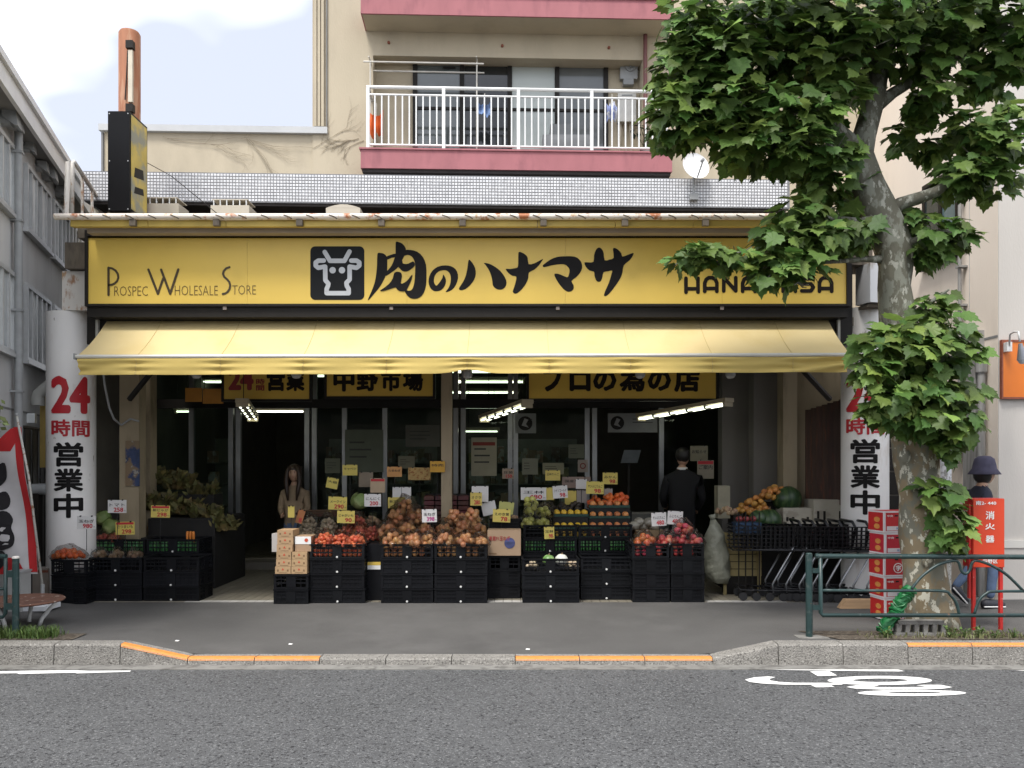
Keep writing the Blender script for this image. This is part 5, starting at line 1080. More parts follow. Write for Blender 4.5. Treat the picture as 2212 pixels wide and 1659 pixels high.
def cabbage(label, p, r, m=CAB, seed=0):
    rnd = random.Random(seed); o = thing('cabbage' if m is CAB else 'melon', label, 'cabbage' if m is CAB else 'melon', p-Vector((0, 0, r*0.9)), 'cabbages and melons'); ph = rnd.uniform(0, 6)
    MB().sphere(p, r, 18, 12, (1, 1, 0.9), lambda d: 1+0.03*math.sin(6*d.x+ph)*math.sin(5*d.z+4*d.y)).build('head', m, o, True)
    if m is CAB:
        for k in range(5):
            a = rnd.uniform(0, 6.28); up = rnd.uniform(0.2, 0.8); d0 = Vector((math.cos(a), math.sin(a), up)).normalized()
            t1 = d0.orthogonal().normalized(); t2 = d0.cross(t1)
            MB().grid(6, 6, lambda u_, v_: p+((d0+t1*(u_-0.5)*1.3+t2*(v_-0.5)*1.3).normalized())*r*(1.02+0.10*((u_-0.5)**2+(v_-0.5)**2)+0.01*k)).build('wrapper_leaf', CAB, o, True)
    else: MB().tube([p+Vector((0, -0.2*r, 0.86*r)), p+Vector((0.01, -0.25*r, 1.08*r))], 0.006, 5).build('stalk', TAN, o)
    return o
x0_, y0_, z0_, _, _ = TOPS['b23']
cabbage('cabbage nearest the left pillar, under the white card', at(222, 1120, 10.75), 0.10, CAB, 1); cabbage('big cabbage behind the white card marked 980', at(243, 1140, 10.7), 0.115, CAB, 2); cabbage('pale cabbage right of the white card at left', at(276, 1125, 10.75), 0.09, CAB, 3)
ctop = thing('produce_ledge', 'dark ledge carrying the cabbages at left', 'ledge', at(250, 1165, 10.6)); a, b = at(200, 1162, 10.6), at(318, 1162, 10.6); MB().box(a.x, b.x, 10.9-0.02, 11.0, FLZ, a.z).build('back_board', BEN, ctop); MB().box(a.x, b.x, 10.6, 10.9-0.022, a.z-0.03, a.z).build('shelf', BEN, ctop)
# dim greens along the left of the path (leafy bundles)
LEAFY = mat('dim_leafy_green', (0.085, 0.08, 0.022), 0.7, 0.35, 10, islvar=0.4, c2=(0.15, 0.11, 0.035), lo=0.5, hi=0.6, scale2=6)
def bundle(label, c, w, h, n, seed):
    rnd = random.Random(seed); o = thing('greens_bundle', label, 'greens', c, 'leafy green bundles'); m = MB()
    for k in range(n):
        p = Vector(c)+Vector((rnd.uniform(-w, w), rnd.uniform(-0.12, 0.12), rnd.uniform(0, h*0.55))); d = Vector((rnd.uniform(-0.7, 0.7), rnd.uniform(-0.7, 0.1), rnd.uniform(0.2, 1))).normalized()*rnd.uniform(0.08, 0.16); s_ = d.orthogonal().normalized()*rnd.uniform(0.015, 0.04)
        q = p+d*0.5+Vector((0, -0.01, 0.01)); m.add([p-s_*0.4, q-s_, p+d, q+s_, p+s_*0.4], [(0,1,4), (1,3,4), (1,2,3)])
    m.build('foliage', LEAFY, o); MB().tube([Vector(c)+Vector((-w, 0, 0.03)), Vector(c)+Vector((w, 0, 0.03))], 0.03, 6).build('stalks', LEAFY, o)
kk = 0
for (px, py, Y, w, h) in ((330, 1020, 11.5, 0.18, 0.3), (390, 1030, 11.5, 0.2, 0.35), (440, 1050, 11.5, 0.16, 0.28), (340, 1075, 11.2, 0.2, 0.3), (400, 1085, 11.2, 0.2, 0.3), (455, 1095, 11.2, 0.16, 0.25), (490, 1118, 11.1, 0.13, 0.2)):
    kk += 1; p = at(px, py+28, Y); bundle('leafy green bundle in the dim left display, %s' % ['at the top by the post', 'at the top in the middle', 'top right beside the doorway', 'below, by the post', 'below, in the middle', 'below, beside the doorway', 'at the right end'][kk-1], p, w, h, 110, kk)
stp = thing('tiered_stand', 'dark tiered stand carrying the leafy greens', 'stand', at(400, 1120, 11.2))
for i, (Y0, Y1, py, px0, px1) in enumerate(((11.05, 11.33, 1106, 320, 462), (11.36, 11.7, 1050, 312, 462))):
    a, b = at(px0, py+18, Y0), at(px1, py+18, Y0); MB().box(a.x, b.x, Y0, Y1, FLZ+0.8, a.z).build('tier', BEN, stp)
# S4: cartons on crates
CARD = mat('carton_board', (0.42, 0.28, 0.15), 0.8, 0.06, 6, objvar=0.08)
def carton(label, px0, px1, py0, py1, Y, d, m=CARD, group='small cardboard cartons', mark='red'):
    a, b = at(px0, py1, Y), at(px1, py0, Y); o = thing('carton', label, 'carton', ((a.x+b.x)/2, Y, a.z), group); w, h = b.x-a.x, b.z-a.z
    MB().box(a.x+0.001, b.x-0.001, Y, Y+d, a.z+0.001, b.z-0.001).build('box', m, o)
    if mark:
        cx = (a.x+b.x)/2; f = MB(); flatpoly(f, [(cx-0.16*w*0.5, a.z+0.50*h), (cx+0.16*w*0.5, a.z+0.50*h), (cx, a.z+0.82*h)], Y-0.002); f.build('printed_mark', mat('carton_red_print', (0.5, 0.07, 0.03), 0.7), o)
        g_ = MB(); g_.box(a.x+w*0.14, a.x+w*0.24, Y-0.002, Y-0.0005, a.z+h*0.35, a.z+h*0.6); g_.box(b.x-w*0.24, b.x-w*0.14, Y-0.002, Y-0.0005, a.z+h*0.35, a.z+h*0.6); g_.box(cx-w*0.25, cx+w*0.25, Y-0.002, Y-0.0005, a.z+h*0.16, a.z+h*0.2); g_.build('printed_mark', mat('carton_brown_print', (0.2, 0.12, 0.06), 0.8), o)
    MB().box(a.x+0.002, b.x-0.002, Y+d*0.46, Y+d*0.54, b.z-0.001, b.z+0.0005).build('tape', mat('packing_tape', (0.5, 0.36, 0.2), 0.3), o)
    return o
YC = 9.74; base_py = HY+(CAMZ-TOPS['s4'][2])*F/YC
ly = [base_py-15.8*k for k in range(8)]
for k in range(6):
    dx = [0, 4, 5, 6, 8, 8][k]; carton('small brown carton, %s in the left column on the crates' % ['lowest', 'second', 'third', 'fourth', 'fifth', 'topmost'][k], 594+dx*0.6, 628+dx*0.6, ly[k+1], ly[k], YC, 0.3)
for k in range(3): carton('small brown carton, %s in the right column on the crates' % ['lowest', 'second', 'topmost'][k], 629, 663, ly[k+1], ly[k], YC, 0.3)
o = carton('white-banded carton resting on the right column of small cartons', 637, 672, ly[3]-34, ly[3]-1, YC+0.04, 0.3, mat('carton_dull', (0.36, 0.24, 0.15), 0.8, 0.06), 'small cardboard cartons', None)
a, b = at(637, ly[3]-17, YC+0.04), at(672, ly[3]-34, YC+0.04); MB().box(a.x+0.002, b.x-0.002, YC+0.037, YC+0.0395, a.z, b.z-0.004).build('white_band', WHITEP, o); MB().lathe([(0.022, 0), (0.022, -0.002)], (b.x-0.055, YC+0.036, (a.z+b.z)/2), 14, 'y').build('printed_mark', mat('carton_red_print', (0.5, 0.07, 0.03), 0.7), o)
o = carton('carton with white printed end behind the left column of cartons', 587, 602, ly[5]-8, ly[3], YC+0.16, 0.15, mat('carton_pale', (0.5, 0.48, 0.46), 0.8, 0.06), 'small cardboard cartons', None)
# S5: coral nets front, red shallots behind, garlic
for k, px in enumerate((702, 738, 768)): bag('coral_net_bag', 'coral red net bag of carrots on the crate, '+['left', 'middle', 'right'][k], 'net bag', 'coral', T('s5', px, 0.12, -0.045), 0.14, 0.14, 0.18-0.012*k, 60, 'produce bags', True, 40+k)
BZ = TOPS['dark bench behind the onion heaps and net bags'][2]
def on(px, Y, dz=0.0, z=BZ): return Vector(((px-CX)*Y/F, Y, z+dz))
for k, (px, dz) in enumerate(((748, -0.01), (778, 0.0), (803, -0.01), (770, 0.13))): bag('shallot_bag', 'bag of small red bulbs behind the coral nets, '+['left', 'middle', 'right', 'on top'][k], 'bag', 'shallot', on(px, 10.42+0.1*(k == 3), dz), 0.14, 0.13, 0.20, 70, 'produce bags', True, 50+k)
for k, px in enumerate((668, 708)): bag('garlic_bag', 'bag of pale bulbs behind the white-banded carton, '+['left', 'right'][k], 'bag', 'garlic', on(px, 10.5), 0.15, 0.14, 0.30, 60, 'produce bags', True, 60+k)
cabbage('pale cabbage between the yellow card marked 290 and the white card marked 200', at(778, 1083, 11.0), 0.12, CAB, 11)
for k, (px, py) in enumerate(((760, 1112), (806, 1115))): bag('dark_root_bag', 'dim bag of dark roots behind the yellow card marked 90, '+['left', 'right'][k], 'bag', 'taro', on(px, 10.85, 0.10), 0.14, 0.12, 0.20, 22, 'produce bags', False, 70+k)
# burdock bundles (dark long roots)
BUR = mat('burdock', (0.10, 0.05, 0.03), 0.8, 0.3, 10, objvar=0.3)
bmesh_ = MB().tube([(-0.35, 0, 0), (0, 0, 0.008), (0.35, 0.01, 0)], [0.014, 0.017, 0.010], 7).mesh('burdock_root', BUR, True)
bd = thing('burdock_bundle', 'bundle of long dark roots lying behind the pale bulbs', 'roots', on(705, 11.05, 0.25), 'loose produce')
for k in range(14): link_mesh('root', bmesh_, bd, (random.uniform(-0.06, 0.08), (k % 5)*0.035-0.07, 0.02+(k//5)*0.03), (0, 0, random.uniform(-0.06, 0.06)))
# onions
on_f = 0
for i, (key, px, dy, dz, rx, rz, w) in enumerate((
    ('s6', 850, 0.13, -0.05, 0.155, 0.17, 'front left of the tall heap'), ('s6', 895, 0.12, -0.05, 0.15, 0.16, 'front middle of the tall heap'), ('s6', 925, 0.14, -0.05, 0.12, 0.14, 'front right of the tall heap'),
    ('s7', 962, 0.13, -0.05, 0.15, 0.16, 'front left of the lower heap'), ('s7', 1004, 0.12, -0.05, 0.15, 0.15, 'front middle of the lower heap'), ('s7', 1038, 0.14, -0.05, 0.12, 0.13, 'front right of the lower heap'))):
    bag('onion_bag', 'clear bag of brown onions at the '+w, 'onion bag', 'onion', T(key, px, dy, dz), rx, 0.16, rz+0.02, 34, 'onion bags', True, 80+i)
for i, (px, Y, dz, w) in enumerate(((838, 10.36, 0.0, 'second row, far left of the tall heap'), (880, 10.36, 0.02, 'second row, left of the tall heap'), (918, 10.38, 0.0, 'second row, right of the tall heap'), (858, 10.5, 0.17, 'third row, left of the tall heap'), (898, 10.5, 0.16, 'third row, right of the tall heap'), (876, 10.6, 0.29, 'peak of the tall heap'), (960, 10.40, 0.0, 'second row, left of the lower heap'), (1000, 10.40, 0.02, 'second row, middle of the lower heap'), (1032, 10.42, 0.0, 'second row, right of the lower heap'), (983, 10.55, 0.17, 'top left of the lower heap'), (1018, 10.55, 0.17, 'top right of the lower heap'))):
    bag('onion_bag', 'clear bag of brown onions in the '+w, 'onion bag', 'onion', on(px, Y, dz), 0.155, 0.15, 0.24, 40, 'onion bags', i < 9, 100+i)
for i, (key, kind, lbl) in enumerate((('s5', 'coral', 'carrots'), ('s6', 'onion', 'onions'), ('s7', 'onion', 'onions'), ('s12', 'apple', 'apples'), ('s11', 'apple', 'apples'))):
    x_, y_, z_, w_, d_ = TOPS[key]; o = thing('loose_produce', 'loose %s showing through the bars of the crate %s' % (lbl, {'s5': 'under the coral nets', 's6': 'under the tall onion heap', 's7': 'under the lower onion heap', 's12': 'under the red apple bags', 's11': 'under the mixed apple bag'}[key]), lbl, (x_, y_+0.06, z_-CH), 'loose produce'); r_ = RAD[kind]; n_ = int((w_-0.05)/(r_*2.05))
    for j_ in range(2):
        for q_ in range(n_): link_mesh(PART[kind], V[kind], o, (-w_/2+0.025+r_+q_*r_*2.05, random.uniform(0, 0.01), 0.015+r_+j_*r_*1.7), (random.uniform(0, 6), 0, random.uniform(0, 6)))
# maroon trays stacked behind the lower heap
MAR = mat('maroon_pack', (0.085, 0.022, 0.02), 0.35, 0.3, 8, objvar=0.3)
pkm = MB().box(-0.115, 0.115, -0.09, 0.09, 0, 0.05).sphere((0, 0, 0.05), 0.1, 12, 6, (1.1, 0.85, 0.16)).mesh('pack', MAR)
for r_ in range(5):
    for c_ in range(4):
        p = on(928+c_*24.5, 11.05, 0.22+r_*0.066); o = thing('meat_pack', 'dark maroon pack behind the onions, %s row from the top, %s' % (['fifth', 'fourth', 'third', 'second', 'first'][r_], ['far left', 'left', 'right', 'far right'][c_]), 'pack', p, 'dark maroon packs'); ob = link_mesh('tray', pkm, o); ob.scale = (0.58, 1, 1)
rk = thing('pack_rack', 'dark rack holding the maroon packs behind the onions', 'rack', on(965, 11.0)); a, b = on(915, 10.95), on(1016, 10.95); MB().box(a.x, b.x, 10.95, 11.17, BZ, BZ+0.215).build('plinth', BEN, rk); MB().box(a.x, b.x, 11.175, 11.2, BZ, BZ+0.56).build('back_board', BEN, rk)
# S8: printed box and crate of kiwis
x, y, z, w, d = TOPS['s8']; a, b = at(1053, 1196, 10.08), at(1125, 1146, 10.08)
PBX = mat('printed_box_board', (0.34, 0.235, 0.15), 0.8, 0.05, 5)
o = thing('printed_box', 'brown cardboard box with red lettering and a blue disc', 'box', (x, 10.08, a.z)); MB().box(a.x, b.x, 10.08, 10.45, z+0.003, b.z).build('box', PBX, o)
letters_px('box_lettering', '産直F1玉ねぎ', 1056, 1102, 1158, 1168, 10.076, mat('box_red_print', (0.30, 0.035, 0.035), 0.7), o, 0.02)
c = at(1101, 1173, 10.077); MB().lathe([(0.065, 0), (0.065, -0.002)], (c.x, 10.077, c.z), 24, 'y').build('printed_disc', mat('box_blue_print', (0.05, 0.06, 0.16), 0.7, 0.5, 14, stretch=(0.4, 1, 4)), o)
MB().box(a.x+0.02, a.x+0.11, 10.076, 10.0785, z+0.02, z+0.035).build('printed_line', mat('carton_brown_print', (0.2, 0.12, 0.06), 0.8), o)
bz2 = TOPS['dark bench behind the printed cardboard box'][2]
crate(at(1091, 0, 10.55).x, 10.78, at(0, 1150, 10.55).z+0.004, 0.40, 0.40, 'black crate of kiwis above the printed box', 'black vegetable crates', False)
for k, px in enumerate((1072, 1108)): bag('kiwi_bag', 'bag of brown kiwis above the printed box, '+['left', 'right'][k], 'bag', 'kiwi', Vector((at(px, 0, 10.7).x, 10.72, at(0, 1150, 10.55).z+0.09)), 0.11, 0.12, 0.13, 16, 'produce bags', False, 130+k)
# S9/10: green apples, yellow and rosy trays
z9 = TOPS['b9'][2]
for k, (px, dz, Y) in enumerate(((1142, -0.05, 10.6), (1172, -0.05, 10.6), (1150, 0.10, 10.68), (1176, 0.08, 10.68), (1146, 0.2, 10.75))): bag('green_apple_bag', 'bag of yellow-green apples left of the lemon trays, '+['front left', 'front right', 'second left', 'second right', 'on top'][k], 'bag', 'green_apple', Vector((at(px, 0, Y).x, Y, z9+dz)), 0.12, 0.12, 0.16, 14, 'produce bags', k < 4, 140+k)
TRAY = mat('dark_green_tray', (0.012, 0.05, 0.035), 0.4, 0.15)
def tray(label, px0, px1, py, Y, n, kind, rows=2, seed=0):
    rnd = random.Random(seed); a, b = at(px0, py, Y), at(px1, py, Y); z = a.z; o = thing('fruit_tray', label, 'fruit tray', ((a.x+b.x)/2, Y, z), 'fruit trays'); r = RAD[kind]
    m = MB(); w = b.x-a.x
    m.slab([(a.x, Y, z), (b.x, Y, z), (b.x, Y+0.16, z), (a.x, Y+0.16, z)], (0, 0, 0.012)); m.box(a.x, b.x, Y-0.006, Y, z, z+0.035); m.box(a.x, b.x, Y+0.16, Y+0.166, z, z+0.035)
    m.build('tray', TRAY, o)
    for j in range(rows):
        for k in range(n):
            x = a.x+w*(k+0.5)/n; link_mesh(PART[kind], V[kind], o, Vector((x, Y+r*0.9+j*r*1.9, z+0.012+r*0.92))-Vector(((a.x+b.x)/2, Y, z)), (rnd.uniform(-0.4, 0.4), rnd.uniform(-0.4, 0.4), rnd.uniform(0, 6)), (1.0, 1.0, 1.0))
    MB().box(a.x+0.005, b.x-0.005, Y-0.009, Y-0.0065, z+0.002, z+0.02).build('tray_label', WHITEP if py in (1158,) else TRAY, o)
    return o
for i, (py, Y) in enumerate(((1166, 10.56), (1146, 10.66), (1118, 10.76))): tray('dark green tray of yellow fruit, %s row' % ['bottom', 'middle', 'top'][i], 1196, 1271, py-2, Y, 5, 'lemon', 2, i)
for i, (py, Y) in enumerate(((1166, 10.56), (1145, 10.66), (1122, 10.76), (1099, 10.86))): tray('dark green tray of rosy orange fruit, %s row' % ['bottom', 'second', 'third', 'top'][i], 1273, 1361, py-2, Y, 5, 'peach', 2, 10+i)
sup = thing('tray_stand', 'black stepped stand under the fruit trays', 'stand', at(1280, 1170, 10.7)); 
for px0, px1, pys in ((1196, 1271, ((1164, 10.55), (1144, 10.65), (1116, 10.75))), (1273, 1361, ((1164, 10.55), (1143, 10.65), (1120, 10.75), (1097, 10.85)))):
    for py, Y in pys:
        a, b = at(px0, py, Y+0.01), at(px1, py, Y+0.01); MB().box(a.x, b.x, Y+0.012, Y+0.10, TOPS['b9'][2]-0.12, a.z-0.004).build('step', BEN, sup)
# orange bags at the back, dark avocados
for k, (px, py) in enumerate(((1285, 1092), (1315, 1086), (1342, 1084))): bag('orange_bag', 'net bag of oranges at the back above the rosy fruit, '+['left', 'middle', 'right'][k], 'net bag', 'orange', at(px, py+6, 11.1), 0.12, 0.12, 0.18, 18, 'produce bags', False, 160+k)
DAR = mat('dark_avocado', (0.04, 0.03, 0.022), 0.5, 0.3, 10, objvar=0.3); V['avocado'] = veg('avocado', 0.034, (1, 1, 1.25), DAR); RAD['avocado'] = 0.034; PART['avocado'] = 'avocado'
for k, px in enumerate((1186, 1214, 1242)): bag('avocado_bag', 'dark avocados behind the yellow fruit, '+['left', 'middle', 'right'][k], 'bag', 'avocado', at(px, 1107, 11.1), 0.12, 0.12, 0.15, 14, 'produce bags', False, 170+k)
# melons in S9
cabbage('round green melon in the crate beside the white melon', T('s9', 1185, 0.12, 0.0)+Vector((0, 0, -0.035)), 0.075, mat('green_melon', (0.12, 0.25, 0.07), 0.4, 0.2, 10, c2=(0.25, 0.36, 0.15), lo=0.5, hi=0.6, scale2=12), 31); cabbage('round white melon in the crate right of the green melon', T('s9', 1213, 0.12, 0.0)+Vector((0, 0, -0.03)), 0.078, mat('white_melon', (0.62, 0.63, 0.58), 0.35, 0.06), 32)
for k, px in enumerate((1150, 1236)): bag('turnip_bag', 'pale vegetables low in the melon crate, '+['left', 'right'][k], 'bag', 'garlic', T('s9', px, 0.14, -0.14), 0.09, 0.10, 0.11, 14, 'produce bags', False, 175+k)
# apples
bag('apple_bag', 'bag of mixed yellow and red apples left of the red apple bags', 'apple bag', 'mixed', T('s11', 1390, 0.12, -0.05), 0.16, 0.14, 0.17, 16, 'produce bags', True, 180)
for k, (px, dz, key) in enumerate(((1440, -0.05, 's11'), (1470, -0.05, 's12'), (1500, -0.05, 's12'), (1475, 0.09, 's12'))): bag('apple_bag', 'clear bag of red apples on the right crates, '+['left', 'middle', 'right', 'on top'][k], 'apple bag', 'apple', T(key, px, 0.13+0.08*(k == 3), dz), 0.125, 0.14, 0.17, 15, 'produce bags', True, 190+k)
o = carton('open brown carton of plastic wraps behind the apple bags', 1374, 1436, 1146, 1164, 10.55, 0.35, mat('carton_dim', (0.25, 0.18, 0.1), 0.8, 0.08), 'small cardboard cartons', None)
wr = thing('wrapped_greens', 'crumpled clear-wrapped vegetables above the apple bags', 'wrapped produce', at(1400, 1146, 10.7), 'loose produce')
for k in range(6): MB().sphere(at(1370+k*11, 1136-8*(k % 2), 10.7+0.03*(k % 3)), 0.075, 10, 7, (1, 1, 0.8), lambda d: 1+0.12*math.sin(9*d.x)*math.sin(8*d.z)).build('wrap', mat('pale_wrap', (0.30, 0.28, 0.23), 0.3, 0.2, 10), wr, True)
# small black label panel between S5 and S6
o = thing('floor_carton', 'black display carton with a yellow and white label between the crates', 'carton', at(805, 1290, 9.95)); a, b = at(788, 1290, 9.98), at(826, 1176, 9.98); MB().box(a.x, b.x, 9.98, 10.2, FLZ, b.z).build('carton', CRB, o); p_, q_ = at(789, 1230, 9.97), at(824, 1214, 9.97); MB().box(p_.x, q_.x, 9.968, 9.978, p_.z, q_.z-0.04).build('white_label', WHITEP, o); MB().box(p_.x, q_.x, 9.968, 9.978, q_.z-0.038, q_.z).build('yellow_label', YEL, o)
# ------------------------------------------------------------------ price cards
CW_ = mat('white_card', (0.66, 0.65, 0.63), 0.6, 0.03, 10, objvar=0.05); CY_ = mat('yellow_card', (0.68, 0.55, 0.13), 0.6, 0.04, 10, objvar=0.08); CO_ = mat('orange_card', (0.60, 0.30, 0.10), 0.6, 0.06, 10)
PRED = mat('price_red', (0.52, 0.03, 0.04), 0.6); PMAG = mat('price_magenta', (0.45, 0.03, 0.22), 0.6); INK = mat('card_ink', (0.03, 0.03, 0.03), 0.7); CLIP = mat('clip_black', (0.02, 0.02, 0.022), 0.3, metal=0.3)
def card(label, px0, py0, px1, py1, Y, m, name='', price='', tilt=0.0, stick=0.35, pm=None, head=None):
    a, b = at(px0, py1, Y), at(px1, py0, Y); c = (a+b)/2; w, h = b.x-a.x, b.z-a.z
    o = thing('price_card', label, 'price card', (c.x, Y, a.z), 'price cards on stands'); o.rotation_euler = (0, tilt, 0)
    MB().box(-w/2, w/2, -0.0015, 0.0015, 0, h).build('card', m, o, local=True)
    for s_ in (-0.3, 0.3): MB().lathe([(0.008, -0.012), (0.010, 0.0), (0.008, 0.012)], (s_*w, -0.002, h), 8, 'y').build('clip', CLIP, o, local=True)
    MB().tube([(0, 0.006, -stick), (0, 0.006, h*0.5)], 0.004, 5).build('stick', CLIP, o, local=True)
    if head: MB().box(-w*0.46, w*0.46, -0.0035, -0.002, h*0.78, h*0.95).build('heading', PRED, o, local=True)
    if name: letters('card_lettering', name, -w*0.40, w*0.42, h*0.50, h*0.74, -0.0035, INK, o, 0.01, local=True)
    if price: letters('card_price', price, (-w*0.05 if len(price) < 3 else -w*0.18), w*0.34, h*0.08, h*0.42, -0.0035, pm or PRED, o, 0.03, local=True)
    if price: letters('card_lettering', '円', w*0.38, w*0.46, h*0.10, h*0.22, -0.0035, INK, o, 0.0, local=True)
    return o
card('white price card marked 258 by the left beige post', 233, 1080, 273, 1108, 10.3, CW_, 'トマト', '258')
card('white price card marked 980 on the left pillar side', 166, 1115, 207, 1143, 9.75, CW_, '玉ねぎ', '980', 0, 0.25)
card('yellow price card marked 298 before the dim crates at left', 326, 1092, 367, 1118, 10.4, CY_, '新じゃが', '298', 0.02, 0.3, None, True)
card('yellow price card marked 298 above the purple shallots', 250, 1127, 291, 1155, 10.35, CY_, 'さつまいも', '298', -0.02, 0.25, None, True)
card('yellow price card marked 290 left of the pale cabbage', 709, 1073, 749, 1101, 10.6, CY_, 'メークイン', '290', 0.03)
card('yellow price card marked 90 above the red bulbs', 728, 1103, 766, 1130, 10.3, CY_, 'じゃがいも', '90', 0.02)
card('white price card marked 200 at the left of the onion heap', 787, 1067, 823, 1094, 10.4, CW_, 'にんにく', '200')
card('white price card marked 398 between the onion heaps', 912, 1100, 944, 1128, 10.05, CW_, '玉ねぎ', '398', -0.03, 0.2, PMAG)
card('blank white card behind the peak of the onion heap, left', 848, 1052, 867, 1080, 10.85, CW_); card('blank white card behind the peak of the onion heap, right', 868, 1052, 888, 1080, 10.85, CW_)
card('yellow card half hidden by the onion peak', 838, 1074, 875, 1098, 10.75, CY_, '新玉ねぎ', '')
card('pink and cream card with a vegetable picture left of the onions', 800, 1033, 832, 1064, 10.9, mat('cream_card', (0.5, 0.38, 0.25), 0.6), '', '', 0, 0.3, None, True)
card('orange card above the onion heap, left', 836, 1008, 868, 1030, 11.0, CO_, 'たまねぎ', '')
card('patterned yellow banner card left of the centre post', 882, 1010, 930, 1037, 11.0, mat('patterned_card', (0.45, 0.30, 0.10), 0.6, 0.2, 12, c2=(0.30, 0.12, 0.03), lo=0.52, hi=0.58, scale2=22), '', '')
card('orange card on the centre post', 929, 996, 961, 1020, 10.7, mat('amber_card', (0.55, 0.30, 0.03), 0.6), '特売', '')
card('small yellow card high behind the left onions', 740, 1004, 772, 1027, 11.0, CY_, 'キャベツ', '')
card('small yellow leaning card near the doorway', 703, 1032, 728, 1055, 11.0, CY_, '大根', '', 0.2)
card('beige paper card behind the white card marked 200', 775, 1020, 806, 1052, 11.1, mat('beige_card', (0.27, 0.22, 0.16), 0.7), '', '')
card('tall pale card right of the centre post', 1019, 1050, 1055, 1084, 10.7, CW_); card('yellow card marked 280 right of the centre post', 1016, 1064, 1041, 1092, 10.6, CY_, 'オクラ', '280')
card('blank pale card leaning left above the kiwis', 1044, 1083, 1075, 1112, 10.75, CW_, '', '', -0.22); card('blank yellow-green card leaning right above the kiwis', 1076, 1084, 1108, 1110, 10.75, mat('lime_card', (0.50, 0.50, 0.16), 0.6), '', '', 0.12)
card('yellow price card marked 78 above the printed box', 1064, 1100, 1102, 1128, 10.5, CY_, 'えのき茸', '78', 0.04, 0.15)
card('pale card with small red figures on the mullion', 1085, 1012, 1110, 1034, 11.6, mat('beige_card2', (0.35, 0.26, 0.19), 0.7), '豆苗', '150')
card('white price card marked 480 left of the fruit trays', 1125, 1053, 1180, 1080, 10.8, CW_, '王林', '480'); card('blank yellow card between the white cards marked 480 and 98', 1180, 1053, 1197, 1080, 10.85, CY_)
card('white price card marked 98 above the yellow fruit', 1195, 1049, 1227, 1076, 10.8, CW_, 'シナノゴールド', '98', -0.07); card('yellow price card marked 98 above the rosy fruit', 1266, 1040, 1304, 1067, 10.9, CY_, 'サンふじりんご', '98', 0.02)
card('yellow card high above the left of the fruit trays', 1178, 1016, 1210, 1038, 11.2, CY_, '王林りんご', ''); card('yellow card high above the right of the fruit trays', 1302, 1021, 1334, 1046, 11.2, CY_, 'みかん', '98')
card('grey blank card row behind the yellow card marked 98, left', 1220, 1060, 1245, 1090, 11.15, CY_); card('grey blank card behind the yellow card marked 98, middle', 1246, 1058, 1268, 1086, 11.15, mat('grey_card', (0.36, 0.33, 0.31), 0.7)); card('pale blank card right of the yellow card marked 98', 1305, 1055, 1323, 1082, 11.1, mat('grey_card', (0.36, 0.33, 0.31), 0.7)); card('crumpled white card above the yellow card marked 98', 1244, 1035, 1268, 1056, 11.1, CW_)
card('wide pinkish card behind the crumpled white card', 1214, 1030, 1276, 1054, 11.3, mat('pinkish_card', (0.30, 0.22, 0.18), 0.7), '国産りんご', '')
card('yellow price card hung low on the green apples', 1176, 1138, 1198, 1164, 10.42, CY_, '王林', '98', -0.04, 0.05)
card('white price card marked 480 left of the red apples', 1408, 1107, 1440, 1136, 10.2, CW_, 'サンふじりんご', '480', -0.05); card('white price card marked 480 behind the red apples', 1441, 1104, 1474, 1133, 10.2, CW_, 'ふじりんご', '480', 0.06)
card('red and yellow slip leaning beside the pale bulbs', 637, 1100, 652, 1130, 10.3, mat('slip', (0.40, 0.16, 0.06), 0.6), '', '80', 0.3); card('tall yellow box panel left of the pale bulbs', 622, 1093, 636, 1118, 10.2, CY_)
card('cream notice on the right inner wall, upper', 1491, 963, 1529, 996, 12.2, mat('notice_cream', (0.26, 0.24, 0.17), 0.7), 'お知らせ', '', 0, 0.1); card('cream notice on the right inner wall, lower', 1506, 994, 1542, 1034, 12.0, mat('notice_cream2', (0.28, 0.25, 0.19), 0.7), 'ご案内', '', 0, 0.1, None, True)
# ------------------------------------------------------------------ right side of the porch: boxes, melons, mango heap, trolley
WBX = mat('pale_fruit_box', (0.42, 0.39, 0.32), 0.8, 0.08, 5, c2=(0.30, 0.27, 0.22), lo=0.55, hi=0.65, scale2=6)
def fbox(label, px0, px1, py0, py1, Y, d, m=WBX, slots=True, rot=0):
    a, b = at(px0, py1, Y), at(px1, py0, Y); o = thing('fruit_box', label, 'box', ((a.x+b.x)/2, Y, a.z), 'fruit boxes'); MB().box(a.x, b.x, Y, Y+d, a.z, b.z).build('box', m, o)
    if slots:
        for t in (0.1, 0.3, 0.8): MB().box(a.x+(b.x-a.x)*t, a.x+(b.x-a.x)*t+0.03, Y-0.002, Y, a.z+0.02, a.z+(b.z-a.z)*0.7).build('slot', DKFRAME, o)
    MB().box(a.x+0.004, b.x-0.004, Y+0.01, Y+d-0.01, b.z+0.0005, b.z+0.004).build('lid', m, o); return o
bench('dark bench along the right inner wall', 1575, 1840, 1165, 10.65, 0.9)
zb5 = TOPS['dark bench along the right inner wall'][2]
fbox('pale open fruit box with green print at the right', 1692, 1755, 1098, 1160, 10.75, 0.35); fbox('pale slotted fruit box beside the right pillar', 1758, 1826, 1080, 1160, 10.7, 0.35); fbox('small pale box low under the green print box', 1700, 1778, 1128, 1163, 10.62, 0.12)
fbox('beige carton on top beside the right pillar', 1775, 1826, 1052, 1078, 10.9, 0.3, WBX, False)
fbox('tall pale upright box behind the man in black', 1551, 1577, 1050, 1120, 10.9, 0.2, mat('dim_pale_box', (0.26, 0.24, 0.17), 0.8), False)
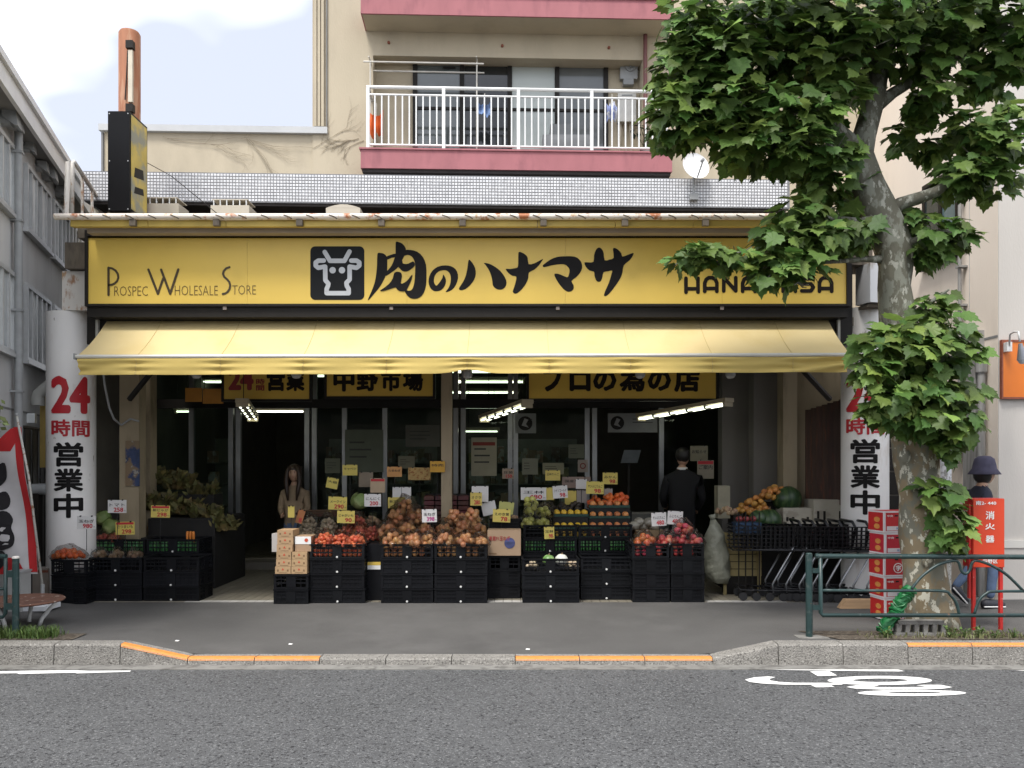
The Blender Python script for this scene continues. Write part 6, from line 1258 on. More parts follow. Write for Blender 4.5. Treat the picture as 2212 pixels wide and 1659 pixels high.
cabbage('big striped watermelon above the pale fruit boxes', at(1700, 1078, 10.95), 0.19, DKG, 40); cabbage('dark watermelon on the bench left of the shopping carts', at(1660, 1125, 10.7), 0.17, DKG, 41); cabbage('dark watermelon high beside the plank board', at(1798, 1033, 11.02), 0.125, DKG, 42); cabbage('small dark melon left of the carts', at(1638, 1120, 10.65), 0.12, DKG, 43)
MNG = mat('mango_orange', (0.48, 0.22, 0.05), 0.5, 0.15, 10, objvar=0.2); V['mango'] = veg('mango', 0.045, (1, 1, 0.85), MNG); RAD['mango'] = 0.045; PART['mango'] = 'mango'
for k, (px, py) in enumerate(((1610, 1105), (1630, 1088), (1655, 1075), (1675, 1064), (1640, 1105))): bag('mango_heap', 'heap of orange fruit left of the striped watermelon, '+['lowest', 'second', 'third', 'topmost', 'right foot'][k], 'fruit heap', 'mango', at(px, py+8, 10.95), 0.16, 0.14, 0.18, 18, 'orange fruit heaps', False, 200+k)
sb = thing('heap_stand', 'brown stand under the orange fruit heap', 'stand', at(1640, 1120, 10.9)); 
for px0, px1, py in ((1585, 1690, 1116),): a, b = at(px0, py, 10.9), at(px1, py, 10.9); MB().box(a.x, b.x, 10.92, 11.2, zb5+0.001, a.z).build('box', BEN, sb)
for k, (px0, px1, py) in enumerate(((1612, 1640, 1098), (1642, 1690, 1084))): a, b = at(px0, py, 11.05), at(px1, py, 11.05); MB().box(a.x, b.x, 11.06, 11.2, at(0, 1116, 10.9).z+0.002, a.z).build('step', BEN, sb)
bag('sweet_potato_bag', 'pinkish sweet potatoes beside the white sack', 'bag', 'taro', at(1570, 1112, 10.6), 0.17, 0.14, 0.12, 16, 'produce bags', False, 220)
TRB = mat('trolley_yellow', (0.30, 0.24, 0.10), 0.6, 0.1); TRC = mat('blue_plastic', (0.015, 0.045, 0.10), 0.5, 0.1)
o = thing('yellow_tub', 'yellowish tub crate left of the shopping carts', 'crate', at(1605, 1245, 10.45)); a, b = at(1563, 1245, 10.45), at(1645, 1150, 10.45)
for k in range(6): MB().box(a.x, b.x, 10.45, 10.47, a.z+k*(b.z-a.z)/6+0.005, a.z+(k+1)*(b.z-a.z)/6-0.005).build('slat', TRB, o)
MB().box(a.x, a.x+0.02, 10.472, 10.63, a.z, b.z).build('side', TRB, o); MB().box(b.x-0.02, b.x, 10.472, 10.63, a.z, b.z).build('side', TRB, o); MB().box(a.x+0.02, b.x-0.02, 10.472, 10.63, FLZ, a.z).build('base', DKFRAME, o)
for px in (1566, 1640): q = at(px, 0, 10.43).x; MB().box(q-0.02, q+0.02, 10.425, 10.448, FLZ, b.z).build('corner_post', TRB, o)
o = thing('blue_basket', 'blue basket of red packs left of the shopping carts', 'basket', at(1620, 1155, 10.2)); a, b = at(1590, 1152, 10.2), at(1645, 1106, 10.2); mdl = a.z+(b.z-a.z)*0.5
MB().box(a.x, b.x, 10.2, 10.4, a.z, mdl).build('tub', TRC, o)
for k in range(4): MB().tube([(a.x+0.03+k*(b.x-a.x-0.06)/3, 10.19, FLZ), (a.x+0.03+k*(b.x-a.x-0.06)/3, 10.19, b.z)], 0.008, 6).build('wire_upright', DKFRAME, o)
for k in range(3): MB().sphere((a.x+0.06+k*0.085, 10.28, mdl+0.04), 0.045, 8, 6, (1, 1, 0.8)).build('red_pack', mat('red_pack', (0.25, 0.04, 0.04), 0.4, 0.2), o, True)
o = thing('white_sack', 'greyish white plastic sack between the crates and the carts', 'sack', at(1545, 1255, 10.3)); 
sk_ = MB().tube([at(1548, 1258, 10.45), at(1550, 1245, 10.45), at(1546, 1222, 10.45), at(1547, 1200, 10.45), at(1544, 1176, 10.45), at(1546, 1155, 10.45), at(1541, 1137, 10.45), at(1540, 1122, 10.45)], [0.12, 0.16, 0.165, 0.16, 0.13, 0.12, 0.07, 0.03], 20); sk_.v = [(x+0.02*math.sin(z*23+y*31), y+0.02*math.sin(z*19+x*37), z) for x, y, z in sk_.v]; sk_.build('body', mat('dull_sack', (0.24, 0.245, 0.19), 0.5, 0.2, 6, bump=1.0, bscale=14), o, True); MB().tube([at(1540, 1122, 10.45), at(1538, 1112, 10.45)], [0.03, 0.045], 8).build('neck', mat('dull_sack', (0.33, 0.33, 0.26), 0.5), o, True)
# ------------------------------------------------------------------ shopping carts, nested in a row
WIRE = mat('dark_cart_wire', (0.016, 0.016, 0.018), 0.35, 0.2, 10, metal=0.5); CHR = mat('worn_chrome', (0.28, 0.29, 0.30), 0.3, 0.15, 8, metal=0.8); RUB = mat('rubber', (0.012, 0.012, 0.013), 0.7)
def cart_parts():
    P = []; W2 = 0.20
    hd = MB().tube([(0.42, -W2, 0.66), (0.46, -W2, 0.88), (0.42, -W2, 0.95), (0.42, W2, 0.95), (0.46, W2, 0.88), (0.42, W2, 0.66)], 0.017, 8)
    fr = MB()
    for s_ in (-1, 1):
        hd.tube([(0.42, s_*W2, 0.66), (0.28, s_*W2, 0.62), (-0.30, s_*W2*0.9, 0.60)], 0.010, 6)
        fr.tube([(0.36, s_*W2, 0.64), (0.12, s_*W2, 0.20), (0.13, s_*W2, 0.10)], 0.012, 6)
    P.append(('handle', hd.mesh('handle', WIRE, True)))
    P.append(('leg_frame', fr.mesh('leg_frame', CHR, True)))
    bs = MB()
    for s_ in (-1, 1):
        bs.tube([(0.30, s_*W2, 0.10), (-0.25, s_*W2*0.95, 0.13)], 0.011, 6); bs.tube([(0.10, s_*W2, 0.16), (0.32, s_*W2, 0.14), (0.33, s_*W2, 0.08)], 0.011, 6)
    bs.tube([(-0.25, -W2*0.95, 0.13), (-0.25, W2*0.95, 0.13)], 0.011, 6); P.append(('base_frame', bs.mesh('base_frame', WIRE, True)))
    bk = MB()
    for k in range(7):
        z = 0.60+k*0.048; x0 = -0.34-0.02*k/6; ww = W2*(0.88+0.12*k/6)
        bk.tube([(0.40, -ww, z), (x0, -ww*0.95, z), (x0, ww*0.95, z), (0.40, ww, z)], 0.008, 4)
    for k in range(14):
        x = 0.38-k*0.054
        bk.tube([(x, -W2, 0.89), (x, -W2*0.88, 0.60), (x, W2*0.88, 0.60), (x, W2, 0.89)], 0.007, 4)
    P.append(('basket', bk.mesh('basket', WIRE)))
    wh = MB().lathe([(0.02, -0.014), (0.05, -0.012), (0.05, 0.012), (0.02, 0.014)], (0, 0, 0), 14, 'y').mesh('wheel', RUB)
    return P, wh
CP, WH = cart_parts()
for k in range(10):
    Y = 10.12-0.018*k; x = at(1640+27*k, 0, 10.1).x; z = FLZ+0.004 if Y > 9.9 else pave_z(x, Y)+0.006
    o = thing('shopping_cart', 'black wire shopping cart in the nested row, %s' % ['at the left end', 'second from the left end', 'third from the left end', 'fourth from the left end', 'fifth from the left end', 'fifth from the right end', 'fourth from the right end', 'third from the right end', 'second from the right end', 'nearest the red boxes'][k], 'shopping cart', (x, Y, z), 'nested shopping carts', R(-5+0.5*k))
    for nm, me in CP: link_mesh(nm, me, o)
    for px_, py_ in ((0.32, -0.2), (0.32, 0.2), (-0.22, -0.19), (-0.22, 0.19)): link_mesh('wheel', WH, o, (px_, py_, 0.05))

# ------------------------------------------------------------------ dim sales floor behind the glass
SHF = mat('shelf_metal', (0.22, 0.22, 0.20), 0.6, 0.1); GOODS = mat('shelf_goods', (0.22, 0.17, 0.11), 0.6, 0.2, 8, islvar=0.9, c2=(0.30, 0.30, 0.28), lo=0.5, hi=0.55, scale2=5)
for px0, px1, Y, lbl in ((345, 480, 14.6, 'dim goods shelf inside, behind the left glass'), (700, 940, 14.8, 'dim goods shelf inside, left of the centre post'), (1010, 1250, 14.8, 'dim goods shelf inside, right of the centre post')):
    a, b = at(px0, 0, Y), at(px1, 0, Y); o = thing('goods_shelf', lbl, 'shelf', ((a.x+b.x)/2, Y, FLZ), 'goods shelves inside the shop'); rnd = random.Random(px0); gd = MB()
    for k in range(5):
        z = FLZ+0.15+k*0.38; MB().box(a.x, b.x, Y, Y+0.4, z-0.02, z).build('shelf_board', SHF, o); x = a.x+0.02
        while x < b.x-0.2:
            w_ = rnd.uniform(0.06, 0.16); h_ = rnd.uniform(0.14, 0.3); gd.box(x, x+w_-0.008, Y+0.03+rnd.uniform(0, 0.05), Y+0.3, z+0.001, z+h_); x += w_
    tag(gd.build('goods', GOODS, o), kind='stuff'); MB().box(a.x, b.x, Y+0.41, Y+0.43, FLZ, FLZ+2.1).build('back_panel', SHF, o)
o = thing('checkout_counter', 'dim checkout counter with a screen in the right doorway', 'counter', at(1370, 1150, 13.2)); a, b = at(1300, 1110, 13.2), at(1450, 1110, 13.2)
MB().box(a.x, b.x, 13.2, 13.8, FLZ, a.z).build('counter', SHF, o); p_, q_ = at(1342, 1000, 13.2), at(1378, 972, 13.2); MB().slab([(p_.x, 13.25, p_.z), (q_.x, 13.25, p_.z), (q_.x+0.05, 13.2, q_.z), (p_.x+0.05, 13.2, q_.z)], (0, 0.03, 0)).build('screen', mat('screen_grey', (0.20, 0.22, 0.24), 0.3), o); MB().box((p_.x+q_.x)/2-0.02, (p_.x+q_.x)/2+0.02, 13.28, 13.32, a.z, p_.z).build('screen_stand', DKFRAME, o)
# ------------------------------------------------------------------ people
def skin_body(name, joints, edges, parent, pick, mats, root=0, sub=2):
    me = bpy.data.meshes.new(name); me.from_pydata([j[:3] for j in joints], edges, [])
    o = bpy.data.objects.new(name, me); COL.objects.link(o)
    sk = o.modifiers.new('skin', 'SKIN'); sk.use_smooth_shade = True
    for i, j in enumerate(joints):
        v = me.skin_vertices[0].data[i]; v.radius = (j[3], j[4] if len(j) > 4 else j[3]); v.use_root = (i == root)
    sb_ = o.modifiers.new('sub', 'SUBSURF'); sb_.levels = sub; sb_.render_levels = sub
    dg = bpy.context.evaluated_depsgraph_get(); nm = bpy.data.meshes.new_from_object(o.evaluated_get(dg)); bpy.data.objects.remove(o); bpy.data.meshes.remove(me)
    nm.name = name; nm.materials.clear()
    for m in mats: nm.materials.append(m)
    for p in nm.polygons: p.material_index = pick(p.center); p.use_smooth = True
    return link_mesh(name, nm, parent)
SKIN = mat('skin', (0.45, 0.27, 0.18), 0.55, 0.06, 20)
def hand(parent, wrist, direction, m, curl=0.6, side=1):
    """palm with four unequal bent fingers and a thumb leaving its side"""
    d = Vector(direction).normalized(); s_ = d.cross(Vector((0, 1, 0))); s_ = s_.normalized() if s_.length > 0.1 else Vector((1, 0, 0)); n = d.cross(s_).normalized(); w = Vector(wrist)
    mb = MB(); mb.tube([w, w+d*0.04, w+d*0.085], [0.022, 0.032, 0.028], 8)
    for k in range(4):
        b = w+d*0.08+s_*(k-1.5)*0.016; L_ = (0.07, 0.078, 0.074, 0.058)[k]; q = b+d*L_*0.5+n*side*L_*0.15*curl; mb.tube([b, q, q+d*L_*0.4*(1-curl)+n*side*L_*0.5*curl], [0.0085, 0.008, 0.006], 6)
    t = w+d*0.035+s_*0.028; mb.tube([t, t+d*0.03+s_*0.02, t+d*0.055+s_*0.018+n*side*0.01], [0.010, 0.009, 0.007], 6)
    return mb.build('hand', m, parent, True, local=True)
def head_mesh(parent, c, r, m, yaw=0.0):
    """oval skull with brow, nose, mouth, chin and ears; faces local -y turned by yaw"""
    c = Vector(c); rot = Matrix.Rotation(yaw, 3, 'Z')
    def fn(d):
        k = 1.0
        if d.y < -0.2:
            k += 0.16*math.exp(-((d.x)**2/0.012+(d.z+0.08)**2/0.03))      # nose
            k -= 0.07*math.exp(-((abs(d.x)-0.32)**2/0.02+(d.z-0.12)**2/0.015))  # eye sockets
            k += 0.04*math.exp(-((d.x)**2/0.05+(d.z+0.45)**2/0.006))
            k += 0.06*math.exp(-((d.x)**2/0.06+(d.z+0.85)**2/0.03))
        return k
    mb = MB().sphere((0, 0, 0), r, 22, 16, (0.80, 0.95, 1.15), fn)
    for s_ in (-1, 1): mb.sphere((s_*r*0.80, 0.05*r, -0.05*r), r*0.18, 8, 6, (0.35, 0.8, 1.4))
    mb.v = [tuple(c+rot @ Vector(v)) for v in mb.v]
    hd_ = mb.build('head', m, parent, True, local=True)
    fm_ = MB()
    for s_ in (-1, 1):
        fm_.sphere((s_*0.27*r, -0.86*r, 0.13*r), 0.10*r, 8, 6, (1.0, 0.5, 0.55)); fm_.sphere((s_*0.28*r, -0.86*r, 0.33*r), 0.13*r, 8, 6, (1.1, 0.4, 0.22))
    fm_.v = [tuple(c+rot @ Vector(v)) for v in fm_.v]; fm_.build('eyes', BLACKP, hd_, True, local=True)
    mo_ = MB().sphere((0, -0.86*r, -0.47*r), 0.17*r, 10, 6, (1.0, 0.45, 0.28)); mo_.v = [tuple(c+rot @ Vector(v)) for v in mo_.v]; mo_.build('mouth', mat('lip', (0.30, 0.09, 0.08), 0.5), hd_, True, local=True)
    return hd_
# walker in a bucket hat behind the red extinguisher box, striding to the right
NAVY = mat('navy_jacket', (0.014, 0.018, 0.035), 0.8, 0.2, 10); DENIM = mat('denim', (0.10, 0.15, 0.25), 0.85, 0.2, 12); HATM = mat('hat_navy_grey', (0.055, 0.052, 0.085), 0.9, 0.15, 20); SHOE = mat('dark_sneaker', (0.02, 0.022, 0.03), 0.6)
c0 = at(2112, 0, 9.35); zg = pave_z(c0.x, 9.35)
wk = thing('person', 'walking person in a navy bucket hat, dark top and blue jeans behind the red box', 'person', (c0.x, 9.35, zg))
J = [(0, 0, 0.84, 0.135, 0.11), (0.02, 0, 1.05, 0.14, 0.11), (0.035, 0, 1.26, 0.15, 0.10), (0.05, 0, 1.36, 0.055), (0.065, 0, 1.44, 0.05),
     (0.03, -0.15, 1.27, 0.06), (-0.04, -0.19, 1.05, 0.05), (0.06, -0.20, 0.86, 0.038), (0.03, 0.15, 1.27, 0.06), (0.08, 0.19, 1.05, 0.05), (0.22, 0.18, 0.92, 0.038),
     (0.02, -0.08, 0.78, 0.085), (0.13, -0.085, 0.48, 0.062), (0.09, -0.085, 0.10, 0.045), (-0.01, 0.08, 0.78, 0.085), (0.0, 0.085, 0.46, 0.062), (-0.22, 0.085, 0.20, 0.045)]
E = [(0,1),(1,2),(2,3),(3,4),(2,5),(5,6),(6,7),(2,8),(8,9),(9,10),(0,11),(11,12),(12,13),(0,14),(14,15),(15,16)]
skin_body('body', J, E, wk, lambda c: 2 if c.z > 1.36 or (c.z < 0.9 and abs(c.y) > 0.165) else (0 if c.z > 0.80 else (1 if c.z > 0.24 else 1)), [NAVY, DENIM, SKIN])
head_mesh(wk, (0.085, 0, 1.50), 0.105, SKIN, R(90))
MB().sphere((0.06, 0, 1.49), 0.112, 16, 10, (0.95, 0.85, 1.05)).build('hair', mat('black_hair', (0.01, 0.009, 0.008), 0.5), wk, True, local=True)
ht_ = MB().lathe([(0.0, 0.165), (0.06, 0.16), (0.10, 0.13), (0.118, 0.06), (0.125, 0.02), (0.168, -0.04), (0.165, -0.045), (0.12, 0.005)], (0.075, 0, 1.53), 24); ht_.build('hat', HATM, wk, True, local=True)
hand(wk, (0.06, -0.20, 0.86), (0.25, 0, -1), SKIN, 0.5); hand(wk, (0.22, 0.18, 0.92), (0.8, 0, -0.4), SKIN, 0.6)
def shoe(x, y, z, pitch):
    m = MB(); prof = [(-0.10, 0.0, 0.035, 0.05), (-0.06, 0.005, 0.045, 0.08), (0.0, 0.0, 0.042, 0.075), (0.08, 0.0, 0.045, 0.05), (0.14, 0.0, 0.035, 0.035)]
    rt = Matrix.Rotation(pitch, 3, 'Y'); b = len(m.v)
    for (px_, zz_, hw, hh) in prof:
        for a in range(8):
            t = 2*math.pi*a/8; v = rt @ Vector((px_, hw*math.cos(t), max(0.0, 0.04+(hh-0.0)*math.sin(t)*0.8))); m.v.append((x+v.x, y+v.y, z+v.z))
    for i in range(4):
        for a in range(8): m.f.append((b+i*8+a, b+i*8+(a+1) % 8, b+(i+1)*8+(a+1) % 8, b+(i+1)*8+a))
    m.f.append(tuple(b+k for k in range(8))); m.f.append(tuple(b+32+k for k in range(8)))
    o = m.build('shoe', SHOE, wk, True, local=True); q0 = rt @ Vector((-0.10, 0, 0.02)); q1 = rt @ Vector((0.14, 0, 0.02))
    MB().tube([(x+q0.x, y-0.045, z+q0.z), (x+q1.x, y-0.04, z+q1.z)], 0.008, 5).build('sole_stripe', WHITEP, o, local=True)
shoe(0.10, -0.085, 0.0, 0); shoe(-0.20, 0.085, 0.12, R(48))
# man in black seen from behind inside the shop
BLK = mat('black_suit', (0.006, 0.006, 0.007), 0.85, 0.2, 8); HAIRB = mat('black_hair', (0.01, 0.009, 0.008), 0.5)
c0 = at(1474, 0, 11.75)
mn = thing('person', 'man in black with a white collar standing with his back to the street', 'person', (c0.x, 11.75, FLZ))
J = [(0, 0, 0.92, 0.17, 0.13), (0, 0, 1.14, 0.17, 0.13), (0, 0, 1.42, 0.19, 0.12), (0.0, 0.02, 1.55, 0.065), (0.01, 0.05, 1.64, 0.06), (-0.21, 0, 1.43, 0.075), (-0.27, 0.04, 1.16, 0.06), (-0.20, 0.25, 1.02, 0.042), (0.21, 0, 1.43, 0.075), (0.29, 0.02, 1.15, 0.06), (0.25, 0.2, 0.98, 0.042), (-0.1, 0, 0.85, 0.10), (-0.11, 0.0, 0.48, 0.072), (-0.11, 0.0, 0.06, 0.05), (0.1, 0, 0.85, 0.10), (0.11, 0.0, 0.48, 0.072), (0.11, 0.0, 0.06, 0.05)]
skin_body('body', J, E, mn, lambda c: 1 if c.z > 1.57 else 0, [BLK, SKIN])
head_mesh(mn, (0.02, 0.06, 1.73), 0.105, SKIN, R(150))
MB().sphere((0.015, 0.045, 1.765), 0.118, 16, 10, (0.9, 1.0, 1.0), lambda d: 1+0.03*math.sin(9*d.x)*math.sin(7*d.z)).build('hair', HAIRB, mn, True, local=True)
MB().lathe([(0.072, 0), (0.078, 0.0), (0.074, 0.035), (0.068, 0.035)], (0.005, 0.03, 1.555), 16).build('collar', WHITEP, mn, True, local=True)
hand(mn, (-0.20, 0.25, 1.02), (0.3, 0.9, -0.1), SKIN, 0.5); hand(mn, (0.25, 0.2, 0.98), (-0.2, 0.9, -0.2), SKIN, 0.5)
for s_ in (-1, 1): MB().tube([(s_*0.11, -0.07, 0.045), (s_*0.11, 0.05, 0.045), (s_*0.115, 0.17, 0.03)], [0.04, 0.05, 0.03], 8).build('shoe', BLK, mn, True, local=True)
# long-haired customer in the doorway
BGE = mat('beige_top', (0.30, 0.22, 0.14), 0.85, 0.15, 10); BRH = mat('brown_hair', (0.035, 0.02, 0.012), 0.5, 0.3, 30, stretch=(8, 8, 0.5))
c0 = at(636, 0, 11.95)
wm = thing('person', 'long-haired person in a beige top in the open doorway', 'person', (c0.x, 11.95, FLZ))
J = [(0, 0, 0.80, 0.13, 0.11), (0, 0, 1.0, 0.12, 0.10), (0, 0, 1.22, 0.14, 0.10), (0.0, 0.0, 1.33, 0.05), (0.0, -0.01, 1.41, 0.048), (-0.16, 0, 1.22, 0.055), (-0.19, -0.04, 1.0, 0.046), (-0.12, -0.2, 0.92, 0.034), (0.16, 0, 1.22, 0.055), (0.2, -0.02, 1.0, 0.046), (0.14, -0.18, 0.92, 0.034), (-0.08, 0, 0.74, 0.085), (-0.085, 0.0, 0.43, 0.06), (-0.085, 0.0, 0.06, 0.042), (0.08, 0, 0.74, 0.085), (0.085, 0.0, 0.43, 0.06), (0.085, 0.0, 0.06, 0.042)]
skin_body('body', J, E, wm, lambda c: 2 if c.z > 1.32 else (0 if c.z > 0.78 else 1), [BGE, DENIM, SKIN])
head_mesh(wm, (0, -0.02, 1.50), 0.098, SKIN, 0.0)
def hfn(d): return 1.0 if d.z > -0.1 else 1.0
hm = MB().grid(16, 12, lambda u, v: (lambda a, z: (0.105*math.sin(a)*(1-0.15*v), 0.02-0.115*math.cos(a)*(1-0.1*v), z))(R(55)+(R(305)-R(55))*u, 1.60-0.42*v)); n_ = len(hm.v)
hm.sphere((0, 0.005, 1.55), 0.108, 16, 8, (0.95, 1.0, 0.85));
for s_ in (-1, 1): hm.tube([(s_*0.05, -0.085, 1.60), (s_*0.085, -0.085, 1.52), (s_*0.095, -0.09, 1.38), (s_*0.075, -0.12, 1.24), (s_*0.06, -0.12, 1.12)], [0.02, 0.03, 0.035, 0.03, 0.012], 8)
hm.build('hair', BRH, wm, True, local=True)
hand(wm, (-0.12, -0.2, 0.92), (0.3, -0.9, -0.1), SKIN, 0.5); hand(wm, (0.14, -0.18, 0.92), (-0.3, -0.9, -0.1), SKIN, 0.5)
for s_ in (-1, 1): MB().tube([(s_*0.085, 0.06, 0.04), (s_*0.085, -0.04, 0.04), (s_*0.09, -0.14, 0.025)], [0.035, 0.042, 0.026], 8).build('shoe', BLK, wm, True, local=True)
# ------------------------------------------------------------------ street furniture
GRAIL = mat('green_railing_paint', (0.016, 0.040, 0.039), 0.4, 0.15, 6, c2=(0.055, 0.075, 0.07), lo=0.57, hi=0.66, scale2=14, c3=(0.16, 0.09, 0.05), lo3=0.66, hi3=0.70, scale3=22)
gr = thing('green_railing', 'green pipe railing with arched infill in front of the plane tree', 'railing', at(1748, 1378, 7.62)); GYR = 7.62
def q4(x, y, Y=GYR): return at(1700.7+x/4.32, 1014.9+y/4.32, Y)
bpz = pave_z(at(1748, 0, GYR).x, GYR)
MB().tube([Vector((q4(205, 0).x, GYR, bpz-0.02)), q4(202, 785)], 0.031, 12).build('post', GRAIL, gr, 'angle'); MB().sphere(q4(202, 785), 0.031, 10, 6, (1, 1, 0.4)).build('post_cap', GRAIL, gr, True)
MB().box(q4(205, 0).x-0.12, q4(205, 0).x+0.16, GYR-0.08, GYR+0.08, bpz-0.03, bpz+0.006).build('footing', CONC2, gr)
MB().tube([q4(262, 805), q4(2600, 815)], 0.023, 10).build('top_rail', GRAIL, gr, 'angle')
MB().tube([q4(308, 815), q4(312, 1335), q4(330, 1357), q4(2600, 1357)], 0.019, 10).build('bottom_rail', GRAIL, gr, True)
for yy in (940, 1285): MB().box(q4(205, 0).x, q4(312, 0).x, GYR-0.012, GYR+0.012, q4(0, yy+22).z, q4(0, yy-22).z).build('bracket', GRAIL, gr)
def curve(pts, k=4):
    out = []
    for i in range(len(pts)-1):
        p0, p1, p2, p3 = pts[max(i-1, 0)], pts[i], pts[i+1], pts[min(i+2, len(pts)-1)]
        for j in range(k):
            t = j/k; out.append(tuple(0.5*((2*p1[c])+(-p0[c]+p2[c])*t+(2*p0[c]-5*p1[c]+4*p2[c]-p3[c])*t*t+(-p0[c]+3*p1[c]-3*p2[c]+p3[c])*t**3) for c in (0, 1)))
    out.append(pts[-1]); return out
for pts in ([(325,1125),(900,1128),(1430,1130),(1520,1168),(1580,1250),(1602,1345)], [(1745,1345),(1790,1215),(1860,1152),(1930,1135),(2300,1133),(2600,1133)], [(1160,1112),(1250,1000),(1400,890),(1550,848),(1600,868),(1622,940),(1660,970),(1700,940),(1722,870),(1770,848),(1900,890),(2050,980),(2200,1128)]):
    MB().tube([q4(*p) for p in curve(pts)], 0.0135, 8).build('infill_bar', GRAIL, gr, True)
gl_ = thing('green_railing', 'end of a green pipe railing at the left edge, before the red banner', 'railing', at(34, 1385, 7.6)); Yl = 7.6; zl = pave_z(-4.5, Yl)
MB().tube([(at(34, 0, Yl).x, Yl, zl-0.02), at(34, 1206, Yl)], 0.030, 12).build('post', GRAIL, gl_, 'angle'); MB().lathe([(0.032, 0), (0.032, 0.012), (0.02, 0.02)], at(34, 1206, Yl), 12).build('post_cap', RUSTW, gl_)
MB().tube([at(14, 1202, Yl), at(-90, 1200, Yl)], 0.022, 10).build('top_rail', GRAIL, gl_, 'angle'); MB().tube([at(12, 1205, Yl), at(12, 1325, Yl), at(6, 1333, Yl), at(-90, 1333, Yl)], 0.017, 10).build('bottom_rail', GRAIL, gl_, True); MB().tube([at(8, 1272, Yl), at(-90, 1272, Yl)], 0.013, 8).build('infill_bar', GRAIL, gl_, True)
for yy in (1240, 1310): MB().box(at(12, 0, Yl).x, at(34, 0, Yl).x, Yl-0.012, Yl+0.012, at(0, yy+7, Yl).z, at(0, yy-7, Yl).z).build('bracket', GRAIL, gl_)
# rusty round stand on white bent legs
RTOP = mat('rusted_table_top', (0.15, 0.07, 0.045), 0.8, 0.25, 10, c2=(0.50, 0.44, 0.38), lo=0.62, hi=0.66, scale2=18)
YS = 8.25; c = at(42, 1300, YS); rs = thing('round_stand', 'rusty round table top on bent white legs at the left edge', 'stand', (c.x, YS, pave_z(c.x, YS)))
MB().lathe([(0.0, -0.005), (0.36, -0.005), (0.395, 0.0), (0.405, 0.012), (0.395, 0.024), (0.36, 0.016), (0.0, 0.016)], c, 40).build('table_top', RTOP, rs, 'angle')
LEGW = mat('white_leg_paint', (0.66, 0.66, 0.64), 0.45, 0.06)
for sx, sy in ((1, 0), (-0.1, -1), (-0.1, 1), (-1, 0)):
    f = Vector((c.x+sx*0.20, YS+sy*0.2, 0)); zz_ = pave_z(f.x, f.y)
    MB().tube([c+Vector((sx*0.36, sy*0.30, -0.01)), c+Vector((sx*0.30, sy*0.26, -0.07)), Vector((c.x+sx*0.22, YS+sy*0.21, c.z-0.17)), Vector((f.x, f.y, zz_))], 0.020, 8).build('leg', LEGW, rs, True)
# banner on a leaning pole
FLW = mat('banner_white', (0.60, 0.58, 0.58), 0.85, 0.06, 6, trans=0.15); FLR = mat('banner_red', (0.50, 0.022, 0.025), 0.85, 0.08, 6, trans=0.15); FLK = mat('banner_black', (0.012, 0.01, 0.012), 0.85, 0.1)
YF2 = 9.2
bn = thing('street_banner', 'red and white banner with black lettering on a leaning pole, left edge', 'banner', at(75, 1290, YF2))
MB().tube([at(36, 898, YF2), at(62, 1030, YF2), at(92, 1268, YF2)], 0.013, 8).build('pole', mat('banner_pole', (0.45, 0.44, 0.40), 0.5, 0.1, c2=(0.25, 0.13, 0.07), lo=0.58, hi=0.64, scale2=20), bn, True)
MB().sphere(at(36, 896, YF2), 0.02, 8, 6).build('pole_tip', GREYB, bn, True)
def fz(x, y, dY=0.0): p = at(x, y, YF2); return (p.x, p.z)
def bsheet(name, pts, m, dy):
    f = MB(); flatpoly(f, [fz(*p) for p in pts], YF2+0.03-dy)
    f.v = [(x, y+0.02*math.sin(z*7+x*9), z) for x, y, z in f.v]; return f.build(name, m, bn)
def grid_sheet(name, left, right, m, dy, parent=None):
    """cloth between two edge curves given as (y, x) lists, gently rippled"""
    def ev(c, y):
        for i in range(len(c)-1):
            if c[i][0] <= y <= c[i+1][0]: t = (y-c[i][0])/(c[i+1][0]-c[i][0]); return c[i][1]*(1-t)+c[i+1][1]*t
        return c[-1][1]
    y0, y1 = left[0][0], left[-1][0]
    def fn(u, v):
        y = y0+(y1-y0)*v; x = ev(left, y)*(1-u)+ev(right, y)*u; p = fz(x, y); return (p[0], YF2+0.035-dy+0.028*math.sin(p[1]*6+p[0]*8), p[1])
    return MB().grid(10, 40, fn).build(name, m, parent or bn, True)
fabric = grid_sheet('banner_cloth', [(925, 30), (960, -10), (1000, -60), (1240, -70)], [(925, 40), (1030, 55), (1235, 80)], FLW, 0)
grid_sheet('red_border', [(922, 24), (950, 30), (1030, 38), (1236, 64)], [(922, 40), (950, 44), (1030, 54), (1236, 80)], FLR, 0.004, fabric)
grid_sheet('red_band', [(925, 20), (960, -12), (975, -30)], [(925, 36), (960, 30), (975, 22)], FLR, 0.004, fabric)
grid_sheet('red_lower_band', [(1205, -60), (1242, -60)], [(1205, 36), (1242, 56)], FLR, 0.004, fabric)
for pts in ([(-12, 1010), (8, 1000), (10, 1030), (0, 1045), (-12, 1050)], [(-12, 1070), (6, 1062), (16, 1078), (14, 1095), (2, 1102), (-12, 1098)], [(-12, 1112), (10, 1105), (24, 1122), (22, 1140), (30, 1160), (28, 1178), (14, 1186), (-4, 1188), (-12, 1170)], [(-12, 1195), (4, 1190), (12, 1205), (0, 1225), (-12, 1230)]):
    f = MB(); sp_ = smooth_closed(pts, 3); flatpoly(f, [fz(*p) for p in sp_], 0); f.v = [(x, YF2+0.035-0.009+0.028*math.sin(z*6+x*8), z) for x, y, z in f.v]; f.build('banner_lettering', FLK, fabric)
WB = mat('white_base_plastic', (0.62, 0.63, 0.65), 0.45, 0.05, c2=(0.35, 0.3, 0.25), lo=0.62, hi=0.7, scale2=10)
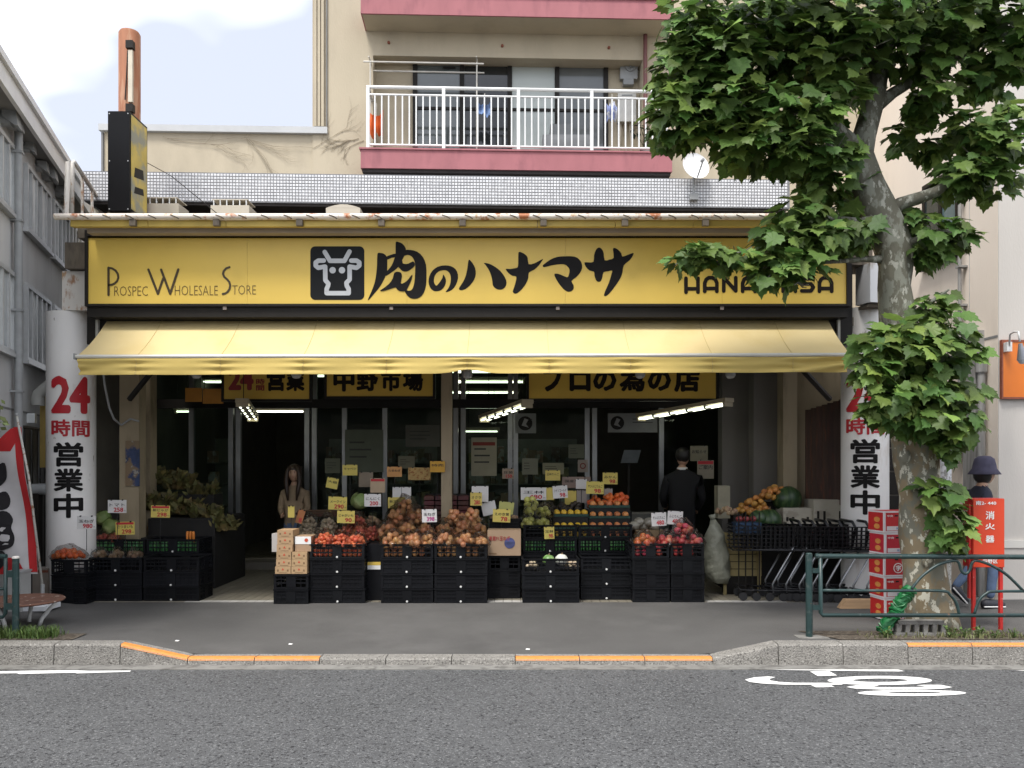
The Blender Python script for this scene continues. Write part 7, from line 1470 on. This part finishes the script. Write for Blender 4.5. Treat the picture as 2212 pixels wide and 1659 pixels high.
YB2 = 9.2; c = at(78, 1300, YB2); zb_ = pave_z(c.x, YB2); w = at(113, 0, YB2).x-at(43, 0, YB2).x
bb = thing('banner_base', 'white plastic water weight holding the banner pole', 'weight', (c.x, YB2, zb_))
MB().add([(c.x-w/2, YB2-0.15, zb_), (c.x+w/2, YB2-0.15, zb_), (c.x+w/2, YB2+0.17, zb_), (c.x-w/2, YB2+0.17, zb_), (c.x-w/2, YB2-0.15, zb_+0.05), (c.x+w/2, YB2-0.15, zb_+0.05), (c.x+w/2, YB2+0.17, zb_+0.05), (c.x-w/2, YB2+0.17, zb_+0.05), (c.x-w*0.2, YB2-0.04, zb_+0.15), (c.x+w*0.32, YB2-0.04, zb_+0.15), (c.x+w*0.32, YB2+0.1, zb_+0.15), (c.x-w*0.2, YB2+0.1, zb_+0.15)], [(0,3,2,1), (0,1,5,4), (1,2,6,5), (2,3,7,6), (3,0,4,7), (4,5,9,8), (5,6,10,9), (6,7,11,10), (7,4,8,11), (8,9,10,11)]).build('tank', WB, bb)
MB().box(c.x-0.06, c.x+0.13, YB2-0.045, YB2+0.05, zb_+0.151, zb_+0.165).build('rusty_plate', RTOP, bb)
MB().tube([Vector((at(92, 0, YB2).x, YB2, zb_+0.166)), at(92, 1262, YB2)], 0.02, 8).build('socket', GREYB, bb)
gbx = thing('grey_bin', 'small pale grey box behind the green railing end', 'box', at(30, 1300, 9.0)); a, b = at(12, 1300, 9.0), at(44, 1238, 9.0); MB().box(a.x, b.x, 9.0, 9.2, pave_z(-5, 9), b.z).build('body', mat('pale_grey_box', (0.30, 0.30, 0.29), 0.7, 0.08), gbx); MB().box(a.x-0.01, b.x+0.01, 8.99, 9.21, b.z+0.001, b.z+0.02).build('lid', GREYB, gbx)
# small items in the gap left of the pillar
me_ = thing('gas_meter', 'dim grey meter with a tag between the fence and the pillar', 'meter', at(70, 1160, 10.1)); a, b = at(57, 1180, 10.1), at(82, 1065, 10.1); MB().box(a.x, b.x, 10.1, 10.2, FLZ+0.013, b.z).build('cabinet', DKFRAME, me_); c = at(72, 1055, 10.38); MB().tube([at(56, 1058, 10.15), at(105, 1056, 10.15)], 0.07, 10).build('drum', GREYP, me_, 'angle'); p_, q_ = at(60, 1125, 10.09), at(74, 1098, 10.09); MB().box(p_.x, q_.x, 10.088, 10.097, p_.z, q_.z).build('tag_plate', mat('pale_tag', (0.3, 0.36, 0.4), 0.5), me_)
o = thing('crate_box', 'pale printed carton on the ground left of the pillar', 'carton', at(95, 1280, 10.0)); a, b = at(70, 1285, 10.0), at(104, 1228, 10.0); MB().box(a.x, b.x, 10.0, 10.2, FLZ+0.014, b.z).build('box', mat('dim_pale_carton', (0.3, 0.26, 0.22), 0.8), o); MB().box(a.x, b.x, 9.998, 9.9995, b.z-0.05, b.z-0.02).build('brown_band', RUSTF, o)
# fire extinguisher box
FRED = mat('extinguisher_red', (0.62, 0.06, 0.022), 0.4, 0.05, 3); FRD2 = mat('leg_red', (0.50, 0.03, 0.025), 0.4, 0.12, 6, c2=(0.5, 0.4, 0.36), lo=0.62, hi=0.66, scale2=30)
YX = 7.95; a, b = at(2102, 1226, YX), at(2170, 1077, YX); zx = pave_z(a.x, YX)
fx = thing('extinguisher_box', 'red fire extinguisher box on two red legs before the walking person', 'fire extinguisher box', ((a.x+b.x)/2, YX, zx))
MB().box(a.x, b.x, YX+0.012, YX+0.18, a.z, b.z).build('case', FRD2, fx); dr = MB().box(a.x+0.004, b.x-0.002, YX, YX+0.011, a.z+0.004, b.z-0.004).build('door', FRED, fx)
for s, x0, x1, y0, y1 in (('消', 2129, 2148, 1104, 1122), ('火', 2128, 2149, 1130, 1144), ('器', 2129, 2148, 1157, 1172), ('南2- 440', 2108, 2152, 1082, 1091), ('中野区', 2123, 2155, 1207, 1217)): letters_px('box_lettering', s, x0, x1, y0, y1, YX-0.002, WHITEP, dr, 0.02)
for px, y in ((2107, YX+0.02), (2166, YX+0.02), (2102, YX+0.16), (2163, YX+0.16)):
    if y > YX+0.1: continue
    x = at(px, 0, YX).x+ (0.0 if y < YX+0.1 else 0.02); MB().box(x-0.015, x+0.015, y, y+0.03, zx, a.z-0.001).build('leg', FRD2, fx)
MB().box(a.x-0.022, a.x-0.001, YX+0.03, YX+0.06, a.z-0.3, b.z-0.05).build('side_strap', FRD2, fx)
# white-wrapped utility pole
c = at(2042, 0, 9.2); up_ = thing('utility_pole', 'slim grey pole wrapped in white sheet behind the plane tree', 'pole', (c.x, 9.2, pave_z(c.x, 9.2)))
PWR = mat('white_pole_wrap', (0.58, 0.59, 0.60), 0.6, 0.08, 10, c2=(0.28, 0.28, 0.26), lo=0.53, hi=0.6, scale2=16)
z0 = pave_z(c.x, 9.2); zt = at(0, 935, 9.2).z; MB().lathe([(0.060, 0), (0.058, zt-z0)], (c.x, 9.2, z0), 16).build('shaft', mat('mottled_pole', (0.36, 0.36, 0.33), 0.8, 0.2, 14, c2=(0.12, 0.12, 0.1), lo=0.5, hi=0.56, scale2=20), up_, 'angle'); MB().lathe([(0.063, 0), (0.062, at(0, 962, 9.2).z-at(0, 1150, 9.2).z)], (c.x, 9.2, at(0, 1150, 9.2).z), 16).build('wrap', PWR, up_, 'angle')
# red fruit cartons by the tree
RBX = mat('red_carton', (0.46, 0.018, 0.028), 0.5, 0.06, 4, objvar=0.08); WED = mat('carton_white_edge', (0.66, 0.62, 0.62), 0.6, 0.04); OBL = mat('carton_orange_print', (0.60, 0.25, 0.06), 0.6, 0.15); BLP = mat('carton_blue_print', (0.25, 0.34, 0.46), 0.6)
YRX = 8.5; ang = R(9); w, d, hh = 0.37, 0.27, 0.224
cxr = at(1911, 0, YRX).x
for k in range(5):
    zc = pave_z(cxr, YRX)+0.006+k*hh
    o = thing('red_carton', 'red and white fruit carton behind the tree trunk, %s in the stack' % ['lowest', 'second from below', 'middle', 'second from above', 'topmost'][k], 'carton', (cxr+random.uniform(-0.006, 0.008), YRX, zc), 'stacked red cartons', ang+R(random.uniform(-1.5, 1.5)))
    h_ = hh-0.004; MB().box(0.0, w, 0, d, 0, h_).build('box', RBX, o, local=True)
    e = MB(); t = 0.016
    for z0_, z1_ in ((0, t), (h_-t, h_)): e.box(-0.001, w+0.001, -0.0025, -0.0005, z0_, z1_); e.box(-0.0025, -0.0005, -0.001, d, z0_, z1_)
    e.box(-0.0025, t, -0.0028, -0.0006, t, h_-t); e.box(-0.0028, -0.0006, -0.001, t, t, h_-t); e.build('white_edging', WED, o, local=True)
    if k == 2:
        rg = MB().lathe([(0.052, 0), (0.052, -0.002), (0.044, -0.002), (0.044, 0)], (0.155, -0.001, 0.085), 24, 'y', False); rg.build('printed_ring', WHITEP, o, local=True); letters('carton_lettering', '字', 0.125, 0.185, 0.055, 0.115, -0.004, WHITEP, o, 0.03, local=True)
    else:
        MB().box(0.03, w-0.02, -0.002, -0.0004, 0.022, 0.065).build('white_label', WED, o, local=True); letters('carton_lettering', '中央', 0.03, 0.10, 0.16, 0.182, -0.0025, WHITEP, o, 0.02, local=True); letters('carton_lettering', '優', 0.155, 0.19, 0.10, 0.135, -0.0025, OBL, o, 0.02, local=True); letters('carton_lettering', '青果', 0.13, 0.20, 0.030, 0.055, -0.0035, BLP, o, 0.03, local=True)
    MB().box(0.12, 0.155, -0.003, -0.0004, 0.165, 0.18).build('hand_hole', DKFRAME, o, local=True)
    m = MB()
    for zc_ in (0.06, 0.13): m.slab([(-0.002, 0.12+0.05*math.cos(a_*math.pi/5), zc_+0.028*math.sin(a_*math.pi/5)) for a_ in range(10)], (0.0015, 0, 0))
    m.build('side_print', OBL, o, local=True)
# timber offcut on the pavement
o = thing('timber_block', 'pale timber beam with a cut end lying left of the red cartons', 'timber', at(1855, 1310, 9.35)); a, b = at(1815, 1312, 9.35), at(1895, 1293, 9.35); zt_ = pave_z(a.x, 9.35)
MB().slab([(a.x, 9.35, zt_+0.004), (b.x+0.1, 9.35, zt_+0.004), (b.x+0.1, 9.35, zt_+0.105), (a.x+0.07, 9.35, zt_+0.105)], (0, 0.1, 0)).build('beam', mat('pale_timber', (0.48, 0.31, 0.17), 0.75, 0.15, 8, stretch=(0.4, 4, 4)), o)
# green net tube leaning on the railing
NETG = mat('green_net_plastic', (0.008, 0.13, 0.035), 0.45, 0.25, 14)
A, B = Vector((at(1905, 0, 7.72).x, 7.72, pave_z(3.4, 7.72)+0.02)), at(1968, 1268, 7.72)
o = thing('green_net_roll', 'rolled green plastic net leaning against the tree foot', 'net roll', A); rnd = random.Random(3); pts = [A.lerp(B, t/14) for t in range(15)]
MB().tube(pts, [0.052+0.010*math.sin(3*t)+rnd.uniform(-0.006, 0.006) for t in range(15)], 10).build('roll', NETG, o, 'angle')
for t in range(1, 14): MB().tube([pts[t]+Vector((0.065*math.cos(a_)+0.01*math.sin(4*a_), 0.055*math.sin(a_), 0.03*math.sin(a_*2+t))) for a_ in [k*math.pi/4 for k in range(9)]], 0.009, 5).build('net_fold', NETG, o)
# slotted concrete block and kerb stone at the tree foot
o = thing('slotted_block', 'slotted grey concrete grating block at the foot of the tree', 'grating', at(1985, 1370, 7.72)); a, b = at(1938, 1372, 7.7), at(2035, 1340, 7.7); zb_ = pave_z(a.x, 7.7)+0.008
MB().box(a.x, b.x, 7.66, 7.74, zb_+0.10, zb_+0.135).build('top_bar', CONC2, o); MB().box(a.x-0.03, b.x+0.03, 7.65, 7.75, zb_, zb_+0.022).build('bottom_bar', CONC2, o)
for k in range(6): x = a.x+(b.x-a.x)*k/5; MB().box(x-0.02, x+0.02, 7.665, 7.735, zb_+0.023, zb_+0.099).build('rib', CONC2, o)
# grass and weeds
def tuft_field(name, label, region, n, hmin, hmax, seed, m):
    rnd = random.Random(seed); mb = MB()
    for _ in range(n):
        x, y = region(rnd); z = pave_z(x, y)+0.006; h = rnd.uniform(hmin, hmax); a = rnd.uniform(0, 6.28); w = rnd.uniform(0.002, 0.006); dx, dy = math.cos(a)*h*rnd.uniform(0.1, 0.8), math.sin(a)*h*rnd.uniform(0.1, 0.8); px_, py_ = -math.sin(a)*w, math.cos(a)*w
        mb.add([(x-px_, y-py_, z), (x+px_, y+py_, z), (x+dx*0.5+px_*0.8, y+dy*0.5+py_*0.8, z+h*0.65), (x+dx*0.5-px_*0.8, y+dy*0.5-py_*0.8, z+h*0.65), (x+dx, y+dy, z+h*0.9)], [(0,1,2,3), (3,2,4)])
    return tag(mb.build(name, m), label, 'grass', None, 'stuff')
GRS = mat('grass_blade', (0.10, 0.16, 0.04), 0.6, 0.2, 20, islvar=0.4, trans=0.3); GRD = mat('dry_weed', (0.16, 0.17, 0.07), 0.7, 0.3, 20, islvar=0.4, trans=0.2)
tuft_field('grass', 'green grass tufts along the kerb at the left edge', lambda r: (r.uniform(-4.75, -4.20) if r.random() < 0.9 else r.uniform(-4.3, -4.12), r.uniform(7.50, 7.74)), 1100, 0.03, 0.12, 1, GRS)
tuft_field('weeds', 'dry weeds at the foot of the tree along the kerb', lambda r: ((r.uniform(3.9, 4.75) if r.random() < 0.8 else r.uniform(3.2, 3.9)), 7.50+abs(r.gauss(0, 0.12))), 420, 0.012, 0.06, 2, GRD)
def weedplant(label, x, y, n, s, seed, m=GRS):
    rnd = random.Random(seed); z = pave_z(x, y)+0.005; o = thing('weed', label, 'weed', (x, y, z), 'weeds at the tree foot'); mb = MB(); st_ = MB()
    for k in range(n):
        e = Vector((x+rnd.uniform(-1, 1)*s*0.6, y+rnd.uniform(-1, 1)*s*0.4, z+rnd.uniform(0.3, 1)*s)); st_.tube([(x, y, z), e], 0.0022, 4)
        d = Vector((rnd.uniform(-1, 1), rnd.uniform(-1, 1), rnd.uniform(-0.3, 0.6))).normalized()*s*0.28; q = d.cross(Vector((0, 0, 1))).normalized()*s*0.11; mb.add([e-d*0.4, e+q, e+d, e-q], [(0,1,2,3)])
    mb.build('leaves', m, o); st_.build('stems', m, o)
for k, (px, n, s) in enumerate(((1912, 26, 0.10), (2055, 22, 0.11), (2085, 20, 0.09), (2115, 22, 0.10), (2150, 20, 0.08), (2190, 20, 0.09))): weedplant('small leafy weed at the kerb, '+['beside the green net roll', 'right of the tree foot', 'left of the red box legs', 'between the red box legs', 'at the right red leg', 'at the right edge'][k], at(px, 0, 7.56).x, 7.56, n, s, k)
# litter on the pavement
for k, (px, py) in enumerate(((382, 1391), (627, 1386), (1140, 1396), (1005, 1305))): 
    g_ = ground(px, py, 0.09); g_.z = pave_z(g_.x, g_.y)+0.002; o = thing('paper_scrap', 'tiny pale scrap on the pavement, '+['by the left ramp', 'left of the middle', 'near the low kerb', 'at the crates'][k], 'litter', g_, 'pale scraps on the pavement'); MB().slab([g_+Vector((-0.02, 0, 0)), g_+Vector((0.015, -0.008, 0)), g_+Vector((0.022, 0.01, 0.004)), g_+Vector((-0.012, 0.014, 0.006))], (0, 0, 0.002)).build('scrap', WHITEP, o)
# ------------------------------------------------------------------ plane tree
BARK = mat('plane_bark', (0.21, 0.165, 0.10), 0.85, 0.15, 5, bump=0.35, bscale=22, c2=(0.17, 0.165, 0.125), lo=0.49, hi=0.55, scale2=6.5, c3=(0.50, 0.48, 0.39), lo3=0.565, hi3=0.585, scale3=15, stretch=(1, 1, 0.6))
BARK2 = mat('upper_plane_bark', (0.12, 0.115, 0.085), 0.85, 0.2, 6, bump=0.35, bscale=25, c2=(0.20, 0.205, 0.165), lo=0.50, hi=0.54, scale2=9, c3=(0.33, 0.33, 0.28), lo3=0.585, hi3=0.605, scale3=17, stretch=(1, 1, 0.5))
LEAF = mat('plane_leaf', (0.082, 0.145, 0.030), 0.55, 0.12, 30, islvar=0.42, trans=0.28, spec=0.35)
LEAFO = mat('plane_leaf_single', (0.092, 0.165, 0.034), 0.5, 0.12, 30, objvar=0.38, trans=0.28, spec=0.35)
LEAFY2 = mat('pale_plane_leaf', (0.20, 0.30, 0.065), 0.5, 0.10, 30, objvar=0.25, trans=0.35, spec=0.35)
YT0 = 8.05
tz = pave_z(at(2010, 0, YT0).x, YT0)
tr = thing('plane_tree', 'plane tree with mottled bark and broad leaves at the kerb on the right', 'tree', (at(2008, 0, YT0).x, YT0, tz))
def tp_(px, py, dY=0.0): return at(px, py, YT0+dY)
trunk = [(2012, 1352, 60), (2008, 1325, 50), (2003, 1290, 47), (1999, 1230, 45), (1992, 1150, 44), (1985, 1070, 43), (1980, 1000, 44), (1976, 940, 46), (1972, 890, 44), (1962, 820, 40), (1950, 740, 37), (1940, 690, 36), (1934, 620, 35), (1932, 570, 36), (1928, 535, 38), (1914, 490, 38), (1893, 445, 38), (1872, 405, 36), (1861, 370, 33), (1858, 335, 28)]
pts = [tp_(x, y) for x, y, r in trunk]; pts[0].z = tz-0.03
m = MB(); m.tube([p+Vector((random.uniform(-0.006, 0.006), 0, 0)) for p in pts], [r*YT0/F for x, y, r in trunk], 22)
m.v = [(x+0.012*math.sin(z*9+y*14), y+0.012*math.sin(z*7+x*17), z) for x, y, z in m.v]
nlow = 22*10
lo_m = MB(); 
tk = m.build('trunk', BARK, tr, True)
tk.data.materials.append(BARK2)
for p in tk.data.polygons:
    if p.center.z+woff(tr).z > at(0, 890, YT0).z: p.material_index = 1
BR = [[(1860, 345, 26), (1835, 310, 22), (1800, 275, 17), (1740, 235, 13), (1660, 200, 9), (1560, 170, 5)], [(1858, 345, 27), (1868, 290, 25), (1885, 230, 23), (1900, 150, 21), (1918, 70, 18), (1935, -20, 15), (1945, -120, 10)], [(1885, 235, 16), (1930, 200, 12), (1990, 165, 9), (2060, 130, 7), (2130, 90, 5)], [(1912, 470, 20), (1945, 440, 14), (1985, 428, 13), (2020, 415, 11), (2065, 385, 8), (2120, 350, 4), (2170, 330, 2)],
      [(1918, 560, 11), (1870, 560, 6), (1790, 566, 4), (1700, 572, 3), (1600, 560, 2.2), (1500, 555, 1.5)], [(1900, 470, 13), (1860, 480, 9), (1790, 470, 6), (1720, 475, 4)], [(1935, 545, 13), (1975, 520, 8), (2030, 500, 5), (2070, 500, 3)], [(1900, 150, 14), (1850, 100, 10), (1760, 60, 7), (1640, 40, 5), (1520, 30, 3)], [(1920, 60, 12), (1990, 40, 9), (2080, 20, 6), (2180, 0, 4)],
      [(1945, 700, 10), (1985, 670, 6), (2030, 640, 4), (2050, 625, 2)], [(1965, 820, 12), (2010, 780, 7), (2060, 740, 4), (2085, 725, 2)], [(1965, 850, 12), (1915, 830, 7), (1870, 840, 4)], [(2010, 1130, 8), (2040, 1095, 5), (2075, 1060, 3)], [(1830, 305, 12), (1780, 320, 8), (1690, 320, 5), (1560, 310, 3)], [(1740, 235, 9), (1640, 260, 6), (1520, 250, 4), (1450, 250, 2)]]
rnd = random.Random(12)
for br in BR:
    dy = rnd.uniform(-0.5, 0.4) if br[0][1] < 440 else rnd.uniform(-0.4, -0.25); n = len(br); MB().tube([tp_(x, y, dy*(i/(n-1))) for i, (x, y, r) in enumerate(br)], [r*YT0/F for x, y, r in br], 8).build('branch', BARK2, tr, True)
for px, py in ((2003, 1210), (1972, 905), (1955, 985)):
    MB().sphere(tp_(px, py, -0.19), 0.055, 10, 8, (1, 0.5, 1.3)).build('burr', BARK, tr, True)
# leaf: five-lobed, folded along the midrib and drooping
LOBES = [(0.0, 0.0), (0.13, -0.07), (0.34, -0.06), (0.37, 0.07), (0.55, 0.20), (0.43, 0.30), (0.50, 0.50), (0.31, 0.50), (0.25, 0.66), (0.13, 0.69), (0.0, 0.95)]
def leaf_geo(fold=0.18, droop=0.25):
    L_, R_ = [], []
    mid = [(0, 0.0, 0), (0, 0.35, 0), (0, 0.95, 0)]
    vs = [(0.0, 0.0, 0.0), (0.0, 0.40, 0.0), (0.0, 0.95, 0.0)]
    fs = []
    for s_ in (1, -1):
        b = len(vs); q = [(s_*x, y, 0.0) for x, y in LOBES[1:-1]]; vs += q; n = len(q)
        for i in range(n-1): fs.append((1, b+i, b+i+1) if s_ > 0 else (1, b+i+1, b+i))
        fs.append((1, 0, b) if s_ > 0 else (1, b, 0)); fs.append((1, b+n-1, 2) if s_ > 0 else (1, 2, b+n-1))
    out = []
    for x, y, z in vs: out.append((x, y-0.0, fold*abs(x)-droop*((y-0.3)**2)-0.25*x*x))
    return out, fs
LV, LFc = leaf_geo()
CL = [ # px, py, rx, ry, depth, n, dY   (crown masses, in picture units about the trunk)
 (1500, 60, 85, 80, 0.55, 320, -0.3), (1600, 50, 100, 75, 0.7, 340, -0.3), (1720, 40, 110, 75, 0.8, 380, -0.3), (1840, 30, 110, 75, 0.8, 360, -0.3), (1960, 20, 100, 70, 0.8, 300, -0.2), (2080, 20, 90, 70, 0.7, 280, -0.2), (2180, 60, 70, 90, 0.7, 300, -0.2),
 (1475, 150, 70, 75, 0.5, 280, -0.3), (1560, 150, 95, 70, 0.65, 320, -0.3), (1680, 130, 100, 60, 0.7, 280, -0.2), (1800, 130, 95, 70, 0.8, 280, -0.2), (1900, 120, 80, 80, 0.8, 240, 0.1), (2010, 110, 80, 60, 0.6, 210, -0.1), (2140, 150, 60, 60, 0.5, 130, -0.1), (2200, 120, 40, 60, 0.5, 110, -0.1),
 (1465, 245, 62, 60, 0.45, 240, -0.3), (1550, 240, 85, 55, 0.55, 250, -0.3), (1640, 250, 80, 50, 0.55, 220, -0.3), (1740, 250, 70, 50, 0.5, 150, -0.3), (1810, 210, 70, 40, 0.5, 100, -0.2), (1500, 298, 50, 22, 0.4, 80, -0.3), (1600, 315, 80, 38, 0.5, 200, -0.3), (1700, 320, 80, 42, 0.5, 210, -0.3), (1790, 340, 60, 45, 0.5, 150, -0.25), (1780, 400, 55, 38, 0.4, 110, -0.2), (1835, 430, 40, 45, 0.35, 90, 0.2),
 (2020, 200, 55, 32, 0.4, 80, -0.2), (1985, 235, 40, 30, 0.35, 45, 0.1), (2100, 270, 45, 35, 0.4, 80, -0.2), (2170, 290, 60, 60, 0.45, 190, -0.3), (2110, 340, 60, 50, 0.45, 170, -0.2), (1965, 290, 45, 38, 0.3, 60, 0.25), (2030, 310, 40, 30, 0.3, 50, 0.2), (2150, 400, 50, 30, 0.35, 70, -0.2), (2060, 400, 45, 30, 0.3, 60, -0.1), (2090, 375, 50, 34, 0.3, 90, -0.3),
 (1730, 460, 60, 34, 0.35, 110, -0.3), (1690, 510, 55, 35, 0.35, 110, -0.35), (1770, 510, 60, 38, 0.4, 130, -0.3), (1840, 500, 50, 42, 0.4, 110, -0.2), (1510, 545, 45, 22, 0.22, 65, -0.4), (1475, 560, 32, 14, 0.18, 26, -0.4), (1545, 565, 46, 15, 0.22, 40, -0.4), (1590, 545, 40, 20, 0.25, 45, -0.4), (1680, 570, 60, 38, 0.3, 120, -0.4), (1740, 580, 50, 40, 0.3, 100, -0.4), (1650, 600, 36, 14, 0.2, 16, -0.4), (1725, 610, 32, 14, 0.2, 14, -0.4),
 (1960, 480, 40, 30, 0.3, 60, 0.1), (2020, 510, 55, 36, 0.35, 110, -0.1), (2070, 520, 35, 22, 0.25, 40, -0.1), (2000, 545, 45, 28, 0.3, 55, -0.1),
 (2030, 640, 30, 14, 0.18, 16, -0.2), (2000, 668, 50, 22, 0.3, 45, -0.1), (1950, 715, 60, 30, 0.3, 80, -0.35), (2040, 710, 60, 34, 0.35, 95, -0.3), (1900, 750, 50, 40, 0.3, 95, -0.35), (1980, 770, 75, 50, 0.4, 190, -0.35), (2060, 770, 45, 40, 0.35, 80, -0.3), (1885, 800, 45, 28, 0.28, 70, -0.35), (1930, 850, 65, 45, 0.35, 140, -0.38), (2010, 840, 70, 50, 0.35, 150, -0.35), (2080, 850, 40, 28, 0.3, 65, -0.3), (1905, 880, 40, 28, 0.25, 55, -0.38), (1985, 900, 70, 34, 0.3, 110, -0.38), (2060, 910, 45, 42, 0.3, 90, -0.3), (2040, 960, 36, 30, 0.25, 50, -0.25),
 (2035, 1055, 45, 30, 0.2, 45, -0.32), (2045, 1098, 44, 38, 0.2, 66, -0.32), (2062, 1138, 34, 32, 0.18, 48, -0.32), (2042, 1163, 32, 24, 0.18, 32, -0.3), (2010, 1060, 26, 16, 0.15, 14, -0.35)]
rnd = random.Random(21); leaves = []
for (px, py, rx, ry, dd, n, dY) in CL:
    n = int(n*0.64)
    for _ in range(n):
        d = Vector((rnd.gauss(0, 1), rnd.gauss(0, 1), rnd.gauss(0, 1))).normalized(); k = rnd.random()**0.42*(1.0 if rnd.random() > 0.06 else 1.18)
        Y = YT0+dY+d.y*k*dd; p = at(px+d.x*k*rx, py-d.z*k*ry, YT0+dY); p.y = Y
        lx_, ly_ = CX+p.x/p.y*F, HY-(p.z-CAMZ)/p.y*F
        if (1452 < lx_ < 1552 and 312 < ly_ < 400) or (590 < ly_ < 645 and (1470 < lx_ < 1605 or 1715 < lx_ < 1830)): continue
        s_ = rnd.uniform(0.11, 0.21)*(1.0 if rnd.random() > 0.12 else 0.6)
        # petiole end points outwards and down; blade normal mostly up and outwards
        out = Vector((d.x*0.8, d.y*0.6-0.15, d.z*0.35-0.55)); out = (out+Vector((rnd.uniform(-0.8, 0.8), rnd.uniform(-0.6, 0.5), rnd.uniform(-0.5, 0.45)))).normalized()
        up = (Vector((d.x*0.6, d.y*0.8-0.35, 0.75+d.z*0.3))+Vector((rnd.uniform(-0.6, 0.6), rnd.uniform(-0.6, 0.4), rnd.uniform(-0.3, 0.3)))).normalized()
        xax = out.cross(up)
        if xax.length < 0.1: xax = Vector((1, 0, 0))
        xax.normalize(); up = xax.cross(out).normalized()
        leaves.append((p, s_, xax, out, up, d.z*k, py))
leaves.sort(key=lambda q: q[0].y)
single, rest = [], []
for q in leaves:
    px_, py_ = CX+q[0].x/q[0].y*F, HY-(q[0].z-CAMZ)/q[0].y*F
    if len(single) < 300 and 0 < px_ < 2212 and 0 < py_ < 1659 and q[1] > 0.12 and rnd.random() < 0.35: single.append(q)
    else: rest.append(q)
lm1 = MB().add(LV, LFc).mesh('leaf', LEAFO); lm2 = MB().add(LV, LFc).mesh('leaf', LEAFY2)
base = woff(tr)
for (p, s_, xa, ou, up, k, py) in single:
    mtx = Matrix(((xa.x*s_, ou.x*s_, up.x*s_, p.x-base.x), (xa.y*s_, ou.y*s_, up.y*s_, p.y-base.y), (xa.z*s_, ou.z*s_, up.z*s_, p.z-base.z), (0, 0, 0, 1)))
    o = bpy.data.objects.new('leaf', lm2 if (rnd.random() < (0.5 if py > 600 else 0.22)) else lm1); COL.objects.link(o); o.parent = tr; o.matrix_local = mtx
def leafmass(name, lst, m):
    vs, fs = [], []
    for (p, s_, xa, ou, up, k, py) in lst:
        b = len(vs)
        for x, y, z in LV: q = p+xa*(x*s_)+ou*(y*s_)+up*(z*s_)-base; vs.append((q.x, q.y, q.z))
        fs += [tuple(b+i for i in f) for f in LFc]
    me = bpy.data.meshes.new(name); me.from_pydata(vs, [], fs); me.materials.append(m); o = link_mesh(name, me, tr); return tag(o, kind='stuff')
LEAFYM = mat('pale_plane_leaf_mass', (0.17, 0.26, 0.06), 0.5, 0.10, 30, islvar=0.3, trans=0.35, spec=0.35)
pale_leaves = [q for q in rest if rnd.random() < (0.26 if q[6] > 620 else (0.22 if q[5] > 0.0 else 0.08))]; ys_ = set(id(q) for q in pale_leaves)  # paler leaves, commoner high in each mass and on the low clumps
leafmass('foliage', [q for q in rest if id(q) not in ys_], LEAF); leafmass('pale_foliage', pale_leaves, LEAFYM)
# twigs through the crown
tw = MB()
for (px, py, rx, ry, dd, n, dY) in CL:
    for k in range(3):
        a = rnd.uniform(0, 6.28); p0 = at(px, py, YT0+dY); p1 = at(px+math.cos(a)*rx*0.9, py-abs(math.sin(a))*ry*0.8+10, YT0+dY); p1.y += rnd.uniform(-dd, dd)*0.7; tw.tube([p0, p0.lerp(p1, 0.5)+Vector((0, 0, -0.02)), p1], [0.010, 0.007, 0.003], 4)
tag(tw.build('twigs', BARK2, tr), kind='stuff')
# shrub peeping in at the left edge
sb_ = thing('shrub', 'pale green shrub sprigs at the left edge above the banner', 'shrub', at(-20, 1000, 8.9)); lv = MB(); st_ = MB(); rnd = random.Random(5)
for k in range(46):
    p = at(rnd.uniform(-60, 14), rnd.uniform(868, 965), 8.9+rnd.uniform(-0.2, 0.2)); s_ = rnd.uniform(0.03, 0.06); d = Vector((rnd.uniform(-1, 1), rnd.uniform(-1, 0), rnd.uniform(-0.3, 1))).normalized()*s_; q = d.orthogonal().normalized()*s_*0.45; lv.add([p-d, p+q, p+d, p-q], [(0,1,2,3)])
    if k % 4 == 0: st_.tube([at(-30, 1010, 8.9), p], 0.004, 4)
st_.tube([Vector((at(-30, 0, 8.9).x, 8.9, 0.1)), at(-30, 1010, 8.9)], 0.02, 6)
lv.build('leaves', mat('pale_shrub_leaf', (0.22, 0.27, 0.10), 0.6, 0.2, 10, islvar=0.3, trans=0.3), sb_); st_.build('stems', BARK2, sb_)
bpy.context.view_layer.update()
